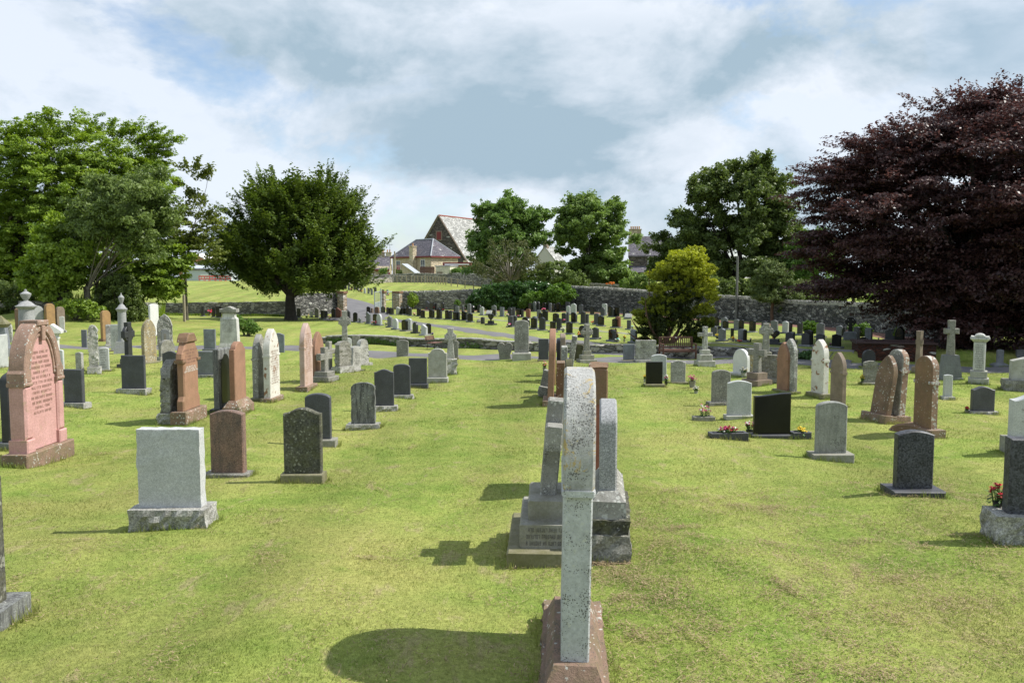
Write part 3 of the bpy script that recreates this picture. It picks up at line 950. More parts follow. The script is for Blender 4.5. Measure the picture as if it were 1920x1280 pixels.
# white monument with pediment
p = at(432, 660)
p = Vector((p.x * (p.y + 0.4) / p.y, p.y + 0.4, 0))
p.z = gz(p.x, p.y)
r = thing('pillar_monument', 'tall white stone monument with tapered shaft and pedimented cap', 'monument', p, R(4))
H = z_at(574, p.y) - p.z
k = 1 / pz(p.y)
MB().box(-21 * k, 21 * k, -14 * k, 14 * k, -0.1, H * 0.09, 0.015).build('plinth', ST['concrete_pale'], r)
MB().frustum(36 * k, 24 * k, 35 * k, 23 * k, H * 0.09, H * 0.135).frustum(34 * k, 22 * k, 32 * k, 20 * k, H * 0.135, H * 0.19).build('moulding', ST['marble_old'], r)
MB().frustum(32 * k, 20 * k, 29 * k, 18 * k, H * 0.19, H * 0.72).frustum(29 * k, 18 * k, 22 * k, 15 * k, H * 0.72, H * 0.765).frustum(22 * k, 15 * k, 22 * k, 15 * k, H * 0.765, H * 0.85).build('shaft', ST['marble_old'], r)
MB().box(-13 * k, 13 * k, -9 * k, 9 * k, H * 0.84, H * 0.87, 0.01).prism([(-15.5 * k, H * 0.87), (15.5 * k, H * 0.87), (15.5 * k, H * 0.945), (11 * k, H * 0.94), (4 * k, H * 0.985), (0, H), (-4 * k, H * 0.985), (-11 * k, H * 0.94), (-15.5 * k, H * 0.945)], -11 * k, 11 * k, 0.01).build('cap', ST['lichen_grey'], r)
l = letters(24 * k, H * 0.43, H * 0.72, 10, 5)
l.v = [(x, -10.6 * k + (z - H * 0.19) * 0.012, z) for x, y, z in l.v]
l.build('lettering', INK, r)

# ------------------------------------------------------------------ the left row of stones facing right
G4 = 'old stones standing edge to edge in the left row'
# pink monument
p = at(27, 877)
W, t, H = 0.86, 0.2, 0.0
q = Vector((p.x, p.y + W / 2 + 0.1, 0))
q.z = gz(q.x, q.y)
H = z_at(603, q.y - 0.25) - q.z
r = thing('headstone', 'big pink painted sandstone monument with arched head and corner columns', 'headstone', q, R(90), G4)
MB().box(-W / 2 - 0.1, W / 2 + 0.1, -t / 2 - 0.06, t / 2 + 0.06, -0.12, 0.2, 0.015).build('plinth', ST['sand_base'], r)
zs = H * 0.62
body = [(-W / 2 + 0.06, 0.2), (W / 2 - 0.06, 0.2), (W / 2 - 0.06, zs)] + arc(0, zs, W / 2 - 0.06, H - zs - 0.03, 0, 180, 20)[1:-1] + [(-W / 2 + 0.06, zs)]
MB().prism(body, -t / 2 + 0.03, t / 2 - 0.03, 0.01).build('slab', ST['pink_paint'], r, smooth=SM)
o_ = arc(0, zs, W / 2 - 0.02, H - zs, 0, 180, 24)
i_ = arc(0, zs, W / 2 - 0.13, H - zs - 0.13, 180, 0, 24)
MB().prism(o_ + i_, -t / 2, t / 2, 0.012).build('arch_hood', ST['sand_pinkish'], r, smooth=SM)
o_ = arc(0, zs, W / 2 - 0.15, H - zs - 0.15, 0, 180, 24)
i_ = arc(0, zs, W / 2 - 0.18, H - zs - 0.18, 180, 0, 24)
MB().prism(o_ + i_, -t / 2 + 0.012, t / 2 - 0.06, 0.005).build('bead_moulding', ST['sand_pinkish'], r, smooth=SM)
for s in (-1, 1):
    x = s * (W / 2 - 0.075)
    cc = MB().box(x - 0.085, x + 0.085, -t / 2 - 0.02, t / 2 + 0.02, 0.19, 0.36, 0.015).box(x - 0.07, x + 0.07, -t / 2 - 0.005, t / 2 + 0.005, 0.36, zs - 0.1, 0.025).build('corner_column', ST['pink_paint'], r)
    MB().box(x - 0.085, x + 0.085, -t / 2 - 0.02, t / 2 + 0.02, zs - 0.1, zs - 0.05, 0.015).prism([(x - 0.075, zs - 0.05), (x + 0.075, zs - 0.05), (x + 0.075, zs + 0.06), (x, zs + 0.17), (x - 0.075, zs + 0.06)], -t / 2 - 0.01, t / 2 + 0.01, 0.008).build('column_cap', ST['sand_pinkish'], cc)
MB().box(-0.12, 0.12, -t / 2 - 0.02, t / 2 + 0.02, H - 0.06, H + 0.005, 0.01).box(-0.035, 0.035, -t / 2 - 0.025, -t / 2 + 0.05, H - 0.24, H - 0.06, 0.01).build('keystone', ST['sand_pinkish'], r)
l = letters(0.5, 0.62, 1.42, 13, 77, lh=0.032)
l.v = [(x, -t / 2 + 0.027, z) for x, y, z in l.v]
l.build('lettering', INKB, r)

HS(6, 845, 697, 0, 'arch', 'granite_dark', 'dark stone against the back of the pink monument at the left edge', (0.1, 0.12, 0.3), 78, 0.14, W=0.7, group=G4, pm='granite_grey')

# orange sandstone
p = at(336, 798)
W, t = 0.64, 0.12
q = Vector((p.x, p.y + W / 2 + 0.09, 0))
q.z = gz(q.x, q.y)
H = z_at(625, q.y - 0.1) - q.z
r = thing('headstone', 'orange sandstone headstone with carved pointed head and white repainted lines', 'headstone', q, R(88), G4)
MB().box(-W / 2 - 0.09, W / 2 + 0.09, -t / 2 - 0.075, t / 2 + 0.075, -0.12, 0.2, 0.015).build('plinth', ST['sand_base'], r)
body = [(-W / 2, 0.19), (W / 2, 0.19), (W / 2, 0.36), (W / 2 - 0.05, 0.44), (W / 2 - 0.05, H * 0.68), (W / 2, H * 0.72), (W / 2 - 0.02, H * 0.78), (W / 2 - 0.12, H * 0.87), (0.16, H * 0.93), (-0.16, H * 0.93), (-W / 2 + 0.12, H * 0.87), (-W / 2 + 0.02, H * 0.78), (-W / 2, H * 0.72), (-W / 2 + 0.05, H * 0.68), (-W / 2 + 0.05, 0.44), (-W / 2, 0.36)]
MB().prism(body, -t / 2, t / 2, 0.02).build('slab', ST['sand_orange'], r)
MB().prism([(-0.2, H * 0.9), (0.2, H * 0.9), (0.16, H * 0.955), (0.1, H), (-0.1, H), (-0.16, H * 0.955)], -t / 2 - 0.03, t / 2 + 0.03, 0.015).build('carved_head', ST['sand_brown'], r)
MB().box(-W / 2 - 0.02, -W / 2 + 0.1, -t / 2 - 0.02, t / 2 + 0.02, H * 0.675, H * 0.71, 0.01).build('corbel', ST['sand_brown'], r)
MB().box(W / 2 - 0.1, W / 2 + 0.02, -t / 2 - 0.02, t / 2 + 0.02, H * 0.675, H * 0.71, 0.01).build('corbel', ST['sand_brown'], r)
l = letters(0.56, H * 0.66, H * 0.83, 5, 21, lh=0.032, y=-t / 2 - 0.003)
l.build('lettering', INKB, r)
l = letters(0.56, H * 0.565, H * 0.635, 3, 22, lh=0.026, y=-t / 2 - 0.003)
l.build('repainted_lettering', CHALK, r)

HS(309, 796, 676, 0, 'round', 'rough_grey', 'split-faced grey granite stone with dark polished front, beside the orange sandstone', (0.1, 0.16, 0.24, 'rough'), 88, 0.15, W=0.55, group=G4, rough=0.012)

# edge-on dark stone with arched panel
p = at(407, 775)
W, t = 0.52, 0.11
q = Vector((p.x, p.y + W / 2 + 0.05, 0))
q.z = gz(q.x, q.y)
H = z_at(654, q.y - 0.1) - q.z
r = thing('headstone', 'dark grey square stone with a black arched panel on its right face', 'headstone', q, R(86), G4)
MB().box(-W / 2 - 0.06, W / 2 + 0.06, -t / 2 - 0.06, t / 2 + 0.06, -0.12, 0.08, 0.012).build('plinth', ST['granite_slate'], r)
MB().box(-W / 2, W / 2, -t / 2, t / 2, 0.075, H, 0.012).build('slab', ST['streaked'], r)
MB().prism([(-W / 2 + 0.08, 0.16), (W / 2 - 0.08, 0.16), (W / 2 - 0.08, H * 0.72)] + arc(0, H * 0.72, W / 2 - 0.08, H * 0.2, 0, 180, 14)[1:-1] + [(-W / 2 + 0.08, H * 0.72)], -t / 2 - 0.006, -t / 2 + 0.02, 0.003).build('arched_panel', ST['granite_black'], r)

HS(433, 780, 643, 0, 'shoulder', 'sand_red', 'reddish brown arched stone on a stepped moulded base', (0.2, 0.24, 0.3, 'slope'), 88, 0.1, W=0.52, group=G4, pm='sand_base')
HS(478, 752, 628, 0, 'gothic', 'lichen_grey', 'grey lichened pointed stone with dark face, left of the whitewashed one', (0.1, 0.07, 0.24), 88, 0.12, W=0.52, imp=0.6, group=G4, pm='mossy')
HS(499, 755, 618, 0, 'gothic', 'whitewash', 'flaking white painted gravestone with lines of lettering', (0.14, 0.09, 0.24), 86, 0.14, W=0.54, imp=0.6, group=G4, pm='sand_base', ins=('brown', 0.2, 0.7, 14, 0.8))
HS(565, 735, 607, 0, 'gothic', 'pink_worn', 'tall worn pinkish stone with pointed head and full lettering', (0.18, 0.09, 0.28), 86, 0.12, W=0.58, imp=0.6, group=G4, pm='sand_base', ins=('brown', 0.22, 0.85, 18, 0.8))
HS(588, 716, 623, 0, 'gothic', 'sand_red', 'narrow red brown stone right of the worn pink one', None, 82, 0.1, W=0.6, group=G4)
grave_cross(609, 716, 651, 0.55, 0.16, 'weathered', 'small stone cross seen edge-on, nearer of the two crosses', [(0.5, 0.13, 1.0), (0.36, 0.12, 1.0)], False, 72, 0.13, arm=0.33, sizes_m=True, flare=0.01)
grave_cross(617, 700, 640, 0.5, 0.14, 'concrete', 'small stone cross seen edge-on, farther of the two crosses', [(0.5, 0.12, 1.0)], False, 72, 0.13, arm=0.33, sizes_m=True, flare=0.01)
grave_cross(647, 668, 582, 23, 9.5, 'lichen_grey', 'tall carved celtic cross with lichen standing by the path', [(17, 12, 0.8)], True, 12, 0.18, arm=0.26, flare=0.02)
HS(630, 700, 640, 0, 'arch', 'rough_grey', 'rough grey granite stone on a rock base before the tall celtic cross', (0.12, 0.17, 0.28, 'rough'), 62, 0.15, W=0.46, group=G4, rough=0.014)
HS(654, 668, 633, 10, 'round', 'granite_pale', 'slim pale rounded stone touching the tall celtic cross', None, 30, 0.12, group=G4)
HS(655, 697, 650, 0, 'arch', 'rough_pale', 'leaning pale stone with small lettering in front of the celtic cross', (0.12, 0.06, 0.28, 'rough'), 66, 0.12, W=0.4, group=G4, ins=('ink', 0.2, 0.75, 8, 0.8), lean=(0, 6))
HS(669, 684, 636, 0, 'round', 'rough_pale', 'narrow whitish rough stone at the end of the left row', (0.16, 0.06, 0.3, 'rough'), 64, 0.13, W=0.42, group=G4, rough=0.012)

# nearest stone, cut by the left edge
HS(-92, 1192, 862, 0, 'arch', 'lichen_dark', 'dark lichened slab on a grey base cut off by the left edge', (0.2, 0.13, 0.34), 3, 0.12, W=0.6, pm='streaked')

# ------------------------------------------------------------------ centre row, seen edge-on
G5 = 'stones of the centre row seen edge-on'
# nearest tall stone
p = at(1074, 1245)
p = Vector((p.x * 3.74 / p.y, 3.74, 0))
W, t = 0.78, 0.15
q = Vector((p.x + 0.03, p.y + W / 2, 0))
q.z = gz(q.x, q.y)
H = z_at(705, p.y + 0.02) - q.z
r = thing('headstone', 'tall pale painted stone seen edge-on in the foreground', 'headstone', q, R(86.6), G5, (0.9, 0))
MB().rough(-W / 2 - 0.14, W / 2 + 0.2, -0.16, 0.16, -0.12, 0.10, 0.012, 3, 0.04, top=False).build('plinth', ST['sand_base'], r)
MB().frustum(W + 0.16, 0.28, W + 0.06, t + 0.05, 0.10, 0.19).build('chamfered_base', ST['sand_base'], r)
zi = H * 0.655
MB().prism([(-W / 2 + 0.012, 0.08), (W / 2 - 0.012, 0.08), (W / 2 - 0.012, zi - 0.028), (-W / 2 + 0.012, zi - 0.028)], -t / 2 + 0.008, t / 2 - 0.008, 0.008).build('shaft', ST['silverpaint'], r)
MB().box(-W / 2 - 0.008, W / 2 + 0.008, -t / 2 - 0.004, t / 2 + 0.004, zi - 0.028, zi + 0.002, 0.012).build('band', ST['silverpaint'], r)
rr = H - zi
head = [(-W / 2, zi), (W / 2, zi)]
n = 12
rt = [(W / 2 * (1 - (i / n) ** 2.2), zi + rr * math.sin(i / n * math.pi / 2)) for i in range(1, n + 1)]
head += rt + [(-x, z) for x, z in rt[::-1]][1:]
MB().prism(head, -t / 2, t / 2, 0.012).build('arched_head', ST['silvertop'], r, smooth=SM)

# cross on three steps, edge-on
p = at(1012, 1062)
q = Vector((at(1030, 1062).x, p.y + 0.48, 0))
q.z = gz(q.x, q.y)
H = z_at(745, q.y) - q.z
r = thing('cross_memorial', 'grey lichened cross leaning on three steps behind the foreground stone', 'cross memorial', q, R(87.5), 'centre row crosses')
k = 1 / pz(q.y)
mb = MB().box(-0.52, 0.52, -0.29, 0.29, -0.12, 0.145, 0.014)
mb.build('step', ST['mossy'], r)
MB().box(-0.4, 0.4, -0.21, 0.2, 0.143, 0.32, 0.014).build('step', ST['concrete'], r)
MB().box(-0.29, 0.29, -0.14, 0.14, 0.318, 0.47, 0.014).build('step', ST['concrete'], r)
ln = R(-4)
M = Matrix.Translation((0, -0.01, 0.46)) @ Matrix.Rotation(R(5), 4, 'X')
ch = H - 0.47
MB().prism(cross_outline(ch, 0.66, 0.2, ch * 0.66, 0.17, 0.01), -0.065, 0.065, 0.012, M).build('cross', ST['lichen_grey'], r)
rng = random.Random(4)
l = letters(0.66, 0.16, 0.31, 3, 9, lh=0.03)
l.v = [(y_ * 0 - 0.403, x * 0.52 + 0.0, z) for x, y_, z in l.v]
l.build('lettering', INK, r)

# granite slab edge-on with rough block base
p = at(1150, 1055)
q = Vector((p.x, p.y + 0.5, 0))
q.z = gz(q.x, q.y)
H = z_at(760, q.y - 0.3) - q.z
r = thing('headstone', 'grey granite slab edge-on over a rough boulder course and brick-red footing', 'headstone', q, R(84), G5)
MB().box(-0.55, 0.5, -0.18, 0.16, -0.12, 0.05, 0.01).build('footing', ST['sand_base'], r)
MB().rough(-0.5, 0.48, -0.165, 0.13, 0.05, 0.24, 0.02, 8, 0.06).build('rock_course', ST['rough_grey'], r)
MB().rough(-0.48, 0.46, -0.165, 0.13, 0.235, 0.345, 0.018, 18, 0.06).build('rock_course', ST['lichen_dark'], r)
MB().frustum(0.92, 0.26, 0.9, 0.25, 0.34, 0.47, 0, -0.015).frustum(0.88, 0.23, 0.76, 0.15, 0.47, 0.53, 0, -0.015).build('plinth', ST['lichen_grey'], r)
MB().prism([(x, z + 0.5) for x, z in profile('arch', 0.72, H - 0.5)], -0.075, 0.055, 0.012).build('slab', ST['granite_mid'], r, smooth=SM)

# red sandstone pillar stone behind
p = at(1121, 935)
q = Vector((p.x + 0.04, p.y + 0.4, 0))
q.z = gz(q.x, q.y)
H = z_at(690, q.y - 0.35) - q.z
r = thing('headstone', 'red painted sandstone stone with brown block cap, edge-on', 'headstone', q, R(85), G5)
MB().box(-0.36, 0.36, -0.12, 0.12, -0.12, 0.12, 0.012).build('plinth', ST['sand_base'], r)
MB().box(-0.26, 0.26, -0.06, 0.06, 0.115, H * 0.72, 0.012).build('slab', ST['redpaint'], r)
MB().box(-0.28, 0.28, -0.085, 0.085, H * 0.72, H * 0.98, 0.012).rough(-0.26, 0.26, -0.08, 0.08, H * 0.98, H, 0.012, 3, 0.06).build('block_cap', ST['sand_brown'], r)

HS(1032, 762, 618, 0, 'gothic', 'sand_red', 'tall thin red sandstone stone leaning over the others in the centre row', (0.16, 0.1, 0.3), 87, 0.12, W=0.6, group=G5, pm='sand_base', lean=(1.5, 0))
HS(1051, 752, 681, 0, 'flat', 'sand_lichen', 'buff stone with pale lichen in front of the grey mossy ones', (0.1, 0.08, 0.26), 87, 0.17, W=0.5, group=G5, pm='sand_base')
HS(1037, 722, 635, 0, 'round', 'sand_ochre', 'buff sandstone stone behind the tall thin red one', None, 87, 0.13, W=0.6, group=G5)
HS(1047, 715, 635, 0, 'arch', 'granite_black', 'thin black polished stone in the middle of the centre row', (0.1, 0.1, 0.2), 87, 0.09, W=0.5, group=G5, pm='mossy')
HS(1055, 705, 626, 0, 'arch', 'sand_grey', 'tan sandstone stone right of the black polished one', None, 87, 0.14, W=0.6, group=G5)
HS(1066, 712, 630, 0, 'flat', 'lichen_white', 'lichened stone leaning well to the right in the centre row', None, 86, 0.13, W=0.5, group=G5, lean=(8, 0))
HS(1058, 738, 651, 0, 'flat', 'lichen_white', 'grey and white lichened upright post-like stone in the centre row', None, 87, 0.13, W=0.5, group=G5)
HS(1066, 746, 675, 0, 'round', 'mossdark', 'rounded grey mossy stone at the right of the centre row', None, 86, 0.14, W=0.5, group=G5)
# fallen leaning cross on the left of the row
p = at(1020, 748)
p.y += 0.4
r = thing('cross_memorial', 'toppled grey stone cross propped against the centre row', 'cross memorial', Vector((p.x, p.y, gz(p.x, p.y))), R(80), 'centre row crosses', (12, 0))
hh = z_at(693, p.y) - gz(p.x, p.y)
MB().prism(cross_outline(hh, 0.6, 0.2, hh * 0.28, 0.15, 0.01), -0.1, 0.1, 0.012).build('cross', ST['weathered'], r)
flowers(1021, 700, 12, 24, ['yellow', 'pink', 'white'], 'tall pot of mixed flowers beside the centre row', 'stone', pot_h=0.45)

HS(1019, 677, 635, 19, 'flat', 'granite_slate', 'plain slate grey square slab at the far end of the centre row', (0.06, 0.04, 0.22), 4, 0.09, pm='mossy')
HS(978, 676, 600, 27, 'arch', 'lichen_grey', 'tall grey headstone with carved arch on two steps beside the path', (0.16, 0.22, 0.55), 2, 0.2, ins=('ink', 0.1, 0.62, 9, 0.7), pm='concrete_pale')
HS(947, 674, 642, 29, 'bigheart', 'weathered', 'brown grey double heart shaped stone beside the path', None, 0, 0.12)
grave_cross(1100, 681, 608, 21, 7.5, 'weathered', 'brown grey wheel cross on three steps beside the path', [(34, 7, 0.7), (25, 8.5, 0.7), (15, 8, 0.7)], True, 14, 0.16, arm=0.27, pm='concrete')
HS(1085, 676, 645, 19, 'arch', 'mossdark', 'dark mossy arched stone left of the wheel cross', None, -8, 0.14)

# ------------------------------------------------------------------ right side
G6 = 'lawn stones right of the centre row'
HS(1179, 678, 645, 22, 'flat', 'granite_blue', 'plain blue grey square slab left of the rough broad stone', (0.08, 0.04, 0.24), 0, 0.09, group=G6, pm='mossy')
HS(1210, 679, 637, 38, 'flat', 'rough_pale', 'broad rough pale stone in front of the wooden bench', (0.06, 0.06, 0.3), 2, 0.14, group=G6, rough=0.012, ins=('ink', 0.25, 0.9, 6, 0.6))
HS(1235, 714, 664, 29, 'low', 'granite_pale', 'pale green grey headstone behind the small black one', None, 0, 0.1, group=G6)
HS(1226, 726, 678, 32, 'flat', 'granite_black', 'small square black headstone on a stepped mossy base', (0.1, 0.07, 0.26), 2, 0.08, group=G6, pm='mossy')
HS(1271, 720, 675, 28, 'notch', 'rough_pale', 'rough whitish headstone with shaped shoulders', (0.16, 0.04, 0.28, 'rough'), 3, 0.1, group=G6, pm='mossy')
HS(1351, 761, 693, 36, 'arch', 'weathered', 'brown grey pitted headstone behind the pale arched one', (0.16, 0.06, 0.24, 'rough'), 3, 0.09, group=G6, pm='rough_grey')
HS(1385, 786, 713, 46, 'low', 'granite_pale', 'pale smooth headstone with curved top left of the black wavy one', (0.1, 0.06, 0.22), 0, 0.09, group=G6, pm='concrete_pale')
HS(1446, 822, 736, 70, 'slant', 'granite_black', 'wide black headstone with a wave-cut sloping top', (0.12, 0.05, 0.24), 0, 0.09, group=G6, pm='granite_slate')
HS(1556, 865, 752, 59, 'arch', 'pitted', 'grey pitted headstone with dark stains on a pale base', (0.18, 0.1, 0.26), 0, 0.1, group=G6, pm='concrete')
HS(1710, 932, 806, 74, 'low', 'granite_fleck', 'charcoal flecked headstone with curved top on a dark slab', (0.18, 0.06, 0.34), -2, 0.11, group=G6, pm='granite_slate')
HS(1966, 1028, 822, 0, 'flat', 'granite_fleck', 'black flecked headstone on a rock-faced base at the right edge', (0.26, 0.2, 0.32, 'rough'), -10, 0.13, W=0.66, group=G6, pm='rough_pale')
HS(1950, 858, 735, 0, 'ogee', 'granite_silver', 'pale lettered headstone with hooded top at the right edge', (0.16, 0.2, 0.34), -14, 0.18, W=0.72, group=G6, pm='concrete', ins=('ink', 0.12, 0.8, 11, 0.8))
HS(1955, 740, 663, 0, 'peak', 'concrete_pale', 'broad pale stone with low peaked top and long inscription at the right edge', (0.3, 0.26, 0.5, 'rough'), -20, 0.26, W=1.25, group=G6, pm='rough_grey', ins=('ink', 0.08, 0.75, 11, 0.8))
HS(1841, 777, 724, 44, 'ogee', 'granite_slate', 'violet grey humped headstone before the white column monument', (0.12, 0.05, 0.24, 'rough'), -6, 0.12, group=G6, pm='rough_pale')
HS(1776, 750, 702, 18, 'low', 'granite_pale', 'small pale headstone peeping out right of the round brown stone', (0.06, 0.06, 0.22, 'rough'), -6, 0.08, group=G6)
HS(1631, 722, 675, 26, 'low', 'rough_grey', 'grey carved headstone in the middle between the leaning stones and the ornate white one', (0.14, 0.05, 0.24), -4, 0.1, group=G6, pm='concrete', rough=0.01)
HS(1628, 691, 655, 24, 'round', 'granite_dark', 'dark round-topped stone in front of the brick enclosure', (0.1, 0.06, 0.24), 8, 0.1, group=G6, pm='mossy')
HS(1527, 691, 650, 13, 'flat', 'granite_grey', 'grey narrow stone hidden behind the ornate white one', (0.08, 0.04, 0.22), -14, 0.12, group=G6)

G7 = 'old stones of the right row facing left'
HS(1760, 822, 670, 0, 'round', 'sand_brown', 'brown round-headed stone with white lichen down its edge', (0.2, 0.12, 0.26), -76, 0.125, W=0.36, imp=0.62, em='edge_white', group=G7, pm='sand_base')
HS(1672, 795, 668, 0, 'gothic', 'sand_lichen', 'brown lichened stone leaning right, left of the leaning pair', (0.2, 0.12, 0.28), -76, 0.1, W=0.4, group=G7, pm='sand_base', lean=(-9, 0))
HS(1697, 793, 657, 0, 'round', 'lichen_grey', 'taller grey and gold lichened stone leaning right, second of the leaning pair', (0.16, 0.11, 0.24), -75, 0.13, W=0.36, imp=0.66, em='edge_white', group=G7, pm='sand_base', lean=(-3, 0))
HS(1483, 738, 643, 0, 'gothic', 'sand_red', 'red brown pointed stone left of its whitened twin', (0.14, 0.05, 0.24), -76, 0.11, W=0.42, imp=0.62, group=G7, pm='mossy')
HS(1494, 739, 636, 0, 'gothic', 'lichen_white', 'pointed stone whitened with lichen right of the red brown one', (0.12, 0.05, 0.22), -75, 0.1, W=0.4, group=G7, pm='mossy')
HS(1584, 764, 662, 0, 'gothic', 'sand_grey', 'slim grey pointed stone right of the ornate white one', (0.06, 0.04, 0.2), -75, 0.1, W=0.36, imp=0.6, group=G7, pm='concrete')
HS(1553, 748, 638, 0, 'gothic', 'whitewash', 'ornate whitened stone with scrolled pointed top', (0.18, 0.09, 0.26), -73, 0.14, W=0.4, imp=0.6, group=G7, pm='mossy')
HS(1407, 707, 656, 0, 'round', 'marble', 'bright white stone with vase at its foot', (0.16, 0.07, 0.3), -66, 0.1, W=0.55, group=G7, pm='marble_old')
HS(1416, 702, 662, 0, 'arch', 'lichen_buff', 'lichened stone squeezed between the white stone and the small cross', None, -70, 0.1, W=0.5, group=G7)
HS(1450, 720, 664, 0, 'arch', 'rough_grey', 'rough edged grey stone behind the small stepped cross', (0.14, 0.1, 0.3, 'rough'), -40, 0.16, W=0.55, group=G7, rough=0.014)
grave_cross(1419, 722, 643, 0.5, 0.15, 'weathered', 'small brown cross on dark steps near the white stone', [(0.5, 0.12, 1.0), (0.34, 0.16, 1.0)], False, -60, 0.12, arm=0.28, sizes_m=True, pm='sand_grey')
grave_cross(1435, 690, 606, 24, 9.5, 'lichen_grey', 'tall pale celtic cross with pierced ring on a block base', [(27, 5, 0.7), (20, 25, 0.7)], True, -6, 0.16, arm=0.24, pm='concrete')
grave_cross(1321, 687, 612, 27, 7.5, 'lichen_white', 'white spotted plain cross on two inscribed steps by the path', [(34, 10.5, 0.7), (25, 12, 0.7), (17, 9, 0.7)], False, 8, 0.13, arm=0.3, pm='concrete_pale', ins=1, flare=0.01)
grave_cross(1780, 713, 600, 24, 9.5, 'weathered', 'tall grey cross on tapered base shaded by the copper beech', [(40, 5, 0.7), (36, 42, 0.7, 'taper')], False, -10, 0.18, arm=0.28, pm='granite_grey')
grave_cross(1722, 700, 620, 11, 8, 'sand_grey', 'slim brown cross before the brick enclosure', [(20, 12, 0.8)], False, -60, 0.14, arm=0.28, pm='sand_grey')
HS(1874, 690, 655, 15, 'arch', 'granite_grey', 'grey stone on sloping base in the shade under the copper beech', (0.3, 0.12, 0.4, 'slope'), -10, 0.12, pm='granite_grey')
HS(1916, 680, 655, 24, 'flat', 'granite_grey', 'flat stone in deep shade behind the broad inscribed stone', None, -10, 0.12)

# white column monument on the right
p = at(1834, 722)
p = Vector((p.x * (p.y + 0.3) / p.y, p.y + 0.3, 0))
p.z = gz(p.x, p.y)
r = thing('pillar_monument', 'white square column monument with scrolled cap near the copper beech', 'monument', p, R(-28))
H = z_at(625, p.y) - p.z
k = 1 / pz(p.y)
MB().box(-17 * k, 17 * k, -15 * k, 15 * k, -0.1, H * 0.13, 0.015).box(-14 * k, 14 * k, -12 * k, 12 * k, H * 0.128, H * 0.27, 0.015).build('plinth', ST['concrete_pale'], r)
MB().box(-10 * k, 10 * k, -9 * k, 9 * k, H * 0.268, H * 0.84, 0.025).build('shaft', ST['marble_old'], r)
MB().frustum(22 * k, 20 * k, 30 * k, 28 * k, H * 0.84, H * 0.885).box(-16 * k, 16 * k, -15 * k, 15 * k, H * 0.885, H * 0.925, 0.01).prism([(-15 * k, H * 0.925), (15 * k, H * 0.925), (15 * k, H * 0.95)] + arc(0, H * 0.945, 9 * k, H * 0.055, 0, 180, 8) + [(-15 * k, H * 0.95)], -14 * k, 14 * k, 0.02).build('cap', ST['marble_old'], r)
l = letters(15 * k, H * 0.32, H * 0.8, 11, 55)
l.v = [(x, -9 * k - 0.003, z) for x, y, z in l.v]
l.build('lettering', INK, r)

# fallen fragment beside the round brown stone
p = at(1742, 822)
r = thing('stone_fragment', 'weathered brown curved slab lying on the grass left of the round-headed stone', 'stone fragment', p + Vector((0.0, 0.45, 0)), R(-60))
MB().prism(arc(0, -0.05, 0.36, 0.2, 0, 180, 10), -0.13, 0.13, 0.03).build('slab', ST['sand_brown'], r)

# ------------------------------------------------------------------ flower troughs and pots in the near part
GF = 'flowers left on the graves'


def trough(px, base, wpx, hpx, cols, label, fl=(0.0, 20, 24), mat='granite_slate', n=26):
    p = at(px, base)
    p.y += 0.12
    p.z = gz(p.x, p.y)
    k = 1 / pz(p.y)
    w, h = wpx * k, hpx * k
    r = thing('flower_trough', label, 'flower trough', p, R(4), GF)
    MB().box(-w / 2, w / 2, -0.09, -0.05, -0.03, h, 0.006).box(-w / 2, w / 2, 0.05, 0.09, -0.03, h, 0.006).box(-w / 2, -w / 2 + 0.04, -0.05, 0.05, -0.03, h - 0.004, 0.005).box(w / 2 - 0.04, w / 2, -0.05, 0.05, -0.03, h - 0.004, 0.005).build('kerb', ST[mat], r)
    MB().box(-w / 2 + 0.04, w / 2 - 0.04, -0.05, 0.05, -0.02, h * 0.7, 0.01).build('soil', plain('dark soil', (0.05, 0.035, 0.025), 0.95), r)
    return r, p


def bunch(parent, loc, w, h, cols, n, seed):
    """blooms and foliage as parts of a trough"""
    rng = random.Random(seed)
    lv, heads = MB(), {}
    for i in range(n):
        a, q = rng.uniform(0, 6.28), math.sqrt(rng.random())
        x, y = loc[0] + w / 2 * q * math.cos(a), loc[1] + 0.09 * q * math.sin(a)
        z = loc[2] + h * (0.55 + 0.45 * rng.random()) * (1 - 0.3 * q * q)
        br = rng.uniform(0.016, 0.026)
        mb = heads.setdefault(rng.choice(cols), MB())
        for j in range(9):
            M = Matrix.Translation((x, y, z)) @ Matrix.Rotation(j * 2.4, 4, 'Z') @ Matrix.Rotation(0.3 + 0.1 * j, 4, 'Y')
            s = br * (1.15 - 0.05 * j)
            mb.add([(0, 0, 0), (s * 0.7, -s * 0.4, s * 0.2), (s * 1.15, 0, s * 0.35), (s * 0.7, s * 0.4, s * 0.2)], [(0, 1, 2, 3)], M)
        mb.blob((x, y, z), br * 0.45, br * 0.45, br * 0.4, 6, 4, 0.2, rng)
        lv.tube([(loc[0] + (x - loc[0]) * 0.5, y * 0.5, loc[2]), (x, y, z)], 0.003, 4)
        for j in range(5):
            L = rng.uniform(0.03, 0.06)
            f = rng.uniform(0.2, 0.9)
            M = Matrix.Translation((x, y, loc[2] + (z - loc[2]) * f)) @ Matrix.Rotation(rng.uniform(0, 6.28), 4, 'Z') @ Matrix.Rotation(rng.uniform(-0.7, 0.5), 4, 'Y')
            lv.add([(0, 0, 0), (L * 0.5, -L * 0.24, 0), (L, 0, -L * 0.1), (L * 0.5, L * 0.24, 0)], [(0, 1, 2, 3)], M)
    lv.build('foliage', LEAF, parent)
    for c, mb in heads.items():
        mb.build('blossoms', bloom(c), parent)


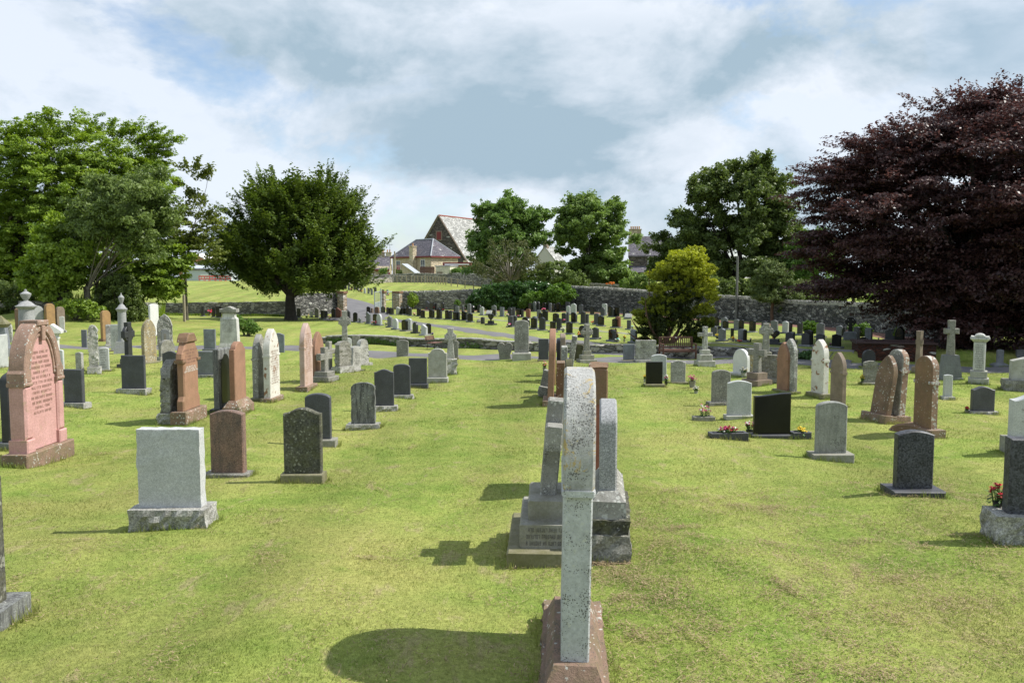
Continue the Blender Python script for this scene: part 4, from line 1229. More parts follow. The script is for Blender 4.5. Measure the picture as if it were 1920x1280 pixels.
t1, p = trough(1369, 825, 72, 13, None, 'long stone trough of crimson and white flowers left of the black wavy headstone')
bunch(t1, (0.0, 0, 0.06), 0.26, 0.14, ['crimson', 'magenta', 'crimson', 'white'], 34, 1)
t2, p = trough(1505, 824, 36, 13, None, 'short stone trough of yellow flowers right of the black wavy headstone')
bunch(t2, (0.02, 0, 0.05), 0.14, 0.12, ['yellow'], 20, 2)
t3, p = trough(1322, 790, 40, 8, None, 'low stone trough of pink and white flowers before the brown pitted headstone', mat='concrete')
bunch(t3, (0.0, 0, 0.04), 0.26, 0.26, ['magenta', 'white', 'pink'], 18, 3)
flowers(1405, 815, 22, 28, ['white', 'crimson', 'pink'], 'small bunch of pale flowers leaning at the black wavy headstone', 'dark', pot_h=0.3)
flowers(1298, 727, 20, 26, ['pink', 'magenta'], 'stone pot of pink flowers right of the rough whitish headstone', 'stone', pot_h=0.5)
flowers(1305, 738, 14, 16, ['white', 'cream'], 'low bunch of white flowers before the pot of pink ones', 'pale', pot_h=0.3)
flowers(1249, 722, 10, 22, ['white', 'pink'], 'white flowers between the small black headstone and the rough whitish one', 'dark', pot_h=0.3)
flowers(1209, 717, 8, 16, ['yellow', 'bronze'], 'little green and yellow plant left of the small black headstone', 'pale', pot_h=0.4)
flowers(1394, 708, 16, 22, ['white', 'cream'], 'pale flowers in a white vase at the bright white stone', 'pale', pot_h=0.4)
flowers(1616, 722, 8, 22, ['yellow'], 'yellow flowers left of the grey carved headstone', 'dark', pot_h=0.3)
flowers(1813, 775, 10, 14, ['red', 'crimson'], 'small red posy at the violet grey headstone', 'stone', pot_h=0.4)
# red silk flowers on the base at the right edge
p = at(1867, 1016)
p = Vector((p.x * (p.y + 0.22) / p.y, p.y + 0.22, 0))
r = thing('flower_bunch', 'bunch of dark red silk roses on the rock-faced base of the black flecked headstone', 'flowers', Vector((p.x, p.y, gz(p.x, p.y) + 0.19)), 0, GF)
bunch(r, (0.0, 0, 0.03), 0.12, 0.2, ['crimson', 'red'], 22, 12)
MB().lathe([(0.03, -0.01), (0.035, 0.05), (0.042, 0.07), (0.03, 0.07)], 10).build('pot', ST['granite_dark'], r, smooth=0.6)
flowers(393, 592, 12, 12, ['pink', 'red'], 'pink and red flowers between the black stones by the left wall', 'stone')
flowers(419, 595, 12, 9, ['orange', 'yellow', 'white'], 'orange flowers beside the white monument under the left wall', 'stone')

for o in list(D.objects):
    if o.parent is None and o.type == 'EMPTY' and o.get('category') in ('headstone', 'cross memorial', 'monument', 'flower trough') and o.location.y < 24 and not any(abs(b_[0] - o.location.x) < 1e-4 for b_ in BASES):
        xs_, ys_ = [], []
        for ch in o.children:
            if ch.name.split('.')[0] in ('plinth', 'step', 'footing', 'kerb', 'slab'):
                xs_ += [v_.co.x for v_ in ch.data.vertices if v_.co.z < 0.12]
                ys_ += [v_.co.y for v_ in ch.data.vertices if v_.co.z < 0.12]
        if xs_:
            BASES.append((o.location.x, o.location.y, o.rotation_euler.z, max(xs_), max(ys_)))
# ------------------------------------------------------------------ the newer lawn section beyond the low wall: rows of small modern headstones
YF = -52


def far_row(group, rows, yaw=YF):
    for e in rows:
        x0, x1, top, base, prof, mat, label = e[:7]
        o = e[7] if len(e) > 7 else {}
        w = (x1 - x0) * o.get('f', 0.8)
        gold = mat == 'granite_black' and not o.get('nogold')
        pl = (0.14, 0.06, 0.26) if not o.get('nopl') else None
        headstone((x0 + x1) / 2 - 0.06 * (x1 - x0), base + 0.5, top, w, prof, mat, label, pl, yaw + random.Random(x0 * 3).uniform(-4, 4), o.get('t', 0.11), group=group,
                  pm=o.get('pm', 'granite_grey'), ins=('gold', 0.3, 0.88, 6, 0.66) if gold else None)


B, S_, G_, P_, U_ = 'granite_black', 'granite_slate', 'granite_grey', 'granite_pale', 'granite_blue'
K_ = 'granite_dark'
far_row('headstones in front of the gateway', [
    (688, 694.5, 574.5, 589, 'ogee', B, 'black stone casting its shadow on the tarmac, first before the gate', {'nogold': 1}),
    (703, 712, 575, 588, 'arch', 'sand_brown', 'brown arched stone in front of the open metal gate'),
    (715, 722.5, 574, 587, 'ogee', B, 'black stone under the left edge of the small side gate', {'nogold': 1}),
    (725, 730.5, 576, 589, 'ogee', B, 'left of two touching black stones below the small side gate'),
    (730.5, 735.5, 576.5, 589, 'ogee', B, 'right of two touching black stones below the small side gate'),
    (736, 742.5, 577.5, 590, 'flat', 'mossdark', 'brownish stone left of the white propped slab by the gate pillar'),
    (749, 756.5, 575, 590, 'ogee', B, 'black stone immediately right of the white propped slab'),
    (757, 762, 576.5, 590, 'ogee', B, 'slim black stone between the white propped slab and the gilt heart stone'),
    (762, 770, 574, 591, 'round', B, 'black round-headed gilt stone with red flowers near the gate pillar', {'pm': 'concrete_pale'}),
    (770, 775, 577, 592, 'arch', K_, 'dark narrow stone right of the round-headed gilt one'),
    (782, 790, 578, 593, 'ogee', B, 'farther of two black stones standing apart right of the gate pillar'),
    (789, 797, 581, 596, 'ogee', B, 'nearer of two black stones standing apart right of the gate pillar'),
])
far_row('second row of the newer headstones', [
    (805, 813, 580, 596, 'flat', B, 'flat black stone with a tan plant before it, second newer row'),
    (813, 817, 581, 597, 'slope', B, 'slanting black stone right of the one with a tan plant'),
    (819, 827.5, 578, 598, 'ogee', B, 'tall black stone with pale right edge, second newer row'),
    (827.5, 831, 583, 598, 'ogee', K_, 'lower dark stone tucked right of the tall pale-edged one'),
    (835, 843.5, 581, 599, 'arch', B, 'black gilt stone on pale base with a dark companion on its right'),
    (843.5, 848, 582, 599, 'ogee', K_, 'dark companion right of the gilt stone on pale base'),
    (850, 858.5, 585, 601, 'flat', B, 'square black stone left of a narrow twin, second newer row'),
    (858.5, 862, 585, 601, 'flat', K_, 'narrow dark stone right of the square black one'),
    (866, 875, 582, 601, 'slope', B, 'sloping black stone with yellow flowers at its foot'),
    (875, 878.5, 585, 601, 'flat', K_, 'narrow dark stone right of the sloping one with yellow flowers'),
    (882.5, 892.5, 587, 603.5, 'peak', B, 'black stone on spreading base beside a rounded flower rock', {'nogold': 1}),
    (902, 909, 594, 607, 'ogee', K_, 'small dark stone standing alone left of the black heart', {'nopl': 1}),
])
far_row('stones along the foot of the rubble wall', [
    (798, 809, 564, 581, 'slope', S_, 'leaning slate stone with bright edge, first below the rubble wall'),
    (810, 818, 567, 582, 'flat', B, 'black stone with red flowers below the rubble wall', {'nogold': 1}),
    (818, 823, 569, 582, 'flat', K_, 'dark stone right of the black one with red flowers'),
    (827, 833, 567, 583, 'arch', B, 'brown gilt black stone alone below the rubble wall'),
    (851, 857.5, 571, 585, 'flat', K_, 'tall dark slab below a bright green shrub on the wall'),
    (858, 865.5, 574, 586, 'low', G_, 'light grey stone with bright edge right of the tall dark slab'),
    (866, 870, 573, 588, 'arch', S_, 'narrow slate stone right of the light grey bright-edged one'),
    (876.5, 884, 569, 587, 'arch', G_, 'grey stone standing alone just left of the ivy hedge'),
    (886, 894, 572, 587, 'round', B, 'black gilt round stone at the left end of the ivy hedge'),
    (895, 903, 571, 586, 'round', B, 'black rounded stone turned away at the left end of the ivy hedge', {'nogold': 1}),
])
far_row('stones along the foot of the ivy hedge', [
    (930, 937, 561, 576, 'arch', B, 'black stone at the start of the row below the ivy hedge'),
    (940.5, 947.5, 561, 578, 'arch', G_, 'grey bright-edged stone with red and white flowers below the ivy hedge'),
    (948, 951, 563, 578, 'arch', S_, 'slim slate stone touching the grey bright-edged one'),
    (952, 960, 563, 579, 'flat', B, 'dark square stone in front of a pale curved-top one', {'nogold': 1}),
    (957, 965, 561, 578, 'arch', 'granite_silver', 'pale curved-top stone behind the dark square one'),
    (966, 973, 567, 581, 'arch', K_, 'dark arched stone with pink blooms below the hedge'),
    (973, 976.5, 569, 581, 'arch', G_, 'slim grey stone right of the dark arched one with pink blooms'),
    (978, 986, 564.5, 582, 'arch', B, 'black gilt stone paired with a pale-edged one below the shrub'),
    (986, 990, 564, 582, 'arch', G_, 'pale-edged partner of the black gilt stone below the shrub'),
    (991, 998.5, 568, 584, 'ogee', B, 'black gilt stone with small humped top below the light green shrub'),
    (999.5, 1006, 565, 584, 'round', G_, 'mid grey stone overlapped by a dark one below the round shrub'),
    (1005, 1013, 565, 584, 'round', K_, 'dark stone overlapping the mid grey one below the round shrub'),
    (1020.5, 1028, 567, 584, 'arch', B, 'black gilt stone with a wide red wreath at its foot'),
    (1029, 1035, 568, 584, 'arch', G_, 'grey stone between two black gilt ones below the round shrub'),
    (1034.5, 1041, 569, 585, 'arch', B, 'black gilt stone with red flowers right of the grey one'),
    (1047.5, 1056, 567, 585, 'ogee', B, 'black gilt stone with a white kerb, right of the round shrub'),
    (1060.5, 1069, 566, 584, 'flat', S_, 'square slate stone behind a smaller pale one near the wall'),
    (1062, 1070, 573, 589, 'ogee', P_, 'small pale stone in front of the square slate one'),
    (1076, 1088, 569, 590, 'ogee', P_, 'large pale greenish stone with shaped shoulders by the wall'),
    (1090, 1099, 571, 589, 'low', S_, 'tall slate stone right of the large pale greenish one'),
    (1111, 1119, 574, 590, 'low', B, 'black stone under a small yellow green shrub by the wall', {'nogold': 1}),
    (1126, 1135, 576, 592, 'round', S_, 'slate round stone with photo panel in front of a pale one'),
    (1129, 1139.5, 569, 590, 'low', P_, 'pale broad stone behind the slate one with photo panel'),
    (1140.5, 1149.5, 573.5, 594, 'arch', B, 'black stone with gilt oval right of the pale broad one'),
    (1150, 1155, 578, 594, 'arch', K_, 'dark narrow stone between two black gilt ones by the cypress'),
    (1157.5, 1167.5, 575, 594, 'flat', B, 'square black stone with gilt panel left of the cypress'),
    (1168, 1172.5, 579, 594, 'flat', K_, 'dark low stone hidden beside the golden cypress'),
])
far_row('third row of the newer headstones', [
    (900, 908.5, 575, 591, 'ogee', P_, 'whitish stone with humped top left of the open book'),
    (922, 932, 572, 589, 'ogee', G_, 'large plain grey stone behind a small black one'),
    (927, 933, 580, 592.5, 'ogee', B, 'small black stone in front of the large plain grey one'),
    (942, 950.5, 576, 593.5, 'flat', U_, 'plain blue grey square stone with no lettering in the third row'),
    (952, 961, 577, 593, 'arch', K_, 'dark stone with pale edge and red flowers in the third row'),
    (960, 966.5, 576, 592, 'flat', S_, 'slate slab behind the dark stone with red flowers'),
    (968, 977.5, 579, 595, 'flat', B, 'black gilt stone with pink flowers before the ivy hedge rows'),
    (977.5, 982, 580, 595, 'flat', K_, 'dark narrow stone touching the black gilt one with pink flowers'),
    (986.5, 995.5, 579, 596.5, 'arch', 'granite_rose', 'red granite stone with yellow and red flowers'),
    (1007, 1015, 581, 597, 'flat', G_, 'grey square stone behind a small black one with orange flowers'),
    (1010.5, 1018, 586, 600, 'arch', B, 'small black stone with orange flowers'),
    (1023, 1034, 582, 602, 'ogee', B, 'broad black stone of the third row right of the orange flowers', {'nogold': 1}),
    (1037, 1049, 587, 604, 'arch', B, 'black stone with two overlapping arched heads', {'t': 0.14}),
    (1053.5, 1063, 586.5, 605.5, 'arch', K_, 'dark pale-edged stone with a magenta bouquet'),
    (1063, 1067, 585, 604, 'arch', S_, 'slate stone right of the one with magenta bouquet'),
    (1071, 1081, 585.5, 605.5, 'arch', B, 'black gilt stone on white base in the third row'),
    (1081, 1085, 590, 605, 'arch', K_, 'little dark stone touching the gilt stone on white base'),
    (1089, 1099, 584, 607.5, 'ogee', K_, 'tall black stone in front of the tall slate one'),
    (1099, 1104, 588, 607, 'ogee', S_, 'slate narrow stone right of the tall black one'),
    (1114, 1125, 587.5, 608.5, 'arch', S_, 'slate stone with red flowers on its left and white on its right'),
    (1128, 1140, 592, 611.5, 'ogee', B, 'black stone on wide dark base with red posy'),
    (1148, 1159, 597, 614.5, 'ogee', B, 'low black stone in front of the small red granite one'),
    (1154, 1164.5, 593, 614.5, 'ogee', 'granite_rose', 'small red granite stone behind the low black one'),
    (1176, 1183.5, 600, 618, 'flat', S_, 'slate square stone with turquoise flowers left of the cypress'),
    (1296, 1302, 616, 632, 'flat', P_, 'pale stone peeping out right of the golden cypress'),
])
far_row('fourth row of the newer headstones', [
    (953, 963.5, 593, 613, 'flat', S_, 'dark grey square stone with pink flowers left of the tall grey monument'),
    (963, 969.5, 592, 612, 'arch', K_, 'dark stone touching the square one beside the tall grey monument'),
    (978, 995, 594, 612, 'round', B, 'black stone with white curved edge behind the tall grey monument', {'nogold': 1}),
    (996, 1007.5, 595.5, 617, 'low', B, 'black curved-top stone on long plinth right of the tall grey monument'),
    (1004, 1013.5, 593, 615.5, 'low', U_, 'white-edged slate stone behind the black curved-top one'),
    (1018, 1030, 595, 619.5, 'ogee', K_, 'plain dark green grey stone, tall, fourth newer row'),
    (1038, 1048.5, 603, 622.5, 'flat', B, 'square black gilt stone left of the white flower vase'),
    (1044, 1053.5, 596, 619, 'peak', K_, 'dark stone behind the square gilt one by the white flower vase'),
    (1062, 1074.5, 603, 627, 'ogee', B, 'black leaning-topped gilt stone right of the white flower vase'),
    (1118, 1130.5, 614, 635.5, 'ogee', K_, 'plain dark stone with a pink posy right of the wheel cross'),
    (1150, 1164.5, 618, 641, 'peak', K_, 'black stone beside a bronze leaved bush'),
    (1190, 1202.5, 618, 643, 'ogee', U_, 'blue grey stone behind the low cypress branches'),
])
far_row('stones along the kerbed path', [
    (653.5, 661, 581, 601.5, 'slope', K_, 'dark stone with sloping top nearest the left gate pillar'),
    (663, 670.5, 585.5, 604, 'ogee', B, 'black stone left of the tiny grey marker', {'nogold': 1}),
    (692, 700.5, 585, 607, 'slope', G_, 'grey stone right of the small wooden cross'),
    (700, 710.5, 588, 608.5, 'peak', B, 'black gilt stone with a planter of red flowers by the kerbed path'),
    (712, 722, 588.5, 610, 'round', 'granite_silver', 'pale round-topped stone left of a ball of white flowers'),
    (732, 740.5, 593.5, 613.5, 'ogee', G_, 'greenish grey stone half behind a paler one by the kerbed path'),
    (737.5, 747.5, 597, 618, 'round', 'granite_silver', 'pale grey stone overlapping the greenish grey one'),
    (754, 765.5, 599, 621, 'ogee', B, 'black stone with gilt emblem on wide plinth by the kerbed path', {'pm': 'concrete'}),
    (762, 773, 597, 620, 'low', 'granite_silver', 'pale stone with ragged bright edge right of the gilt emblem stone'),
    (791, 802, 608, 629, 'slope', 'granite_silver', 'pale grey stone on a white plinth near the metal bench', {'pm': 'concrete_pale'}),
    (800.5, 808, 606, 627.5, 'ogee', B, 'black stone right of the pale one on white plinth', {'nogold': 1}),
    (780, 789, 604, 624.5, 'barrel', K_, 'dark stone of odd urn-like outline with red and white flowers', {'pm': 'granite_dark'}),
])
far_row('right hand back row of the newer headstones', [
    (1338, 1349.5, 593, 612.5, 'arch', B, 'black gilt stone just right of the golden cypress'),
    (1352, 1366, 595, 616.5, 'ogee', G_, 'plain grey humped stone behind a black gilt one'),
    (1362, 1373.5, 601, 617.5, 'ogee', B, 'black gilt stone in front of the plain grey humped one'),
    (1376, 1387, 598.5, 618.5, 'low', G_, 'plain grey stone touching a black gilt one before the dark wall'),
    (1385, 1395.5, 599, 618.5, 'arch', B, 'black gilt stone touching the plain grey one before the dark wall'),
    (1405, 1418, 600, 623, 'arch', B, 'black stone with a white vase on pale plinth before the dark wall', {'pm': 'concrete_pale'}),
    (1428, 1438.5, 602, 621, 'low', S_, 'slate stone behind the left side of the tall pale celtic cross'),
    (1445, 1460, 600, 625.5, 'ogee', G_, 'broad grey stone below the small pine tree'),
    (1467, 1479.5, 602, 625, 'ogee', 'granite_silver', 'pale streaky stone right of the small pine tree'),
    (1481.5, 1494, 603, 624.5, 'ogee', B, 'black gilt stone right of the pale streaky one'),
    (1495, 1505.5, 606, 628.5, 'flat', K_, 'dark square stone left of the rounded bush'),
    (1531, 1547, 605, 632.5, 'peak', G_, 'tall grey stone right of the rounded bush'),
    (1568, 1581, 610, 632.5, 'ogee', U_, 'blue grey stone with purple flowers left of the black cross'),
    (1581, 1585.5, 613, 632.5, 'arch', K_, 'dark narrow stone touching the blue grey one by the black cross'),
    (1601, 1613.5, 612, 635.5, 'peak', G_, 'grey stone with bright edge right of the black cross'),
    (1631.5, 1646, 615, 637.5, 'low', U_, 'blue grey stone with a white flower behind the brick enclosure'),
    (1660, 1681, 617, 639.5, 'ogee', S_, 'broad slate stone with a dark panel behind the brick enclosure'),
    (1690, 1709, 612, 642, 'gothic', B, 'tall black pointed gilt stone behind the brick enclosure'),
    (1723, 1733.5, 622, 641, 'low', K_, 'dark stone partly behind the slim brown cross'),
    (1751, 1766, 623, 648, 'low', B, 'black stone with orange flowers left of the tall shaded cross', {'nogold': 1}),
])
far_row('right hand front row of the newer headstones', [
    (1333, 1346, 611, 630.5, 'ogee', S_, 'slate blue stone behind the white spotted cross'),
    (1346.5, 1351, 611, 632, 'ogee', B, 'black stone edge right of the slate blue one with yellow flowers', {'nogold': 1}),
    (1356, 1370.5, 616, 639, 'ogee', U_, 'pale blue grey stone on plinth between two yellow bunches'),
    (1370.5, 1375.5, 615, 637, 'ogee', B, 'black stone tucked behind the pale blue grey one', {'nogold': 1}),
    (1384, 1400, 617, 640, 'ogee', U_, 'larger blue grey stone with red flowers lying before it'),
    (1399.5, 1405, 618, 641, 'ogee', B, 'black stone tucked behind the larger blue grey one', {'nogold': 1}),
    (1473, 1490.5, 622, 645.5, 'ogee', S_, 'slate stone right of the black heart stone'),
    (1490, 1495, 622, 641, 'ogee', K_, 'dark stone touching the slate one right of the black heart'),
    (1503, 1520.5, 624, 649.5, 'ogee', K_, 'dark stone with a narrow vase and brown plant before it'),
    (1519, 1536.5, 619, 649.5, 'peak', B, 'tall plain black stone left of the dark gilt one', {'nogold': 1}),
    (1541, 1558, 626, 649, 'peak', S_, 'dark humped stone behind the ornate white gravestone'),
    (1560, 1578.5, 626, 652.5, 'peak', B, 'plain black humped stone on the lawn right of the ornate white gravestone', {'nogold': 1}),
    (1622, 1638, 632, 647, 'notch', B, 'black low stone directly behind the brick enclosure wall', {'nogold': 1}),
])
far_row('stones shaded by the broad tree at the left wall', [
    (378, 384.5, 574, 592.5, 'flat', K_, 'leftmost of three black stones by the left field wall', {'f': 0.6}),
    (398, 404.5, 576, 594.5, 'flat', B, 'middle of three black stones by the left field wall', {'f': 0.6, 'nogold': 1}),
    (406, 415.5, 574, 595.5, 'flat', B, 'third black stone by the left field wall, behind the white monument', {'nogold': 1}),
    (539, 544, 574, 593, 'flat', K_, 'dark stone at the foot of the broad tree trunk'),
    (548, 553.5, 573, 589, 'slope', G_, 'grey bright-edged stone just right of the broad tree trunk'),
    (557.5, 564, 578, 595.5, 'flat', 'mossdark', 'brown stone behind flowers right of the broad tree trunk'),
    (582.5, 586.5, 583, 595, 'flat', P_, 'little white stone near the red edging under the broad tree'),
    (591, 599.5, 576, 595.5, 'slope', 'weathered', 'brown grey stone with bright edge in the shade row'),
    (602, 608.5, 582, 597.5, 'flat', 'mossdark', 'mossy brown stone between the bright-edged one and the red-black one'),
    (609, 614.5, 583, 597, 'flat', K_, 'dark stone with a red trim in the shade row'),
    (622, 630.5, 578, 596, 'arch', B, 'black stone with square gilt panel left of the gate pillar'),
    (630, 642, 577, 596.5, 'slope', 'granite_rose', 'large dark reddish stone against the left gate pillar'),
    (673, 678.5, 596, 605, 'slope', G_, 'tiny grey marker stone between the black stone and the wooden cross'),
], -40)
far_row('little stones along the upper road beyond the gate', [
    (633, 636.5, 530, 540.5, 'flat', G_, 'grey stone at the far end of the upper road row', {'nopl': 1}),
    (645, 647.5, 531.5, 541.5, 'flat', K_, 'left one of two small dark stones at the far end of the upper road row', {'nopl': 1}),
    (648, 651.5, 532, 541.5, 'flat', K_, 'right one of two small dark stones at the far end of the upper road row', {'nopl': 1}),
    (654, 657, 533, 543.5, 'flat', G_, 'grey stone left of the pink flowers in the upper road row', {'nopl': 1}),
    (665, 668.5, 534, 542.5, 'flat', K_, 'dark stone right of the pink flowers in the upper road row', {'nopl': 1}),
    (671, 675, 534, 544.5, 'slope', K_, 'dark slanting stone in the middle of the upper road row', {'nopl': 1}),
    (677, 681, 536, 546.5, 'slope', S_, 'slate slanting stone in the middle of the upper road row', {'nopl': 1}),
    (684, 687.5, 540, 549.5, 'arch', P_, 'white little stone in the upper road row', {'nopl': 1}),
    (691, 694.5, 539, 550.5, 'slope', G_, 'grey stone right of the white little one in the upper road row', {'nopl': 1}),
    (697, 700.5, 541, 552.5, 'arch', G_, 'grey stone nearest the open gate in the upper road row', {'nopl': 1}),
    (703.5, 708, 539, 547, 'flat', K_, 'dark stone just left of the open gate top in the upper road row', {'nopl': 1}),
    (718, 721.5, 543, 549, 'flat', K_, 'dark stone behind the middle pillar in the upper road row', {'nopl': 1}),
    (726.5, 730, 543, 553, 'arch', U_, 'blue grey stone seen through the small side gate', {'nopl': 1}),
], -58)

# white propped slab, narrow post, wooden cross, books, hearts
p = at(746, 590.5)
r = thing('grave_marker', 'white slab propped at a slant among the black stones before the gate', 'grave marker', p + Vector((0, 0.3, 0)), R(-30), None, (0, 0))
MB().prism([(-0.2, 0), (-0.05, 0), (0.22, 0.5), (-0.1, 0.62), (-0.2, 0.56)], -0.05, 0.05, 0.01).build('slab', ST['marble'], r)
p = at(697, 587.5)
r = thing('grave_marker', 'narrow pale post stone behind the grey stone near the gate', 'grave marker', p + Vector((0, 0.2, 0)), R(-40))
MB().frustum(0.24, 0.14, 0.2, 0.1, -0.05, 0.42).build('slab', ST['sand_grey'], r)
p = at(688, 606.5)
r = thing('wooden_cross', 'small dark wooden cross left of the grey stone by the kerbed path', 'wooden cross', p + Vector((0, 0.1, 0)), R(-20), None, (0, 4))
wd = plain('dark weathered wood', (0.06, 0.035, 0.02), 0.8, var=0.4)
MB().box(-0.03, 0.03, -0.02, 0.02, -0.1, 0.48, 0.004).build('upright', wd, r)
MB().box(-0.17, 0.17, -0.035, -0.02, 0.33, 0.4, 0.004).build('crosspiece', wd, r)


def book(px, base, w, h, label):
    p = at(px, base)
    r = thing('book_memorial', label, 'book memorial', p + Vector((0, 0.25, 0)), R(-25), 'open book memorials')
    k = 1 / pz(p.y)
    W, H = w * k, h * k
    MB().frustum(W, 0.34, W * 0.95, 0.28, -0.05, H * 0.3).build('plinth', ST['granite_grey'], r)
    for s in (-1, 1):
        M = Matrix.Translation((0, 0.06, H * 0.3)) @ Matrix.Rotation(R(-38), 4, 'X')
        pr = [(0, 0), (s * W * 0.46, 0.02), (s * W * 0.46, H * 0.85), (s * W * 0.2, H * 0.93), (0, H * 0.85)]
        MB().prism(pr, -0.035, 0.035, 0.008, M).build('page', ST['marble_old'], r)


book(915, 591.5, 12, 9, 'white open book memorial left of the large plain grey stone')
book(1178, 598.5, 15, 10, 'white open book memorial left of the golden cypress')


def heart(px, base, top, w, label, yaw=-35, disc=False):
    p = at(px, base)
    p = Vector((p.x * (p.y + 0.25) / p.y, p.y + 0.25, gz(p.x, p.y + 0.25)))
    r = thing('heart_memorial', label, 'heart memorial', p, R(yaw), 'black heart and round memorials')
    k = 1 / pz(p.y)
    H, W = z_at(top, p.y) - p.z, w * k * 1.15
    MB().box(-W * 0.75, W * 0.75, -0.22, 0.22, -0.05, H * 0.12, 0.01).build('plinth', ST['granite_dark'], r)
    MB().frustum(W * 0.9, 0.2, W * 0.8, 0.16, H * 0.12, H * 0.38).build('base_block', ST['granite_black'], r)
    MB().prism(profile('disc' if disc else 'heart', W, H * 0.64), -0.05, 0.05, 0.008, Matrix.Translation((0, 0, H * 0.36))).build('heart', ST['granite_black'], r, smooth=SM)
    l = letters(W * 0.55, H * 0.6, H * 0.84, 4, int(px), y=-0.053)
    l.build('lettering', GOLD, r)


heart(920.5, 609.5, 588, 11, 'black heart on a block base beside the kerbed path')
heart(1452, 646, 619, 17, 'black gilt heart with orange and white flowers right of the tall celtic cross')
heart(1092, 633, 610, 12, 'black round-headed memorial half hidden by the wheel cross', disc=True)

# black celtic cross on a rounded stone, by the right wall
p = at(1594, 637.5)
p = Vector((p.x * (p.y + 0.2) / p.y, p.y + 0.2, gz(p.x, p.y + 0.2)))
r = thing('cross_memorial', 'black celtic cross rising from a rounded grey stone before the wall', 'cross memorial', p, R(-25))
H = z_at(594, p.y) - p.z
hb = H * 0.37
MB().prism(profile('arch', 0.5, hb + 0.05), -0.16, 0.16, 0.015, Matrix.Translation((0, 0, -0.05))).build('base_stone', ST['granite_blue'], r, smooth=SM)
MB().prism(cross_outline(H - hb + 0.02, 0.42, 0.13, (H - hb) * 0.7, 0.13, 0.02), -0.05, 0.05, 0.01, Matrix.Translation((0, 0, hb - 0.02))).build('cross', ST['granite_black'], r)
mb = MB()
for a in range(4):
    mb.prism(arc(0, 0, 0.19, 0.19, a * 90 + 20, a * 90 + 70, 6) + arc(0, 0, 0.13, 0.13, a * 90 + 70, a * 90 + 20, 6), -0.03, 0.03, 0.006, Matrix.Translation((0, 0, hb - 0.02 + (H - hb) * 0.7)))
mb.build('ring', ST['granite_black'], r)
# slim dark cross in the shade row
grave_cross(582, 591, 570, 0.34, 0.09, 'granite_dark', 'thin dark cross in the shade right of the broad tree trunk', [(0.3, 0.1, 0.8)], False, -30, 0.07, arm=0.25, sizes_m=True)
# rounded flower rock
p = at(897.5, 605)
r = thing('boulder', 'small rounded rock with flowers right of the spreading-base stone', 'boulder', p + Vector((0, 0.1, 0)))
MB().blob((0, 0, 0.08), 0.14, 0.12, 0.13, 9, 6, 0.1, random.Random(3)).build('rock', ST['rough_grey'], r)
# flat ledger slab under the broad tree
p = at(500, 589)
r = thing('ledger_slab', 'flat grey slab lying under the broad tree by the left wall', 'ledger slab', p + Vector((0, 0.5, 0)), R(8), None, (14, 0))
MB().box(-1.3, 1.3, -0.5, 0.5, -0.02, 0.1, 0.01).build('slab', ST['granite_slate'], r)

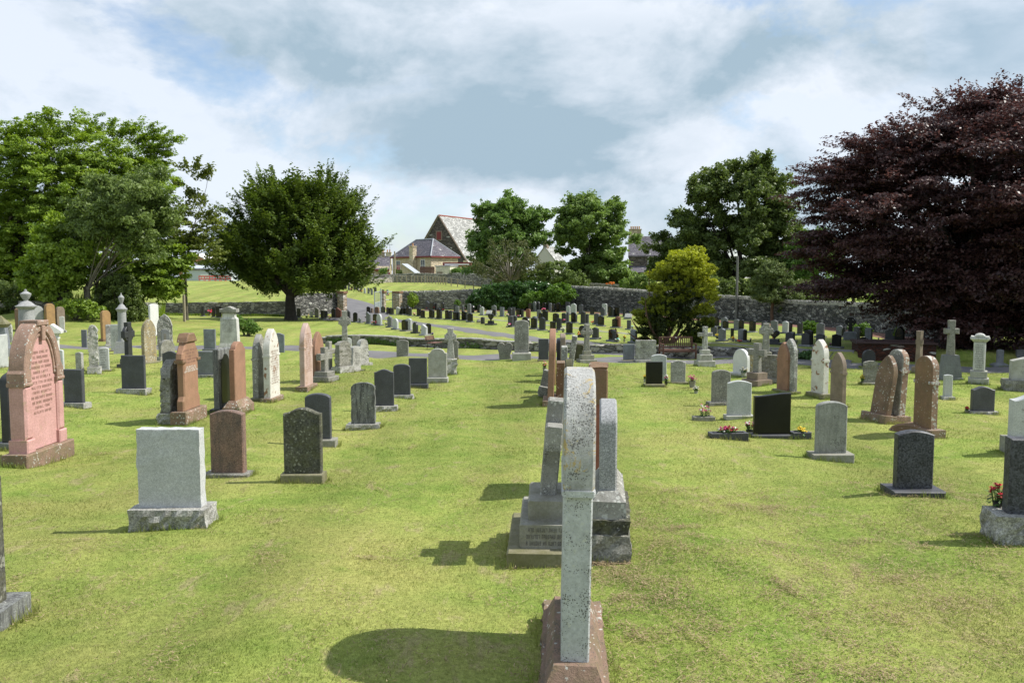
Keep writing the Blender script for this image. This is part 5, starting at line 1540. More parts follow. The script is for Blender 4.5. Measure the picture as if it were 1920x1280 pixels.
for e in [
    (802, 581, 8, 6, ['red'], 'red flowers at the leaning slate stone below the rubble wall'), (812, 580, 7, 6, ['red'], 'red flowers at the black stone below the rubble wall'), (831, 583.5, 5, 5, ['red'], 'red flowers at the brown gilt stone below the rubble wall'),
    (724, 610, 7, 8, ['white', 'cream'], 'ball of white flowers beside the pale round-topped stone'), (702, 610, 12, 9, ['red', 'pink', 'white'], 'dark planter of red and white flowers by the kerbed path'),
    (730, 589, 10, 6, ['pink', 'red', 'purple'], 'pink flowers below the small side gate'), (766, 589, 7, 5, ['red'], 'red flowers before the round-headed gilt stone'), (777, 592, 6, 7, ['red', 'white'], 'red and white flowers right of the round-headed gilt stone'),
    (789.5, 621, 5, 7, ['red', 'white'], 'red and white posy on the urn-like dark stone'), (811, 628, 5, 5, ['purple'], 'purple flowers in a grey pot right of the black stone near the metal bench'),
    (868, 600, 4, 6, ['yellow'], 'yellow flowers at the sloping black stone'), (818, 597, 4, 6, ['white', 'red'], 'white and red posy between the slanting and the pale-edged stone'),
    (940, 577, 8, 6, ['red', 'white'], 'red and white flowers below the ivy hedge'), (952, 594, 9, 7, ['red', 'crimson', 'white'], 'red flowers at the dark pale-edged stone of the third row'), (955, 613.5, 14, 8, ['pink', 'red', 'white'], 'pink flowers on the plinth left of the tall grey monument'),
    (973, 596, 8, 6, ['pink', 'white'], 'pink flowers at the black gilt stone of the third row'), (989, 595, 9, 6, ['yellow', 'red', 'magenta'], 'yellow and red flowers at the red granite stone'), (1019.5, 585, 10, 8, ['red', 'pink'], 'wide red wreath below the round shrub'),
    (1036, 584, 6, 6, ['crimson', 'red'], 'crimson flowers below the round shrub'), (1013, 600, 7, 8, ['orange', 'red'], 'orange flowers at the small black stone'), (1057, 606, 6, 9, ['magenta', 'pink'], 'magenta bouquet leaning on a dark stone'),
    (1056, 623, 11, 10, ['white', 'cream'], 'white flowers in a pale vase between two black gilt stones'), (1085, 633, 7, 12, ['orange', 'yellow', 'white'], 'orange flowers left of the black round-headed memorial'), (1112, 608, 9, 7, ['red'], 'red flowers left of a slate stone in the third row'),
    (1125.5, 607.5, 4, 8, ['white', 'yellow'], 'white flowers right of a slate stone in the third row'), (1131, 611.5, 6, 5, ['red'], 'red posy on the wide dark base'), (1125, 636, 7, 5, ['pink', 'white'], 'pink posy before the plain dark stone'),
    (1156, 641.5, 14, 8, ['white', 'cream', 'teal'], 'white flowers before the black stone with the bronze bush'), (1186, 618, 7, 8, ['teal', 'white'], 'turquoise flowers left of the cypress'), (1170.5, 641.5, 6, 14, ['yellow', 'bronze'], 'withered yellow flowers right of the black stone with the bronze bush'),
    (1345, 635, 9, 10, ['yellow'], 'yellow flowers right of the white spotted cross'), (1374.5, 640, 9, 10, ['yellow', 'orange'], 'yellow flowers between the two blue grey stones'), (1386, 642, 12, 5, ['red', 'orange'], 'red flowers lying before the larger blue grey stone'),
    (1407, 641, 6, 8, ['red', 'white', 'pink'], 'red and white posy right of the larger blue grey stone'), (1450, 642, 8, 10, ['orange', 'white', 'red'], 'orange and white flowers on the black heart base'), (1411, 616, 5, 5, ['white'], 'white flowers on the black stone with pale plinth'),
    (1515, 649.5, 6, 9, ['orange', 'bronze'], 'brown and orange plant before a dark stone on the right'), (1557, 650, 5, 7, ['purple', 'red'], 'purple flowers between two dark humped stones'), (1573, 632.5, 7, 5, ['magenta', 'purple'], 'purple flowers at the blue grey stone by the black cross'),
    (1587, 633, 5, 10, ['yellow'], 'tall yellow flowers beside the black cross'), (1697, 640, 6, 7, ['white', 'pink'], 'white flowers at the tall black pointed stone'), (1713, 642, 8, 8, ['red', 'pink'], 'pink and red flowers right of the tall black pointed stone'),
    (1757, 646, 9, 6, ['orange', 'red'], 'orange flowers at the black stone by the tall shaded cross'), (1647, 638, 3, 5, ['white'], 'white flower right of the blue grey stone behind the enclosure'), (618, 598.5, 7, 7, ['pink', 'white', 'red'], 'pink flowers left of the gate pillar in the shade row'),
    (575, 596, 10, 8, ['white', 'yellow', 'cream'], 'mixed pale flowers in the shade row under the broad tree'), (659, 545, 5, 5, ['pink', 'magenta'], 'pink flowers in the upper road row'), (673, 547, 5, 5, ['magenta', 'white'], 'magenta flowers in the upper road row'), (678, 548, 5, 4, ['yellow', 'orange'], 'yellow flowers in the upper road row'),
    (728, 554.5, 6, 4, ['red', 'white'], 'red and white flowers behind the small side gate'), (1300, 634, 6, 7, ['red', 'white'], 'red and white flowers right of the cypress trunk'), (872, 581, 4, 5, ['white', 'pink'], 'white flower right of the narrow slate stone below the wall'),
]:
    flowers(e[0], e[1], e[2], e[3], e[4], e[5], 'dark' if int(e[0]) % 2 else 'stone', group='flowers on the newer graves')
# ------------------------------------------------------------------ walls
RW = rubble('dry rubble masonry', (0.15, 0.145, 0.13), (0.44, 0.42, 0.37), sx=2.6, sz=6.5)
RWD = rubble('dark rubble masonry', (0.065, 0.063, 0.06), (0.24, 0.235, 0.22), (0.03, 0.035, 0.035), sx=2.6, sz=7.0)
RWF = rubble('pale field rubble', (0.26, 0.25, 0.21), (0.45, 0.42, 0.34), sx=2.2, sz=5)
BRICKISH = rubble('dressed stone wall', (0.52, 0.43, 0.29), (0.70, 0.60, 0.43), (0.42, 0.36, 0.27), sx=2.0, sz=4.5)
CHURCHM = rubble('dark church rubble', (0.075, 0.065, 0.06), (0.15, 0.13, 0.12), (0.05, 0.045, 0.04), sx=1.2, sz=3)
COPE = stone('coping stone', (0.40, 0.39, 0.36), dark=(0.2, 0.195, 0.17), speck=0.4, speck_s=30, white=0.35, bmp=0.7)


def wall(label, pts, mat, th=0.45, cope=0.0, group=None, world=False, name='stone_wall', cat='stone wall', slab=False, seed=1, sub=0.6):
    """pts: (pixel x, base y, top y); the wall follows the ground between them"""
    rng = random.Random(seed)
    P = []
    for px, b, t in pts:
        p = at(px, b)
        P.append((p.x, p.y, z_at(t, p.y)))
    mid = P[len(P) // 2]
    o = Vector((mid[0], mid[1], gz(mid[0], mid[1])))
    r = thing(name, label, cat, o, 0, group)
    fine = []
    for a, b in zip(P[:-1], P[1:]):
        L = math.hypot(b[0] - a[0], b[1] - a[1])
        n = max(1, int(L / sub))
        for i in range(n):
            f = i / n
            fine.append(tuple(a[j] + (b[j] - a[j]) * f for j in range(3)))
    fine.append(P[-1])
    vs, fs = [], []
    nz = 3
    for i, q in enumerate(fine):
        a, b = fine[max(0, i - 1)], fine[min(len(fine) - 1, i + 1)]
        t = Vector((b[0] - a[0], b[1] - a[1], 0)).normalized()
        nrm = Vector((t.y, -t.x, 0))
        if nrm.y > 0:
            nrm = -nrm
        g = gz(q[0], q[1]) - 0.15
        top = q[2] + rng.uniform(-0.03, 0.03)
        for s in (1, -1):
            for k in range(nz + 1):
                off = th / 2 * (1.08 - 0.16 * k / nz) + rng.uniform(-0.015, 0.015)
                c = Vector(q[:2] + (0,)) + nrm * off * s
                vs.append((c.x - o.x, c.y - o.y, g + (top - g) * k / nz - o.z))
    m = 2 * (nz + 1)
    for i in range(len(fine) - 1):
        A, B_ = i * m, (i + 1) * m
        for k in range(nz):
            fs.append((A + k, B_ + k, B_ + k + 1, A + k + 1))
            fs.append((B_ + nz + 1 + k, A + nz + 1 + k, A + nz + 2 + k, B_ + nz + 2 + k))
        fs.append((A + nz, B_ + nz, B_ + 2 * nz + 1, A + 2 * nz + 1))
    for A in (0, (len(fine) - 1) * m):
        fs.append(tuple(A + k for k in range(nz + 1)) + tuple(A + nz + 1 + k for k in range(nz, -1, -1)))
    MB().add(vs, fs).build('masonry', mat, r)
    if cope:
        mb = MB()
        for a, b in zip(fine[:-1], fine[1:]):
            L = math.hypot(b[0] - a[0], b[1] - a[1])
            ang = math.atan2(b[1] - a[1], b[0] - a[0])
            if slab:
                M = Matrix.Translation(((a[0] + b[0]) / 2 - o.x, (a[1] + b[1]) / 2 - o.y, (a[2] + b[2]) / 2 - o.z)) @ Matrix.Rotation(ang, 4, 'Z')
                mb.box(-L / 2 + 0.005, L / 2 - 0.005, -th * 0.58, th * 0.58, 0.0, cope * rng.uniform(0.9, 1.1), 0.008, M)
                continue
            x = 0
            while x < L:
                w = rng.uniform(0.07, 0.16)
                f = x / L
                M = Matrix.Translation((a[0] + (b[0] - a[0]) * f - o.x, a[1] + (b[1] - a[1]) * f - o.y, a[2] + (b[2] - a[2]) * f - o.z - 0.03)) @ Matrix.Rotation(ang, 4, 'Z') @ Matrix.Rotation(rng.uniform(-0.25, 0.25), 4, 'Y')
                h = cope * rng.uniform(0.7, 1.25)
                mb.box(0, w * 0.9, -th * 0.46, th * 0.46, 0, h, 0.012, M)
                x += w
        mb.build('coping', COPE, r)
    return r


wall('long shaded rubble field wall on the left behind the trees', [(-120, 590, 565), (60, 588, 565), (180, 588, 567), (240, 589, 567), (300, 590, 568), (380, 591, 567), (460, 592, 566), (540, 593, 564)], RW, 0.4, 0.0, seed=2)  # darker rubble than the far walls, tree shade put into the colour
wall('taller shaded rubble wall between the broad tree and the left gate pillar', [(545, 593.5, 550), (590, 590.5, 550), (634, 587, 550)], RWD, 0.45, 0.0, seed=3)  # dark rubble chosen here to paint in the broad tree's shade
wall('rubble wall of upright stones right of the gate', [(752, 578, 549.5), (800, 579, 549), (850, 580, 547.5), (895, 580, 545)], RW, 0.45, 0.2, seed=4)
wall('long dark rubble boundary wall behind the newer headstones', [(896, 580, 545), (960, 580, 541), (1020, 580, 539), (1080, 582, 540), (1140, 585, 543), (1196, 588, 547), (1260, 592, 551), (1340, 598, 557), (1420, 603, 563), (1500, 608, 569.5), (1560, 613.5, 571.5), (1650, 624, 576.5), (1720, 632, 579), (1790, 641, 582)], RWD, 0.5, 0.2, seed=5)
wall('low sunlit rubble wall along the far edge of the burial ground', [(540, 537, 529), (600, 535, 527.5), (640, 533.5, 526.5), (700, 531, 523.5), (742, 529, 521)], RWF, 0.45, 0.12, seed=6)
far = wall('far garden wall with pale coping behind the fence', [(668, 530, 519.5), (700, 529.6, 516.5), (740, 529.3, 515.5), (776, 529.3, 513.5), (842, 529.6, 515)], RW, 0.4, 0.16, seed=7)
wall('tall garden wall with gate posts right of the white garage', [(842, 530.5, 513), (880, 533.5, 514), (930, 538.5, 518), (975, 543, 521), (1030, 548, 525)], RW, 0.4, 0.14, seed=8)
wall('upper garden wall seen above the boundary wall', [(1060, 551, 530), (1100, 552, 532), (1160, 553, 534.5), (1230, 554, 537)], RW, 0.4, 0.12, seed=9)

# low retaining wall along the path
r = thing('retaining_wall', 'low retaining wall with stone coping running beside the path', 'stone wall', (0, 30.3, gz(0, 29.5)))
rng = random.Random(11)
o = Vector(r.location)
mbw, mbc, mbr = MB(), MB(), MB()
xs = np.arange(-8.3, 9.1, 0.33)
ivy_pts = []
for a, b in zip(xs[:-1], xs[1:]):
    ya, yb = float(np.interp(a, WALLX, WALLY)), float(np.interp(b, WALLX, WALLY))
    g = min(gz(a, ya - 0.3), gz(b, yb - 0.3)) - 0.12
    t = (gz(a, ya + 0.3) + gz(b, yb + 0.3)) / 2 + 0.03
    ang = math.atan2(yb - ya, b - a)
    L = math.hypot(b - a, yb - ya)
    cop = a < 0.3
    M = Matrix.Translation(((a + b) / 2 - o.x, (ya + yb) / 2 + 0.05 - o.y, -o.z)) @ Matrix.Rotation(ang, 4, 'Z')
    mbw.rough(-L / 2 - 0.02, L / 2 + 0.02, -0.13 + rng.uniform(-0.015, 0.015), 0.2, g, t + (0 if cop else rng.uniform(-0.05, 0.05)), 0.025, int(a * 100), 0.09, M=M)
    if cop:
        mbc.box(-L / 2 + 0.004, L / 2 - 0.004, -0.2, 0.22, t, t + 0.055, 0.008, M)
mbw.build('masonry', RW, r)
mbc.build('coping', COPE, r)

# the brick enclosure in the shade of the beech
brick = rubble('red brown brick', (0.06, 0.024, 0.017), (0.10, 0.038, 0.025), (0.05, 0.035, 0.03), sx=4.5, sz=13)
a, b = at(1616, 674), at(1762, 680)
r = thing('brick_enclosure', 'low red brown brick enclosure with dark coping under the copper beech', 'brick enclosure', ((a.x + b.x) / 2, (a.y + b.y) / 2 + 0.5, gz(a.x + 1, a.y)), math.atan2(b.y - a.y, b.x - a.x))
L = (b - a).length / 2
H = z_at(645, a.y) - r.location.z
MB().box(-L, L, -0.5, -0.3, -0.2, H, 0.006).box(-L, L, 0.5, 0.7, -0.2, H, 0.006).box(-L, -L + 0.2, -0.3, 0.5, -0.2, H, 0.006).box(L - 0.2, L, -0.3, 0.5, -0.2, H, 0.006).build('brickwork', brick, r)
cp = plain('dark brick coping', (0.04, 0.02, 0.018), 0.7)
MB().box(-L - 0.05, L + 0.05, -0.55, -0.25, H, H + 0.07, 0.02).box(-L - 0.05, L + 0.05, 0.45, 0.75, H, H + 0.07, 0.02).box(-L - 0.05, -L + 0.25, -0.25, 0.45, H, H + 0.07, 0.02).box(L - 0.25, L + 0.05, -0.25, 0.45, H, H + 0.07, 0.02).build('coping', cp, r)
MB().box(-L + 0.2, L - 0.2, -0.3, 0.5, -0.1, H * 0.7, 0.01).build('soil', plain('dark soil', (0.05, 0.035, 0.025), 0.95), r)

# ------------------------------------------------------------------ paths
m, nt, b_ = new_mat('worn tarmac')
tc = nt.nodes.new('ShaderNodeTexCoord')
n1 = noise(nt, tc.outputs['Object'], 1.2, 5)
n2 = noise(nt, tc.outputs['Object'], 60, 4, 0.7)
c = mix(nt, ramp(nt, n1, [(0.35, 0), (0.65, 1)]).outputs['Color'], (0.125, 0.12, 0.125), (0.165, 0.16, 0.162))
c = mix(nt, 0.5, c, ramp(nt, n2, [(0.3, 0.6), (0.7, 1.3)]).outputs['Color'], 'MULTIPLY')
nt.links.new(c, b_.inputs['Base Color'])
b_.inputs['Roughness'].default_value = 0.9
bump(nt, b_, n2, 0.3, 0.01)
TAR = m
CONC = ST['concrete']


def ribbon(name, left, right, mat, lift=0.03, seg=0.4, across=5):
    """a strip of ground between two lines of world points, following the ground"""
    vs, fs = [], []
    rows = []
    for i in range(len(left) - 1):
        L = max((Vector(left[i + 1][:2]) - Vector(left[i][:2])).length, (Vector(right[i + 1][:2]) - Vector(right[i][:2])).length)
        n = max(1, int(L / seg))
        for k in range(n):
            f = k / n
            rows.append([tuple(a[j] + (b[j] - a[j]) * f for j in (0, 1)) for a, b in ((left[i], left[i + 1]), (right[i], right[i + 1]))])
    rows.append([tuple(left[-1][:2]), tuple(right[-1][:2])])
    for l, r_ in rows:
        for k in range(across + 1):
            f = k / across
            x, y = l[0] + (r_[0] - l[0]) * f, l[1] + (r_[1] - l[1]) * f
            vs.append((x, y, gz(x, y) + (lift if 0 < k < across else lift - 0.05)))
    for i in range(len(rows) - 1):
        for k in range(across):
            A = i * (across + 1) + k
            fs.append((A, A + across + 1, A + across + 2, A + 1))
    o = MB().add(vs, fs).build(name, mat, None, smooth=1.0)
    return struct(o)


def catmull(pts, n=6):
    out = []
    P = [pts[0]] + list(pts) + [pts[-1]]
    for i in range(1, len(P) - 2):
        for k in range(n):
            t = k / n
            out.append(tuple(0.5 * (2 * P[i][j] + (P[i + 1][j] - P[i - 1][j]) * t + (2 * P[i - 1][j] - 5 * P[i][j] + 4 * P[i + 1][j] - P[i + 2][j]) * t * t + (3 * P[i][j] - P[i - 1][j] - 3 * P[i + 1][j] + P[i + 2][j]) * t ** 3) for j in (0, 1)))
    out.append(tuple(pts[-1][:2]))
    return out


def strip(name, pts, width, mat, lift=0.03, seg=0.4):
    pts = catmull([(p.x, p.y) for p in pts])
    l, r_ = [], []
    for i, p in enumerate(pts):
        a, b = pts[max(0, i - 1)], pts[min(len(pts) - 1, i + 1)]
        t = Vector((b[0] - a[0], b[1] - a[1])).normalized()
        l.append((p[0] - t.y * width / 2, p[1] + t.x * width / 2))
        r_.append((p[0] + t.y * width / 2, p[1] - t.x * width / 2))
    return ribbon(name, l, r_, mat, lift, seg)


strip('path', [at(*q) for q in [(-500, 648), (-120, 650), (150, 652.5), (450, 652.5), (590, 654), (700, 662.5), (850, 668.2), (960, 669), (1140, 674.5), (1365, 678), (1500, 681), (1700, 687.5), (1900, 694), (2200, 705)]], 1.75, TAR)
strip('upper_path', [at(*q) for q in [(672, 594), (700, 597.5), (740, 600), (790, 607), (850, 614.5), (890, 621.5), (960, 630), (1009, 638), (1130, 646.5), (1295, 654), (1400, 657), (1500, 660), (1600, 664)]], 1.35, TAR)
ribbon('road', [at(*q) for q in [(600, 600), (635, 590), (645, 580), (643, 570), (638, 562), (625, 555), (600, 549)]], [at(*q) for q in [(700, 604), (735, 592), (722, 580), (704, 571), (682, 564.5), (650, 557.5), (610, 551)]], TAR, 0.04)
strip('concrete_kerb_strip', [at(*q) for q in [(800, 583), (860, 590), (953, 602), (1029, 610), (1085, 616), (1180, 627)]], 0.3, CONC, 0.025)
strip('concrete_kerb_strip', [at(*q) for q in [(1296, 641), (1417, 650), (1510, 656)]], 0.22, CONC, 0.025)
mulch = plain('bark mulch', (0.17, 0.085, 0.06), 0.95, var=0.5, scale=14)
strip('soil_bed', [at(*q) for q in [(790, 581.5), (850, 583), (950, 583), (1080, 585.5), (1196, 591), (1340, 601.5), (1500, 612), (1560, 617.5), (1650, 628), (1720, 637), (1780, 645)]], 1.3, mulch, 0.04)

# ------------------------------------------------------------------ gateway
steel = plain('galvanised steel', (0.42, 0.46, 0.48), 0.45, 0.4)
steelp = plain('grey sheet steel', (0.30, 0.35, 0.38), 0.5, 0.3)
pcap = stone('brown cap stone', (0.26, 0.15, 0.09), bmp=0.4)
ROSS = rubble('mixed pillar masonry', (0.33, 0.22, 0.13), (0.52, 0.49, 0.43), (0.2, 0.17, 0.13), sx=2.6, sz=5)


def pillar(px, base, top, w, label, yaw):
    p = at(px, base)
    p.y += 0.3
    p.z = gz(p.x, p.y)
    k = 1 / pz(p.y)
    H = z_at(top, p.y) - p.z
    r = thing('gate_pillar', label, 'gate pillar', p, R(yaw), 'stone gate pillars')
    a = w * k / 2
    MB().box(-a, a, -a, a, -0.2, H - 0.16, 0.015).build('shaft', ROSS, r)
    MB().box(-a - 0.07, a + 0.07, -a - 0.07, a + 0.07, H - 0.16, H, 0.02).build('cap', pcap, r)
    return r


pillar(640.5, 588, 546, 13, 'left stone gate pillar at the end of the shaded wall', -20)
pillar(717.5, 581, 545.5, 8, 'slim middle gate pillar between the main gate and the side gate', -20)
pillar(745, 580, 546, 13, 'right stone gate pillar with white painted front', -20)
a, b = at(715, 582), at(702.5, 586)
r = thing('metal_gate', 'tall grey steel gate leaf standing open beside the middle pillar', 'gate', a, math.atan2(b.y - a.y, b.x - a.x))
L = (b - a).length
H = z_at(546, a.y) - a.z
mb = MB()
for z in (0.08, H * 0.47, H):
    mb.tube([(0, 0, z), (L, 0, z)], 0.035, 6)
for x in (0, L):
    mb.tube([(x, 0, 0.05), (x, 0, H)], 0.04, 6)
mb.build('frame', steel, r)
MB().box(0.03, L - 0.03, -0.012, 0.012, 0.1, H * 0.46, 0.004).build('lower_panel', steelp, r)
mb = MB()
for i in range(1, 9):
    mb.tube([(L * i / 9, 0, H * 0.47), (L * i / 9, 0, H)], 0.012, 5)
mb.build('bars', steel, r)
a, b = at(721.5, 580.5), at(736, 579.5)
r = thing('metal_gate', 'small pale steel side gate with one middle rail', 'gate', a, math.atan2(b.y - a.y, b.x - a.x))
L = (b - a).length
H = z_at(547, a.y) - a.z
mb = MB()
for z in (0.06, H * 0.55, H):
    mb.tube([(0, 0, z), (L, 0, z)], 0.04, 6)
for x in (0, L):
    mb.tube([(x, 0, 0.05), (x, 0, H)], 0.05, 6)
mb.build('frame', steel, r)
p = at(714.5, 584)
r = thing('gate_post', 'slender pale steel gate post before the middle pillar', 'gate post', p)
MB().tube([(0, 0, -0.2), (0, 0, z_at(541, p.y) - p.z)], 0.05, 8).build('tube', steel, r)

# ------------------------------------------------------------------ benches
teak = plain('dark stained wood', (0.10, 0.045, 0.03), 0.6, var=0.35, scale=9)
p = Vector((at(1263, 666).x, 26.9, 0))
p.z = gz(p.x, p.y)
r = thing('wooden_bench', 'dark brown slatted wooden bench under the golden cypress', 'bench', p, R(6), None)
k = 1 / pz(p.y)
W, H = 66 * k, z_at(631, 27.1) - p.z
sh = H * 0.42
for i in range(4):
    y = -0.22 + i * 0.1
    MB().box(-W / 2 + 0.05, W / 2 - 0.05, y - 0.04, y + 0.04, sh, sh + 0.025, 0.004).build('seat_slat', teak, r)
for s in (-1, 1):
    x = s * (W / 2 - 0.03)
    MB().box(x - 0.025, x + 0.025, 0.16, 0.21, -0.05, H, 0.004).build('back_leg', teak, r)
    MB().box(x - 0.025, x + 0.025, -0.27, -0.22, -0.05, H * 0.68, 0.004).build('front_leg', teak, r)
    MB().box(x - 0.03, x + 0.03, -0.29, 0.16, H * 0.68, H * 0.68 + 0.025, 0.004).build('armrest', teak, r)
    MB().box(x - 0.02, x + 0.02, -0.22, 0.16, sh - 0.05, sh - 0.005, 0.004).build('side_rail', teak, r)
MB().box(-W / 2 + 0.005, W / 2 - 0.005, 0.165, 0.205, H - 0.05, H + 0.004, 0.004).box(-W / 2 + 0.06, W / 2 - 0.06, 0.17, 0.2, sh + 0.06, sh + 0.1, 0.004).build('back_rail', teak, r)
for i in range(16):
    x = -W / 2 + 0.09 + (W - 0.18) * i / 15
    MB().box(x - 0.016, x + 0.016, 0.178, 0.194, sh + 0.1, H - 0.05, 0.003).build('back_slat', teak, r)
MB().box(-0.035, 0.035, 0.158, 0.164, H - 0.04, H - 0.01, 0.001).build('plaque', plain('pale metal plaque', (0.6, 0.6, 0.6), 0.3, 0.6), r)
MB().box(-W / 2 + 0.04, W / 2 - 0.04, -0.265, -0.235, sh - 0.06, sh - 0.003, 0.004).build('front_rail', teak, r)
p = at(813, 655)
p.z = gz(p.x, p.y)
r = thing('metal_bench', 'small bench of brown boards on thin metal legs beside the low wall', 'bench', p, R(62))
H = z_at(630, p.y) - p.z
brd = plain('brown bench boards', (0.13, 0.06, 0.045), 0.6, var=0.3)
blk = plain('black iron', (0.03, 0.03, 0.03), 0.5, 0.3)
for i in range(3):
    MB().box(-0.3, 0.3, -0.2 + 0.11 * i, -0.11 + 0.11 * i, H * 0.5, H * 0.5 + 0.022, 0.003).build('seat_board', brd, r)
for i in range(2):
    M = Matrix.Translation((0, 0.16 + 0.02 * i, H * 0.72 + 0.075 * i)) @ Matrix.Rotation(R(-12), 4, 'X')
    MB().box(-0.3, 0.3, -0.01, 0.01, 0, 0.068, 0.003, M).build('back_board', brd, r)
for s in (-0.24, 0.24):
    MB().tube([(s, -0.22, -0.03), (s, -0.17, H * 0.5)], 0.011, 6).tube([(s, 0.14, -0.03), (s, 0.1, H * 0.48), (s, 0.19, H)], 0.011, 6).tube([(s, -0.19, H * 0.49), (s, 0.12, H * 0.49)], 0.011, 6).build('leg_frame', blk, r)

# ------------------------------------------------------------------ fence and poles
post = plain('grey weathered timber', (0.30, 0.26, 0.19), 0.85, var=0.3)
r = thing('wire_fence', 'post and wire fence with many grey posts along the far lawn', 'fence', at(840, 531))
o = r.location
pp = [(744, 530.3), (753, 530.4), (762, 530.5), (771, 530.6), (777, 530.7), (783, 530.8), (790, 530.9), (796, 531), (801, 531.1), (806, 531.3), (811, 531.5), (817, 531.8), (822, 532.2), (826, 532.7), (831, 533.3), (836, 534.2), (846, 536), (858, 538), (872, 540.5), (888, 542.5), (903, 544), (920, 546)]
prev = None
for q in pp:
    a = at(*q)
    h = 1.0
    mb = MB()
    mb.box(a.x - o.x - 0.06, a.x - o.x + 0.06, a.y - o.y - 0.06, a.y - o.y + 0.06, a.z - o.z - 0.1, a.z - o.z + h, 0.01)
    mb.build('fence_post', post, r)
    if prev is not None:
        mb = MB()
        for z in (0.35, 0.65, 0.95):
            mb.tube([prev - o + Vector((0, -0.08, z)), a - o + Vector((0, -0.08, z))], 0.03 if z > 0.9 else 0.012, 4)
        mb.build('wire', post, r)
    prev = a


def pole(px, base, top, label, w=0.12, mat=None):
    p = at(px, base)
    r = thing('utility_pole', label, 'pole', p, 0, 'wooden poles')
    H = z_at(top, p.y) - p.z
    MB().tube([(0, 0, -0.2), (0, 0, H)], [w, w * 0.8], 8).build('shaft', mat or post, r)
    return r


pole(740.5, 529.3, 471, 'pale wooden pole in front of the hip-roofed house')
pole(1380.5, 601, 480, 'grey wooden pole before the dark sycamore', 0.09, plain('dull grey timber', (0.14, 0.14, 0.13), 0.85))

# ------------------------------------------------------------------ buildings
slate = rubble('slate roofing', (0.12, 0.115, 0.135), (0.19, 0.175, 0.20), (0.08, 0.075, 0.085), sx=2.5, sz=5)
slatel = rubble('lichened pale slates', (0.25, 0.25, 0.24), (0.55, 0.55, 0.53), (0.18, 0.18, 0.17), sx=1.6, sz=4)
redtrim = plain('dark red paint', (0.16, 0.025, 0.025), 0.6)
lead = plain('lead flashing', (0.38, 0.40, 0.43), 0.5)
white = plain('white paint', (0.72, 0.72, 0.70), 0.6)
cream = plain('cream render', (0.55, 0.49, 0.36), 0.8)
glass = plain('window glass', (0.03, 0.04, 0.05), 0.08, spec=0.7)
redp = plain('red paint', (0.32, 0.03, 0.045), 0.5)
potm = plain('chimney pot clay', (0.45, 0.26, 0.13), 0.8)
redridge = plain('red ridge tiles', (0.38, 0.10, 0.07), 0.8)
brown = plain('brown boards', (0.14, 0.07, 0.055), 0.7)
salmon = plain('salmon render', (0.55, 0.24, 0.20), 0.8)
buff = rubble('buff stone wall', (0.36, 0.30, 0.2), (0.5, 0.43, 0.3), (0.25, 0.22, 0.17), sx=1.6, sz=3.5)


def window(parent, M, w, h, lower=None):
    f = MB()
    t = 0.09
    f.box(-w / 2, w / 2, -0.05, 0.03, 0, t, 0.005, M).box(-w / 2, w / 2, -0.05, 0.03, h - t, h, 0.005, M).box(-w / 2, -w / 2 + t, -0.05, 0.03, t, h - t, 0.005, M).box(w / 2 - t, w / 2, -0.05, 0.03, t, h - t, 0.005, M)
    f.box(-0.03, 0.03, -0.045, 0.03, t, h - t, 0.004, M).box(-w / 2 + t, -0.03, -0.04, 0.03, h * 0.5 - 0.03, h * 0.5 + 0.03, 0.004, M).box(0.03, w / 2 - t, -0.04, 0.03, h * 0.5 - 0.03, h * 0.5 + 0.03, 0.004, M)
    o = f.build('window', white, parent)
    MB().box(-w / 2 + t, w / 2 - t, -0.01, 0.02, t, h - t, 0.002, M).build('pane', glass, o)
    if lower:
        MB().box(-w / 2 + t, w / 2 - t, -0.025, -0.012, t, h * 0.62, 0.002, M).build('blind', lower, o)
    MB().box(-w / 2 - 0.08, w / 2 + 0.08, -0.14, 0.02, -0.12, 0, 0.01, M).build('sill', lead, o)
    return o


def chimney(parent, x, y, z0, z1, w, d, mat, pots=2, name='chimney'):
    o = MB().box(x - w / 2, x + w / 2, y - d / 2, y + d / 2, z0, z1, 0.02).box(x - w / 2 - 0.08, x + w / 2 + 0.08, y - d / 2 - 0.08, y + d / 2 + 0.08, z1, z1 + 0.14, 0.02).build(name, mat, parent)
    for i in range(pots):
        xx = x + (i - (pots - 1) / 2) * (w * 0.8 / max(1, pots - 0.2))
        MB().lathe([(0.13, z1 + 0.13), (0.11, z1 + 0.5), (0.15, z1 + 0.56), (0.12, z1 + 0.6)], 9, xx, y).build('chimney_pot', potm, o)
    return o


# hip-roofed house, near corner at pixel 817
d0 = 130
c0 = at_d(808, 480, d0)
g0 = gz(c0.x, d0)
r = thing('stone_house', 'buff stone house with grey hipped slate roof and tall side chimney', 'house', (c0.x, c0.y, g0), R(-45))
Lf, Ls = 10.0, 5.6
# local frame: +x runs right and away?  front wall lies along -x from the corner, side wall along +y
EH = c0.z - g0
r.rotation_euler = (0, 0, R(-45))
MB().box(-Lf, 0, 0, Ls, -0.5, EH, 0.02).build('wall', BRICKISH, r)
rh = 2.85
ov = 0.25
rv = [(-Lf - ov, -ov, EH), (ov, -ov, EH), (ov, Ls + ov, EH), (-Lf - ov, Ls + ov, EH), (-Lf + Ls / 2, Ls / 2, EH + rh), (-Ls / 2, Ls / 2, EH + rh)]
ro = MB().add(rv, [(0, 1, 5, 4), (1, 2, 5), (2, 3, 4, 5), (3, 0, 4), (3, 2, 1, 0)]).build('roof', slate, r)
MB().tube([rv[1], rv[5]], 0.09, 5).tube([rv[0], rv[4]], 0.09, 5).tube([rv[4], rv[5]], 0.1, 5).tube([rv[2], rv[5]], 0.09, 5).build('ridge_flashing', lead, ro)
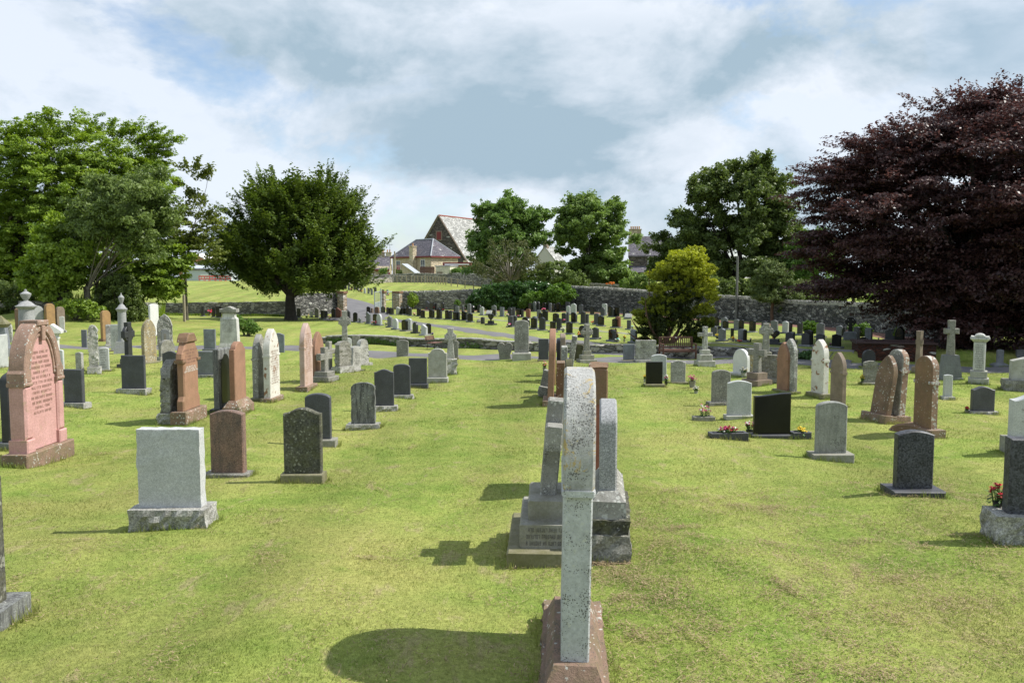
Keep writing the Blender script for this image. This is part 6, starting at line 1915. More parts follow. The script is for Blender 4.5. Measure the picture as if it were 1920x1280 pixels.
MB().box(-Lf - ov, ov, -ov - 0.1, -ov, EH - 0.22, EH + 0.02, 0.01).box(ov, ov + 0.1, -ov, Ls + ov, EH - 0.22, EH + 0.02, 0.01).build('gutter', redtrim, ro)
window(r, Matrix.Translation((-Lf + 1.6, 0, 1.5)), 1.1, 1.9, redp)
window(r, Matrix.Translation((-2.0, 0, 1.6)), 1.1, 1.9)
window(r, Matrix.Translation((-5.0, 0, 1.7)), 0.8, 1.5)
MB().box(-Lf + 1.1, -Lf + 2.1, -0.05, 0.02, -0.2, 1.3, 0.01).build('door', redp, r)
chimney(r, -4.0, -0.42, -0.5, EH + 1.5, 0.9, 0.8, BRICKISH, 1)
# lean-to in front
a = at_d(768, 527, 124)
q = thing('outhouse', 'small stone lean-to with pale sloping roof beside the hip-roofed house', 'outhouse', (a.x, 124, gz(a.x, 124)), R(-12))
MB().add([(-1.1, 0, -0.5), (1.4, 0, -0.5), (1.4, 2.5, -0.5), (-1.1, 2.5, -0.5), (-1.1, 0, 2.6), (1.4, 0, 0.9), (1.4, 2.5, 0.9), (-1.1, 2.5, 2.6)], [(0, 1, 5, 4), (1, 2, 6, 5), (2, 3, 7, 6), (3, 0, 4, 7), (4, 5, 6, 7)]).build('wall', BRICKISH, q)
M = Matrix.Translation((-1.2, -0.15, 2.66)) @ Matrix.Rotation(R(34.2), 4, 'Y')
MB().box(0, 3.2, 0, 2.8, 0, 0.08, 0.01, M).build('roof', plain('pale roof sheet', (0.36, 0.39, 0.42), 0.6), q)
# board fence, garage, flat-roofed porch
a = at_d(801, 527, 122)
q = thing('board_fence', 'brown board fence panel beside the white garage', 'fence', (a.x, 122, gz(a.x, 122)), R(4))
mb = MB()
for i in range(14):
    mb.box(-1.05 + i * 0.152, -0.91 + i * 0.152, -0.02, 0.02, -0.2, 2.25, 0.005)
mb.build('board_panel', brown, q)
MB().box(-1.1, 1.1, -0.06, -0.02, 1.9, 2.0, 0.005).box(-1.1, 1.1, -0.06, -0.02, 0.5, 0.6, 0.005).build('rail', brown, q)
a = at_d(830, 527, 124)
q = thing('garage', 'whitewashed garage with flat roof and brown door', 'garage', (a.x, 124, gz(a.x, 124)), R(-16))
MB().box(-1.1, 1.2, 0, 3.5, -0.5, 2.3, 0.02).build('wall', plain('whitewashed block', (0.62, 0.58, 0.48), 0.85, var=0.2, scale=3), q)
MB().box(-0.9, 0.0, -0.04, 0.02, -0.3, 1.5, 0.01).build('door', plain('grey brown door', (0.25, 0.2, 0.15), 0.7), q)
MB().box(-1.2, 1.3, -0.1, 3.6, 2.3, 2.42, 0.02).build('roof', lead, q)
a = at_d(857, 527, 127)
q = thing('porch', 'flat-roofed porch with dark red fascia right of the hip-roofed house', 'porch', (a.x, 127, gz(a.x, 127)), R(-6))
MB().box(-2.1, 2.1, 0.1, 3, -0.5, 2.4, 0.02).build('wall', BRICKISH, q)
f = MB().box(-2.2, 2.2, -0.1, 3.1, 2.4, 2.95, 0.02).build('fascia', redtrim, q)
MB().box(-1.9, 1.9, -0.16, -0.1, 2.55, 2.72, 0.01).build('white_trim', white, f)
window(q, Matrix.Translation((-1.4, 0.1, 1.2)), 0.8, 1.0)

# church
d0 = 165
ap = at_d(823, 404, d0)
gg = -0.7
r = thing('church', 'dark stone church with steep lichened roof and red ridge', 'church', (ap.x, ap.y, gg), R(-29))
AH = ap.z - gg
hw, EHc = 6.7, 3.6
Lc = 19
g = MB().prism([(-hw, -0.5), (hw, -0.5), (hw, EHc), (0, AH - 0.25), (-hw, EHc)], 0, Lc, 0.02).build('wall', CHURCHM, r)
for s in (-1, 1):
    n = Vector((AH - EHc, 0, hw)).normalized() * 0.22
    vs = [(s * (hw + 0.35), -0.15, EHc - 0.45), (0, -0.15, AH), (0, Lc, AH), (s * (hw + 0.35), Lc, EHc - 0.45)]
    vs2 = [(x, y, z - 0.25) for x, y, z in vs]
    MB().add(vs + vs2, [(0, 1, 2, 3), (7, 6, 5, 4), (0, 4, 5, 1), (3, 2, 6, 7), (0, 3, 7, 4)]).build('roof', slatel, r)
mb = MB()
for i in range(int(Lc / 0.45)):
    mb.box(-0.14, 0.14, i * 0.45, i * 0.45 + 0.4, AH - 0.02, AH + 0.16, 0.02)
mb.build('ridge', redridge, r)
sk = stone('gable coping', (0.26, 0.2, 0.16))
mb = MB()
for s in (-1, 1):
    mb.tube([(s * (hw + 0.3), -0.2, EHc - 0.3), (0, -0.2, AH + 0.05)], 0.16, 4)
mb.build('gable_coping', sk, r)
MB().box(-0.75, 0.75, -0.06, 0.05, AH * 0.62, AH * 0.62 + 1.9, 0.02).build('window_surround', sk, r)
MB().box(-0.5, 0.5, -0.12, -0.055, AH * 0.62 + 0.15, AH * 0.62 + 1.7, 0.01).build('window', redtrim, r)
MB().box(hw - 0.9, hw - 0.1, -0.3, 0.3, -0.5, EHc + 0.4, 0.03).build('buttress', BRICKISH, r)
chimney(r, 0.3, Lc - 4, AH - 1, AH + 1.0, 0.9, 0.9, CHURCHM, 1)


def gable_house(px, d, w, depth, eave, ridge, label, yaw, wallm, roofm, name='house', side=0):
    p = at_d(px, 527, d)
    g = gz(p.x, d)
    r = thing(name, label, 'house', (p.x, d, g), R(yaw))
    E, T = z_at(eave, d) - g, z_at(ridge, d) - g
    M = Matrix.Rotation(R(90), 4, 'Z')
    # ridge along local x
    MB().prism([(-depth / 2, -0.5), (depth / 2, -0.5), (depth / 2, E), (0, T - 0.1), (-depth / 2, E)], -w / 2, w / 2, 0.02, M).build('wall', wallm, r)
    ro = MB()
    for s in (-1, 1):
        vs = [(-w / 2 - 0.1, s * (depth / 2 + 0.25), E - 0.2), (w / 2 + 0.1, s * (depth / 2 + 0.25), E - 0.2), (w / 2 + 0.1, 0, T + 0.02), (-w / 2 - 0.1, 0, T + 0.02)]
        vs2 = [(x, y, z - 0.2) for x, y, z in vs]
        ro.add(vs + vs2, [(0, 1, 2, 3), (7, 6, 5, 4), (0, 4, 5, 1), (1, 5, 6, 2), (0, 3, 7, 4)])
    rf = ro.build('roof', roofm, r)
    return r, rf, E, T


r, rf, E, T = gable_house(694, 152, 7.4, 6.5, 503, 480, 'low buff cottage with red eaves left of the hip-roofed house', 4, buff, slate, 'cottage')
MB().box(-3.8, 3.8, -3.62, -3.5, E - 0.5, E - 0.2, 0.01).build('fascia', redtrim, r)
window(r, Matrix.Translation((0.8, -3.25, 0.8)), 0.9, 1.0)
chimney(r, 2.2, 0, T - 0.8, z_at(474, 152) - r.location.z, 1.0, 0.8, buff, 2)
chimney(r, 3.4, 0.3, T - 1.5, z_at(474, 152) - r.location.z, 1.0, 0.9, cream, 2)
r, rf, E, T = gable_house(672, 175, 10, 7, 492, 479, 'farther grey roofed cottage with dormer behind the low buff one', 0, buff, slatel, 'cottage')
MB().prism([(-0.9, 0), (0.9, 0), (0.9, 0.9), (0, 1.7), (-0.9, 0.9)], -3.4, -1.2, 0.02, Matrix.Translation((2.0, 0, E - 0.1))).build('dormer', brown, r)
chimney(r, 3.8, 0, T - 0.6, T + 1.0, 1.5, 0.8, sk, 2)
p = at_d(737, 470, 152)
r = thing('television_aerial', 'thin roof aerial above the cream chimney', 'aerial', Vector((at_d(731, 470, 152).x, 152, z_at(474, 152))))
MB().tube([(0, 0, -0.3), (0, 0, 1.6)], 0.03, 5).build('mast', blk, r)
MB().tube([(-0.5, 0, 1.5), (0.6, 0, 1.5)], 0.025, 4).tube([(-0.3, 0, 1.35), (-0.3, 0, 1.65)], 0.02, 4).tube([(0.0, 0, 1.35), (0.0, 0, 1.65)], 0.02, 4).tube([(0.3, 0, 1.35), (0.3, 0, 1.65)], 0.02, 4).build('elements', blk, r)
p = at_d(683, 523, 140)
r = thing('shed', 'salmon pink garden shed beyond the burial ground', 'shed', (p.x, 140, gz(p.x, 140)), R(20))
MB().prism([(-0.7, -0.3), (0.7, -0.3), (0.7, 1.1), (0, 1.7), (-0.7, 1.1)], 0, 1.8, 0.02).build('wall', salmon, r)
MB().add([(-0.8, -0.1, 1.05), (0, -0.1, 1.76), (0, 1.9, 1.76), (-0.8, 1.9, 1.05), (0.8, -0.1, 1.05), (0.8, 1.9, 1.05)], [(0, 1, 2, 3), (1, 4, 5, 2)]).build('roof', plain('faded red felt', (0.4, 0.13, 0.1), 0.8), r)
p = at_d(727, 523, 128)
r = thing('shed', 'dark red painted shed at the left corner of the hip-roofed house', 'shed', (p.x, 128, gz(p.x, 128)), R(10))
MB().add([(-0.45, 0, -0.3), (0.35, 0, -0.3), (0.35, 1.2, -0.3), (-0.45, 1.2, -0.3), (-0.45, 0, 0.9), (0.35, 0, 1.5), (0.35, 1.2, 1.5), (-0.45, 1.2, 0.9)], [(0, 1, 5, 4), (1, 2, 6, 5), (2, 3, 7, 6), (3, 0, 4, 7)]).build('wall', redp, r)
MB().add([(-0.55, -0.1, 0.86), (0.4, -0.1, 1.55), (0.4, 1.3, 1.55), (-0.55, 1.3, 0.86)], [(0, 1, 2, 3)]).build('roof', lead, r)

# low pale building and red barriers across the field on the left
r, rf, E, T = gable_house(398, 165, 9, 8, 503, 491, 'low pale building with grey roof across the left field', 6, plain('pale blue grey render', (0.45, 0.5, 0.53), 0.8), slate, 'outbuilding')
MB().box(-1.2, 0.4, -4.06, -3.98, 0, 1.3, 0.01).build('door', white, r)
r, rf, E, T = gable_house(385, 190, 8, 8, 492, 476, 'orange gabled house glimpsed between the left trees', 80, plain('orange render', (0.45, 0.2, 0.12), 0.8), white, 'house')
barm = plain('red plastic', (0.5, 0.05, 0.035), 0.5)
for i, px in enumerate((378, 387, 396, 405, 414, 423)):
    p = at_d(px, 524, 150)
    r = thing('safety_barrier', 'red plastic safety barrier in the line across the left field', 'barrier', (p.x, 150 + 0.3 * i, gz(p.x, 150)), R(random.Random(i).uniform(-25, 25)), 'red safety barriers across the left field')
    MB().box(-0.5, 0.5, -0.03, 0.03, 0.75, 0.95, 0.01).box(-0.5, 0.5, -0.03, 0.03, 0.3, 0.45, 0.01).box(-0.5, -0.42, -0.03, 0.03, 0.45, 0.75, 0.01).box(0.42, 0.5, -0.03, 0.03, 0.45, 0.75, 0.01).box(-0.04, 0.04, -0.03, 0.03, 0.45, 0.75, 0.01).build('panel', barm, r)
    for s in (-0.4, 0.4):
        MB().box(s - 0.05, s + 0.05, -0.25, 0.25, -0.02, 0.06, 0.01).box(s - 0.04, s + 0.04, -0.03, 0.03, 0.05, 0.31, 0.01).build('foot', barm, r)

# houses behind the trees on the right
r, rf, E, T = gable_house(1216, 138, 6.6, 7, 478, 443, 'tall slate roofed stone house with pale chimney pots between the trees', -8, CHURCHM, slate, 'house')
chimney(r, -2.3, 0, T - 2, z_at(431, 138) - r.location.z, 2.0, 1.0, buff, 5)
window(r, Matrix.Translation((0.2, -3.5, E - 1.5)), 0.9, 1.1)
MB().add([(-3.0, -3.55, E - 1.9), (3.0, -3.55, E - 1.9), (3.0, -5.6, E - 2.9), (-3.0, -5.6, E - 2.9)], [(0, 3, 2, 1)]).build('lower_roof', slate, r)
MB().box(-2.9, 2.9, -5.4, -3.5, -0.5, E - 2.9, 0.02).build('extension', CHURCHM, r)
r, rf, E, T = gable_house(1030, 145, 3.8, 3.6, 486, 462, 'white gabled house half hidden between the two ash trees', 62, plain('pale harled wall', (0.46, 0.45, 0.42), 0.85), slatel, 'house')
chimney(r, -1.4, 0, T - 1.2, T + 0.7, 0.9, 0.7, sk, 2)
# ------------------------------------------------------------------ trees
BARK = {
    'grey': stone('grey bark', (0.13, 0.115, 0.09), dark=(0.06, 0.052, 0.04), bmp=1.0, moss=0.25),
    'dark': stone('dark bark', (0.06, 0.05, 0.04), dark=(0.03, 0.025, 0.02), bmp=1.0),
    'pale': stone('pale bark', (0.24, 0.215, 0.17), dark=(0.13, 0.115, 0.09), bmp=0.8),
    'red': stone('reddish bark', (0.17, 0.095, 0.065), dark=(0.09, 0.055, 0.04), bmp=0.8),
}


def unit(v):
    return v / np.maximum(np.linalg.norm(v, axis=-1, keepdims=True), 1e-9)


def lumps(p, f, seed):
    r = np.random.RandomState(seed)
    a = np.zeros(len(p))
    for i in range(5):
        k = r.normal(size=3) * f
        a += np.sin(p @ k + r.uniform(0, 6.28))
    return a / 5


def leaves(centres, axes, la, lb, lc, per, size, rng, up=0.5, out=None, jit=0.7, aspect=0.55, droop=0.0, curl=0.25):
    """leaf faces scattered through little sprays; each spray is a flattened blob along its axis"""
    n = len(centres)
    c = np.repeat(centres, per, 0)
    ax = unit(np.repeat(axes, per, 0))
    N = len(c)
    ref = np.tile(np.array([[0, 0, 1.0]]), (N, 1))
    side = unit(np.cross(ref, ax) + 1e-6)
    nor = np.cross(ax, side)
    u = rng.normal(size=(N, 3))
    u = unit(u) * rng.uniform(0, 1, (N, 1)) ** 0.45
    sc = np.repeat(rng.uniform(0.7, 1.3, (n, 1)), per, 0)
    L = la * sc
    p = c + ax * (u[:, :1] * L) + side * (u[:, 1:2] * lb * sc) + nor * (u[:, 2:] * lc * sc)
    p[:, 2] -= droop * (u[:, 0] * 0.5 + 0.5) ** 2 * L[:, 0]
    nn = unit(nor * up + rng.normal(size=(N, 3)) * jit + (0 if out is None else np.repeat(out, per, 0) * 0.6))
    d = unit(np.cross(nn, rng.normal(size=(N, 3))) + ax * 0.4)
    d = unit(d - nn * (d * nn).sum(1, keepdims=True))
    s = np.cross(nn, d)
    w = size * rng.uniform(0.65, 1.35, (N, 1))
    v = np.empty((N, 4, 3))
    v[:, 0] = p - d * w * 0.5
    v[:, 1] = p + s * w * aspect * 0.5 + nn * w * curl * 0.3
    v[:, 2] = p + d * w * 0.5 - nn * w * curl * 0.4
    v[:, 3] = p - s * w * aspect * 0.5 + nn * w * curl * 0.3
    ct = np.repeat(rng.uniform(0, 1, n), per)
    tint = np.clip(0.5 * ct + 0.5 * rng.uniform(0, 1, N), 0, 1)
    return v.reshape(-1, 3), np.arange(N * 4).reshape(-1, 4), np.repeat(tint, 4)


def bough_points(ells, n, rng, seed, gap, shell, f, sb, nb, br, flat):
    """boughs first, then sprays gathered round each bough, so the crown breaks into lit and shaded clumps"""
    C, U = crown_points(ells, nb, rng, seed, gap, shell, f, sb)
    k = rng.randint(0, len(C), n)
    o = unit(rng.normal(size=(n, 3))) * rng.uniform(0, 1, (n, 1)) ** 0.5
    s = br * rng.uniform(0.65, 1.35, (len(C), 1))[k]
    o = o * s
    o[:, 2] *= flat
    P = C[k] + o - np.array([0, 0, 1.0]) * (np.linalg.norm(o[:, :2], axis=1, keepdims=True) ** 2) * 0.12
    return P, unit(U[k] * 0.7 + o / s * 0.7)


def crown_points(ells, n, rng, seed, gap=0.0, shell=0.45, f=1.2, surface_bias=0.5):
    """cluster centres through a set of ellipsoids, biased to the outside, with gaps"""
    ells = np.array(ells, float)
    vol = ells[:, 3] * ells[:, 4] * ells[:, 5]
    vol = vol ** 0.75
    pick = rng.choice(len(ells), n * 3, p=vol / vol.sum())
    u = unit(rng.normal(size=(n * 3, 3)))
    rad = shell + (1 - shell) * rng.uniform(0, 1, (n * 3, 1)) ** surface_bias
    bulge = 1 + 0.13 * lumps(u * 3.0 + pick[:, None], 1.6, seed)[:, None]
    P = ells[pick, :3] + u * rad * bulge * ells[pick, 3:6]
    keep = lumps(P, f, seed + 1) > gap - 0.28
    # throw out points deep inside another ellipsoid
    for e in ells:
        q = ((P - e[:3]) / e[3:6])
        keep &= (q ** 2).sum(1) > (shell * 0.8) ** 2
    P, u = P[keep][:n], u[keep][:n]
    return P, u


def limbs(mb, base, top_pts, r0, rng, fork=0.35, sway=0.25, n=7, trunk_h=None, height=1.0):
    """limbs from the trunk to a set of points in the crown"""
    base = Vector(base)
    for t in top_pts:
        t = Vector(t)
        s = base + Vector((0, 0, (trunk_h or 0) * rng.uniform(0.75, 1.05)))
        mid1 = s.lerp(t, 0.35) + Vector((rng.normal() * sway, rng.normal() * sway, abs(rng.normal()) * sway * 0.6 + 0.12 * (t - s).length))
        mid2 = s.lerp(t, 0.7) + Vector((rng.normal() * sway, rng.normal() * sway, 0.08 * (t - s).length))
        P = []
        for i in range(n + 1):
            f = i / n
            P.append(((1 - f) ** 3) * s + 3 * f * (1 - f) ** 2 * mid1 + 3 * f * f * (1 - f) * mid2 + f ** 3 * t)
        rr = r0 * rng.uniform(0.32, 0.5)
        mb.tube(P, [max(0.012, rr * (1 - 0.88 * i / n)) for i in range(n + 1)], 6)


def tree(name, label, base, ells, n_cl, per, la, lb, lc, leaf, mat, bark, trunk=(0.25, 2.0), lean=(0, 0), seed=1, n_limb=10, group=None, up=0.5, jit=0.7, gap=0.0, shell=0.45, axis='out', droop=0.0,
         aspect=0.55, f=1.2, extra=None, cat='tree', stems=1, limb_r=1.0, sb=0.5, tilt=0.25, boughs=None, fringe=0):
    rng = np.random.RandomState(seed)
    root = thing(name, label, cat, base, 0, group)
    if boughs:
        P, U = bough_points(ells, n_cl, rng, seed, gap, shell, f, sb, *boughs)
    else:
        P, U = crown_points(ells, n_cl, rng, seed, gap, shell, f, sb)
    if axis == 'out':
        A = unit(U * np.array([1, 1, 0.35]) + np.array([0, 0, tilt]) + rng.normal(size=U.shape) * 0.3)
    elif axis == 'up':
        A = unit(U * np.array([0.6, 0.6, 0.4]) + np.array([0, 0, 0.9]) + rng.normal(size=U.shape) * 0.3)
    else:
        A = unit(rng.normal(size=U.shape))
    if fringe:
        c_ = P.mean(0)
        r_ = np.linalg.norm((P - c_) / (P.std(0) + 1e-6), axis=1) + rng.uniform(0, 0.7, len(P))
        k_ = np.argsort(-r_)[:fringe]
        o_ = unit(U[k_] + unit(P[k_] - c_) * 0.8)
        extra = (P[k_] + o_ * rng.uniform(0.15, 0.75, (len(k_), 1)) * la * 1.3, unit(o_ * np.array([1, 1, 0.6]) + np.array([0, 0, tilt])))
    if extra is not None:
        EP, EA = extra
        P, A, U = np.vstack([P, EP]), np.vstack([A, EA]), np.vstack([U, EA])
    v, fcs, t = leaves(P, A, la, lb, lc, per, leaf, rng, up, U, jit, aspect, droop)
    array_mesh('crown', v, fcs, mat, root, t)
    mb = MB()
    r0, th = trunk
    for s in range(stems):
        off = Vector((0, 0, 0)) if stems == 1 else Vector((rng.normal() * r0 * 1.3, rng.normal() * r0 * 1.0, 0))
        lx, ly = lean if stems == 1 else (lean[0] + off.x * 1.5, lean[1] + off.y)
        k = 7
        pts = [off + Vector((lx * (i / k) ** 1.3 + rng.normal() * 0.03 * r0, ly * (i / k) ** 1.3, -0.25 + (th + 0.25) * i / k)) for i in range(k + 1)]
        rad = [r0 * (1.45 if i == 0 else 1.12 if i == 1 else 1.0 - 0.35 * i / k) / math.sqrt(stems) for i in range(k + 1)]
        mb.tube(pts, rad, 10)
        idx = rng.choice(len(P), max(2, n_limb // stems), replace=False)
        limbs(mb, pts[-1] - Vector((0, 0, th * 0.12)), [P[i] * np.array([0.92, 0.92, 0.97]) for i in idx], r0 * limb_r / math.sqrt(stems), rng, sway=0.18 * th ** 0.5)
    mb.build('trunk', BARK[bark], root, smooth=0.9)
    return root


def E(px, py, d, rx, ry, base, rz=None, dy=0.0):
    """ellipsoid centred on a pixel at depth d, radii in photo pixels, relative to the tree base"""
    c = at_d(px, py, d)
    k = d / F
    return (c.x - base.x, d + dy - base.y, c.z - base.z, rx * k, (rz if rz is not None else rx) * k, ry * k)


L_LIME = leafy('lime green leaves', (0.137, 0.221, 0.038), (0.316, 0.420, 0.062))
L_MID = leafy('mid green leaves', (0.091, 0.174, 0.037), (0.194, 0.306, 0.072))
L_GREY = leafy('grey green leaves', (0.105, 0.154, 0.044), (0.209, 0.275, 0.083))
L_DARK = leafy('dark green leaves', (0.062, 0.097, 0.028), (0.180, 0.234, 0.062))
L_BEECH = leafy('olive green leaves', (0.060, 0.106, 0.024), (0.170, 0.222, 0.043), 0.3)
L_OLIVE = leafy('yellow olive leaves', (0.085, 0.115, 0.025), (0.20, 0.235, 0.05))
L_ASH = leafy('fresh green leaves', (0.095, 0.165, 0.042), (0.22, 0.33, 0.09))
L_ASH2 = leafy('yellow green leaves', (0.11, 0.18, 0.045), (0.25, 0.345, 0.095))
L_PURP = leafy('purple beech leaves', (0.032, 0.019, 0.020), (0.132, 0.064, 0.057), 0.38, 0.42, 0.45)
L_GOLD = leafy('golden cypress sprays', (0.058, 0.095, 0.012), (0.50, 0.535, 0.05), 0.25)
L_PINE = leafy('blue green pine needles', (0.084, 0.126, 0.042), (0.202, 0.252, 0.084), 0.2)
L_SHRUB = leafy('bright shrub leaves', (0.072, 0.150, 0.024), (0.180, 0.288, 0.048), 0.3)
L_IVY = leafy('ivy leaves', (0.032, 0.082, 0.018), (0.090, 0.180, 0.040), 0.2, 0.35, 0.5)
L_HEDGE = leafy('clipped hedge leaves', (0.096, 0.168, 0.024), (0.216, 0.312, 0.048), 0.3)

# ---- left hand group
b = at(-20, 590)
D1 = b.y
tree('lime_tree', 'broad yellow green tree with dense layered crown at the left edge', b,
     [E(55, 350, D1, 120, 130, b, 110), E(-60, 380, D1, 140, 150, b, 120), E(110, 285, D1, 105, 75, b, 100), E(40, 480, D1, 110, 80, b, 90), E(-40, 470, D1, 120, 90, b), E(150, 420, D1, 60, 70, b, 60), E(195, 290, D1 + 2.5, 115, 72, b, 90), E(275, 345, D1 + 2.5, 58, 80, b, 70), E(230, 420, D1 + 3, 90, 80, b, 80), E(60, 430, D1, 130, 90, b, 100), E(120, 340, D1, 110, 80, b, 90)],
     6000, 50, 0.5, 0.42, 0.15, 0.2, L_LIME, 'dark', (0.45, 2.2), seed=11, n_limb=12, gap=-0.05, up=1.1, jit=0.5, droop=0.2, boughs=(760, 1.2, 0.48), fringe=300, group='trees in the left corner')
b = at(120, 588)
tree('lime_tree', 'dark trunked leaning tree between the lime green crown and the grey green one', b,
     [E(130, 470, b.y, 60, 60, b, 60), E(95, 520, b.y, 55, 40, b, 50)], 300, 80, 0.5, 0.4, 0.16, 0.2, L_LIME, 'dark', (0.36, 2.6), seed=12, n_limb=8, group='trees in the left corner')
b = at(180, 589)
D2 = b.y - 1.0
tree('maple_tree', 'tall grey green many-stemmed tree with bare pale lower limbs', b,
     [E(230, 385, D2, 72, 55, b, 70), E(200, 415, D2, 66, 45, b, 60), E(275, 395, D2, 52, 70, b, 60), E(285, 440, D2, 40, 40, b)],
     560, 60, 0.4, 0.36, 0.22, 0.18, L_GREY, 'pale', (0.26, 1.5), lean=(0.3, 0), seed=13, n_limb=20, gap=0.0, stems=4, up=0.6, jit=0.8, group='trees in the left corner', shell=0.5, limb_r=0.8, boughs=(95, 0.85, 0.6))
b = at(268, 592)
tree('young_tree', 'lower bright green tree with drooping sprays before the left wall', b,
     [E(255, 490, b.y, 62, 42, b, 55), E(300, 520, b.y, 48, 38, b), E(215, 520, b.y, 40, 45, b), E(320, 480, b.y, 40, 30, b)], 380, 70, 0.5, 0.4, 0.14, 0.19, L_LIME, 'grey', (0.14, 1.4), seed=14, n_limb=8, droop=0.3, up=0.9, jit=0.5, group='trees in the left corner')
b = at(350, 600)
tree('young_tree', 'slim staked young tree with thin olive crown reaching above the left field', b,
     [E(360, 340, b.y, 34, 45, b), E(365, 420, b.y, 45, 50, b), E(385, 470, b.y, 35, 35, b), E(330, 440, b.y, 40, 50, b)], 135, 60, 0.55, 0.38, 0.12, 0.19, L_OLIVE, 'grey', (0.10, 3.2), seed=15, n_limb=14, gap=0.02, droop=0.1, up=0.8, jit=0.6, group='trees in the left corner', tilt=0.5)
p = at(346, 603)
r = thing('tree_stake', 'pale timber stake beside the slim young tree', 'stake', p)
MB().box(-0.06, 0.06, -0.06, 0.06, -0.1, 1.5, 0.01).build('stake', post, r)

# ---- broad dark tree by the gate
b = at(545, 600)
D3 = b.y
rng = np.random.RandomState(77)
tree('beech_tree', 'broad dark olive tree with spiky layered branches beside the left gate pillar', b,
     [E(555, 437, D3, 122, 82, b, 105), E(550, 392, D3, 88, 52, b, 80), E(470, 480, D3, 62, 50, b, 70), E(640, 478, D3, 62, 45, b, 70), E(550, 512, D3, 118, 34, b, 105), E(672, 462, D3, 26, 22, b, 26), E(495, 514, D3, 66, 26, b, 66), E(612, 512, D3, 66, 26, b, 66), E(500, 420, D3, 70, 80, b, 70), E(615, 410, D3, 60, 70, b, 70)],
     3300, 56, 0.75, 0.28, 0.11, 0.19, L_BEECH, 'dark', (0.42, 1.7), seed=21, n_limb=22, gap=-0.04, up=1.1, jit=0.4, droop=-0.1, tilt=0.75, shell=0.4, boughs=(330, 1.1, 0.45), fringe=200)

# ---- ash trees beyond the boundary wall
b = at_d(950, 530, 96)
b.z = gz(b.x, 96)
tree('ash_tree', 'rounded fresh green tree beside the church roof', b,
     [E(950, 425, 96, 62, 52, b), E(915, 455, 96, 32, 45, b), E(985, 445, 96, 32, 45, b), E(945, 490, 96, 45, 35, b), E(925, 400, 96, 32, 25, b), E(965, 392, 96, 30, 20, b)],
     900, 60, 0.6, 0.55, 0.35, 0.34, L_ASH, 'grey', (0.3, 3.0), seed=31, n_limb=12, gap=0.0, up=0.8, jit=0.7, boughs=(95, 1.35, 0.6), fringe=60, group='ash trees behind the boundary wall')
b = at_d(1110, 530, 100)
b.z = gz(b.x, 100)
tree('ash_tree', 'larger yellow green rounded tree right of the white gabled house', b,
     [E(1110, 430, 100, 62, 58, b), E(1070, 440, 100, 38, 40, b), E(1138, 450, 100, 30, 55, b), E(1120, 500, 100, 62, 40, b), E(1090, 395, 100, 36, 24, b), E(1130, 400, 100, 36, 26, b), E(1110, 522, 100, 66, 26, b)],
     1250, 60, 0.6, 0.55, 0.35, 0.34, L_ASH2, 'grey', (0.35, 3.0), seed=32, n_limb=12, gap=0.0, up=0.8, jit=0.7, boughs=(120, 1.4, 0.6), fringe=80, group='ash trees behind the boundary wall')
b = at_d(957, 545, 88)
b.z = gz(b.x, 88)
tree('thorn_tree', 'sparse half bare tree with twisting pale branches above the ivy hedge', b,
     [E(950, 485, 88, 60, 38, b), E(915, 505, 88, 35, 28, b), E(985, 505, 88, 30, 30, b)], 110, 45, 0.6, 0.5, 0.3, 0.2, leafy('thin olive leaves', (0.07, 0.085, 0.03), (0.14, 0.15, 0.06)), 'pale', (0.16, 1.5), seed=33, n_limb=46, up=0.4, jit=0.9, limb_r=1.3)

# ---- sycamores behind the wall on the right
b = at_d(1385, 560, 74)
b.z = gz(b.x, 74)
tree('sycamore_tree', 'tall dark green sycamore behind the boundary wall, centre right', b,
     [E(1385, 385, 74, 88, 78, b), E(1330, 360, 74, 45, 48, b), E(1440, 400, 74, 52, 70, b), E(1385, 470, 74, 95, 55, b), E(1400, 330, 74, 60, 34, b), E(1470, 450, 74, 40, 50, b), E(1330, 450, 74, 55, 60, b), E(1395, 515, 74, 100, 42, b), E(1460, 500, 74, 55, 45, b)],
     2500, 54, 0.5, 0.45, 0.3, 0.28, L_DARK, 'dark', (0.4, 3.0), seed=41, n_limb=14, gap=-0.04, up=0.8, jit=0.7, boughs=(260, 1.15, 0.55), fringe=160, group='sycamores behind the boundary wall')
b = at_d(1270, 556, 78)
b.z = gz(b.x, 78)
tree('sycamore_tree', 'lower dark green sycamore left of the tall one', b,
     [E(1284, 448, 78, 46, 48, b), E(1250, 474, 78, 30, 50, b), E(1290, 500, 78, 50, 50, b)], 700, 60, 0.5, 0.45, 0.3, 0.28, L_DARK, 'dark', (0.3, 2.6), seed=42, n_limb=10, gap=0.0, up=0.8, jit=0.7, boughs=(60, 1.1, 0.5), group='sycamores behind the boundary wall')
b = at_d(1520, 556, 70)
b.z = gz(b.x, 70)
tree('sycamore_tree', 'light green tree glimpsed between the pine and the copper beech', b,
     [E(1530, 480, 70, 45, 45, b), E(1560, 520, 70, 40, 35, b), E(1500, 500, 70, 30, 40, b)], 400, 70, 0.6, 0.5, 0.35, 0.28, L_MID, 'grey', (0.2, 2.2), seed=43, n_limb=8)
b = at_d(1600, 560, 62)
b.z = gz(b.x, 62)
tree('garden_tree', 'thin garden tree with dark trunk under the copper beech boughs', b,
     [E(1590, 530, 62, 40, 28, b), E(1620, 545, 62, 35, 18, b)], 80, 60, 0.5, 0.4, 0.25, 0.18, L_MID, 'dark', (0.16, 1.6), seed=44, n_limb=8)

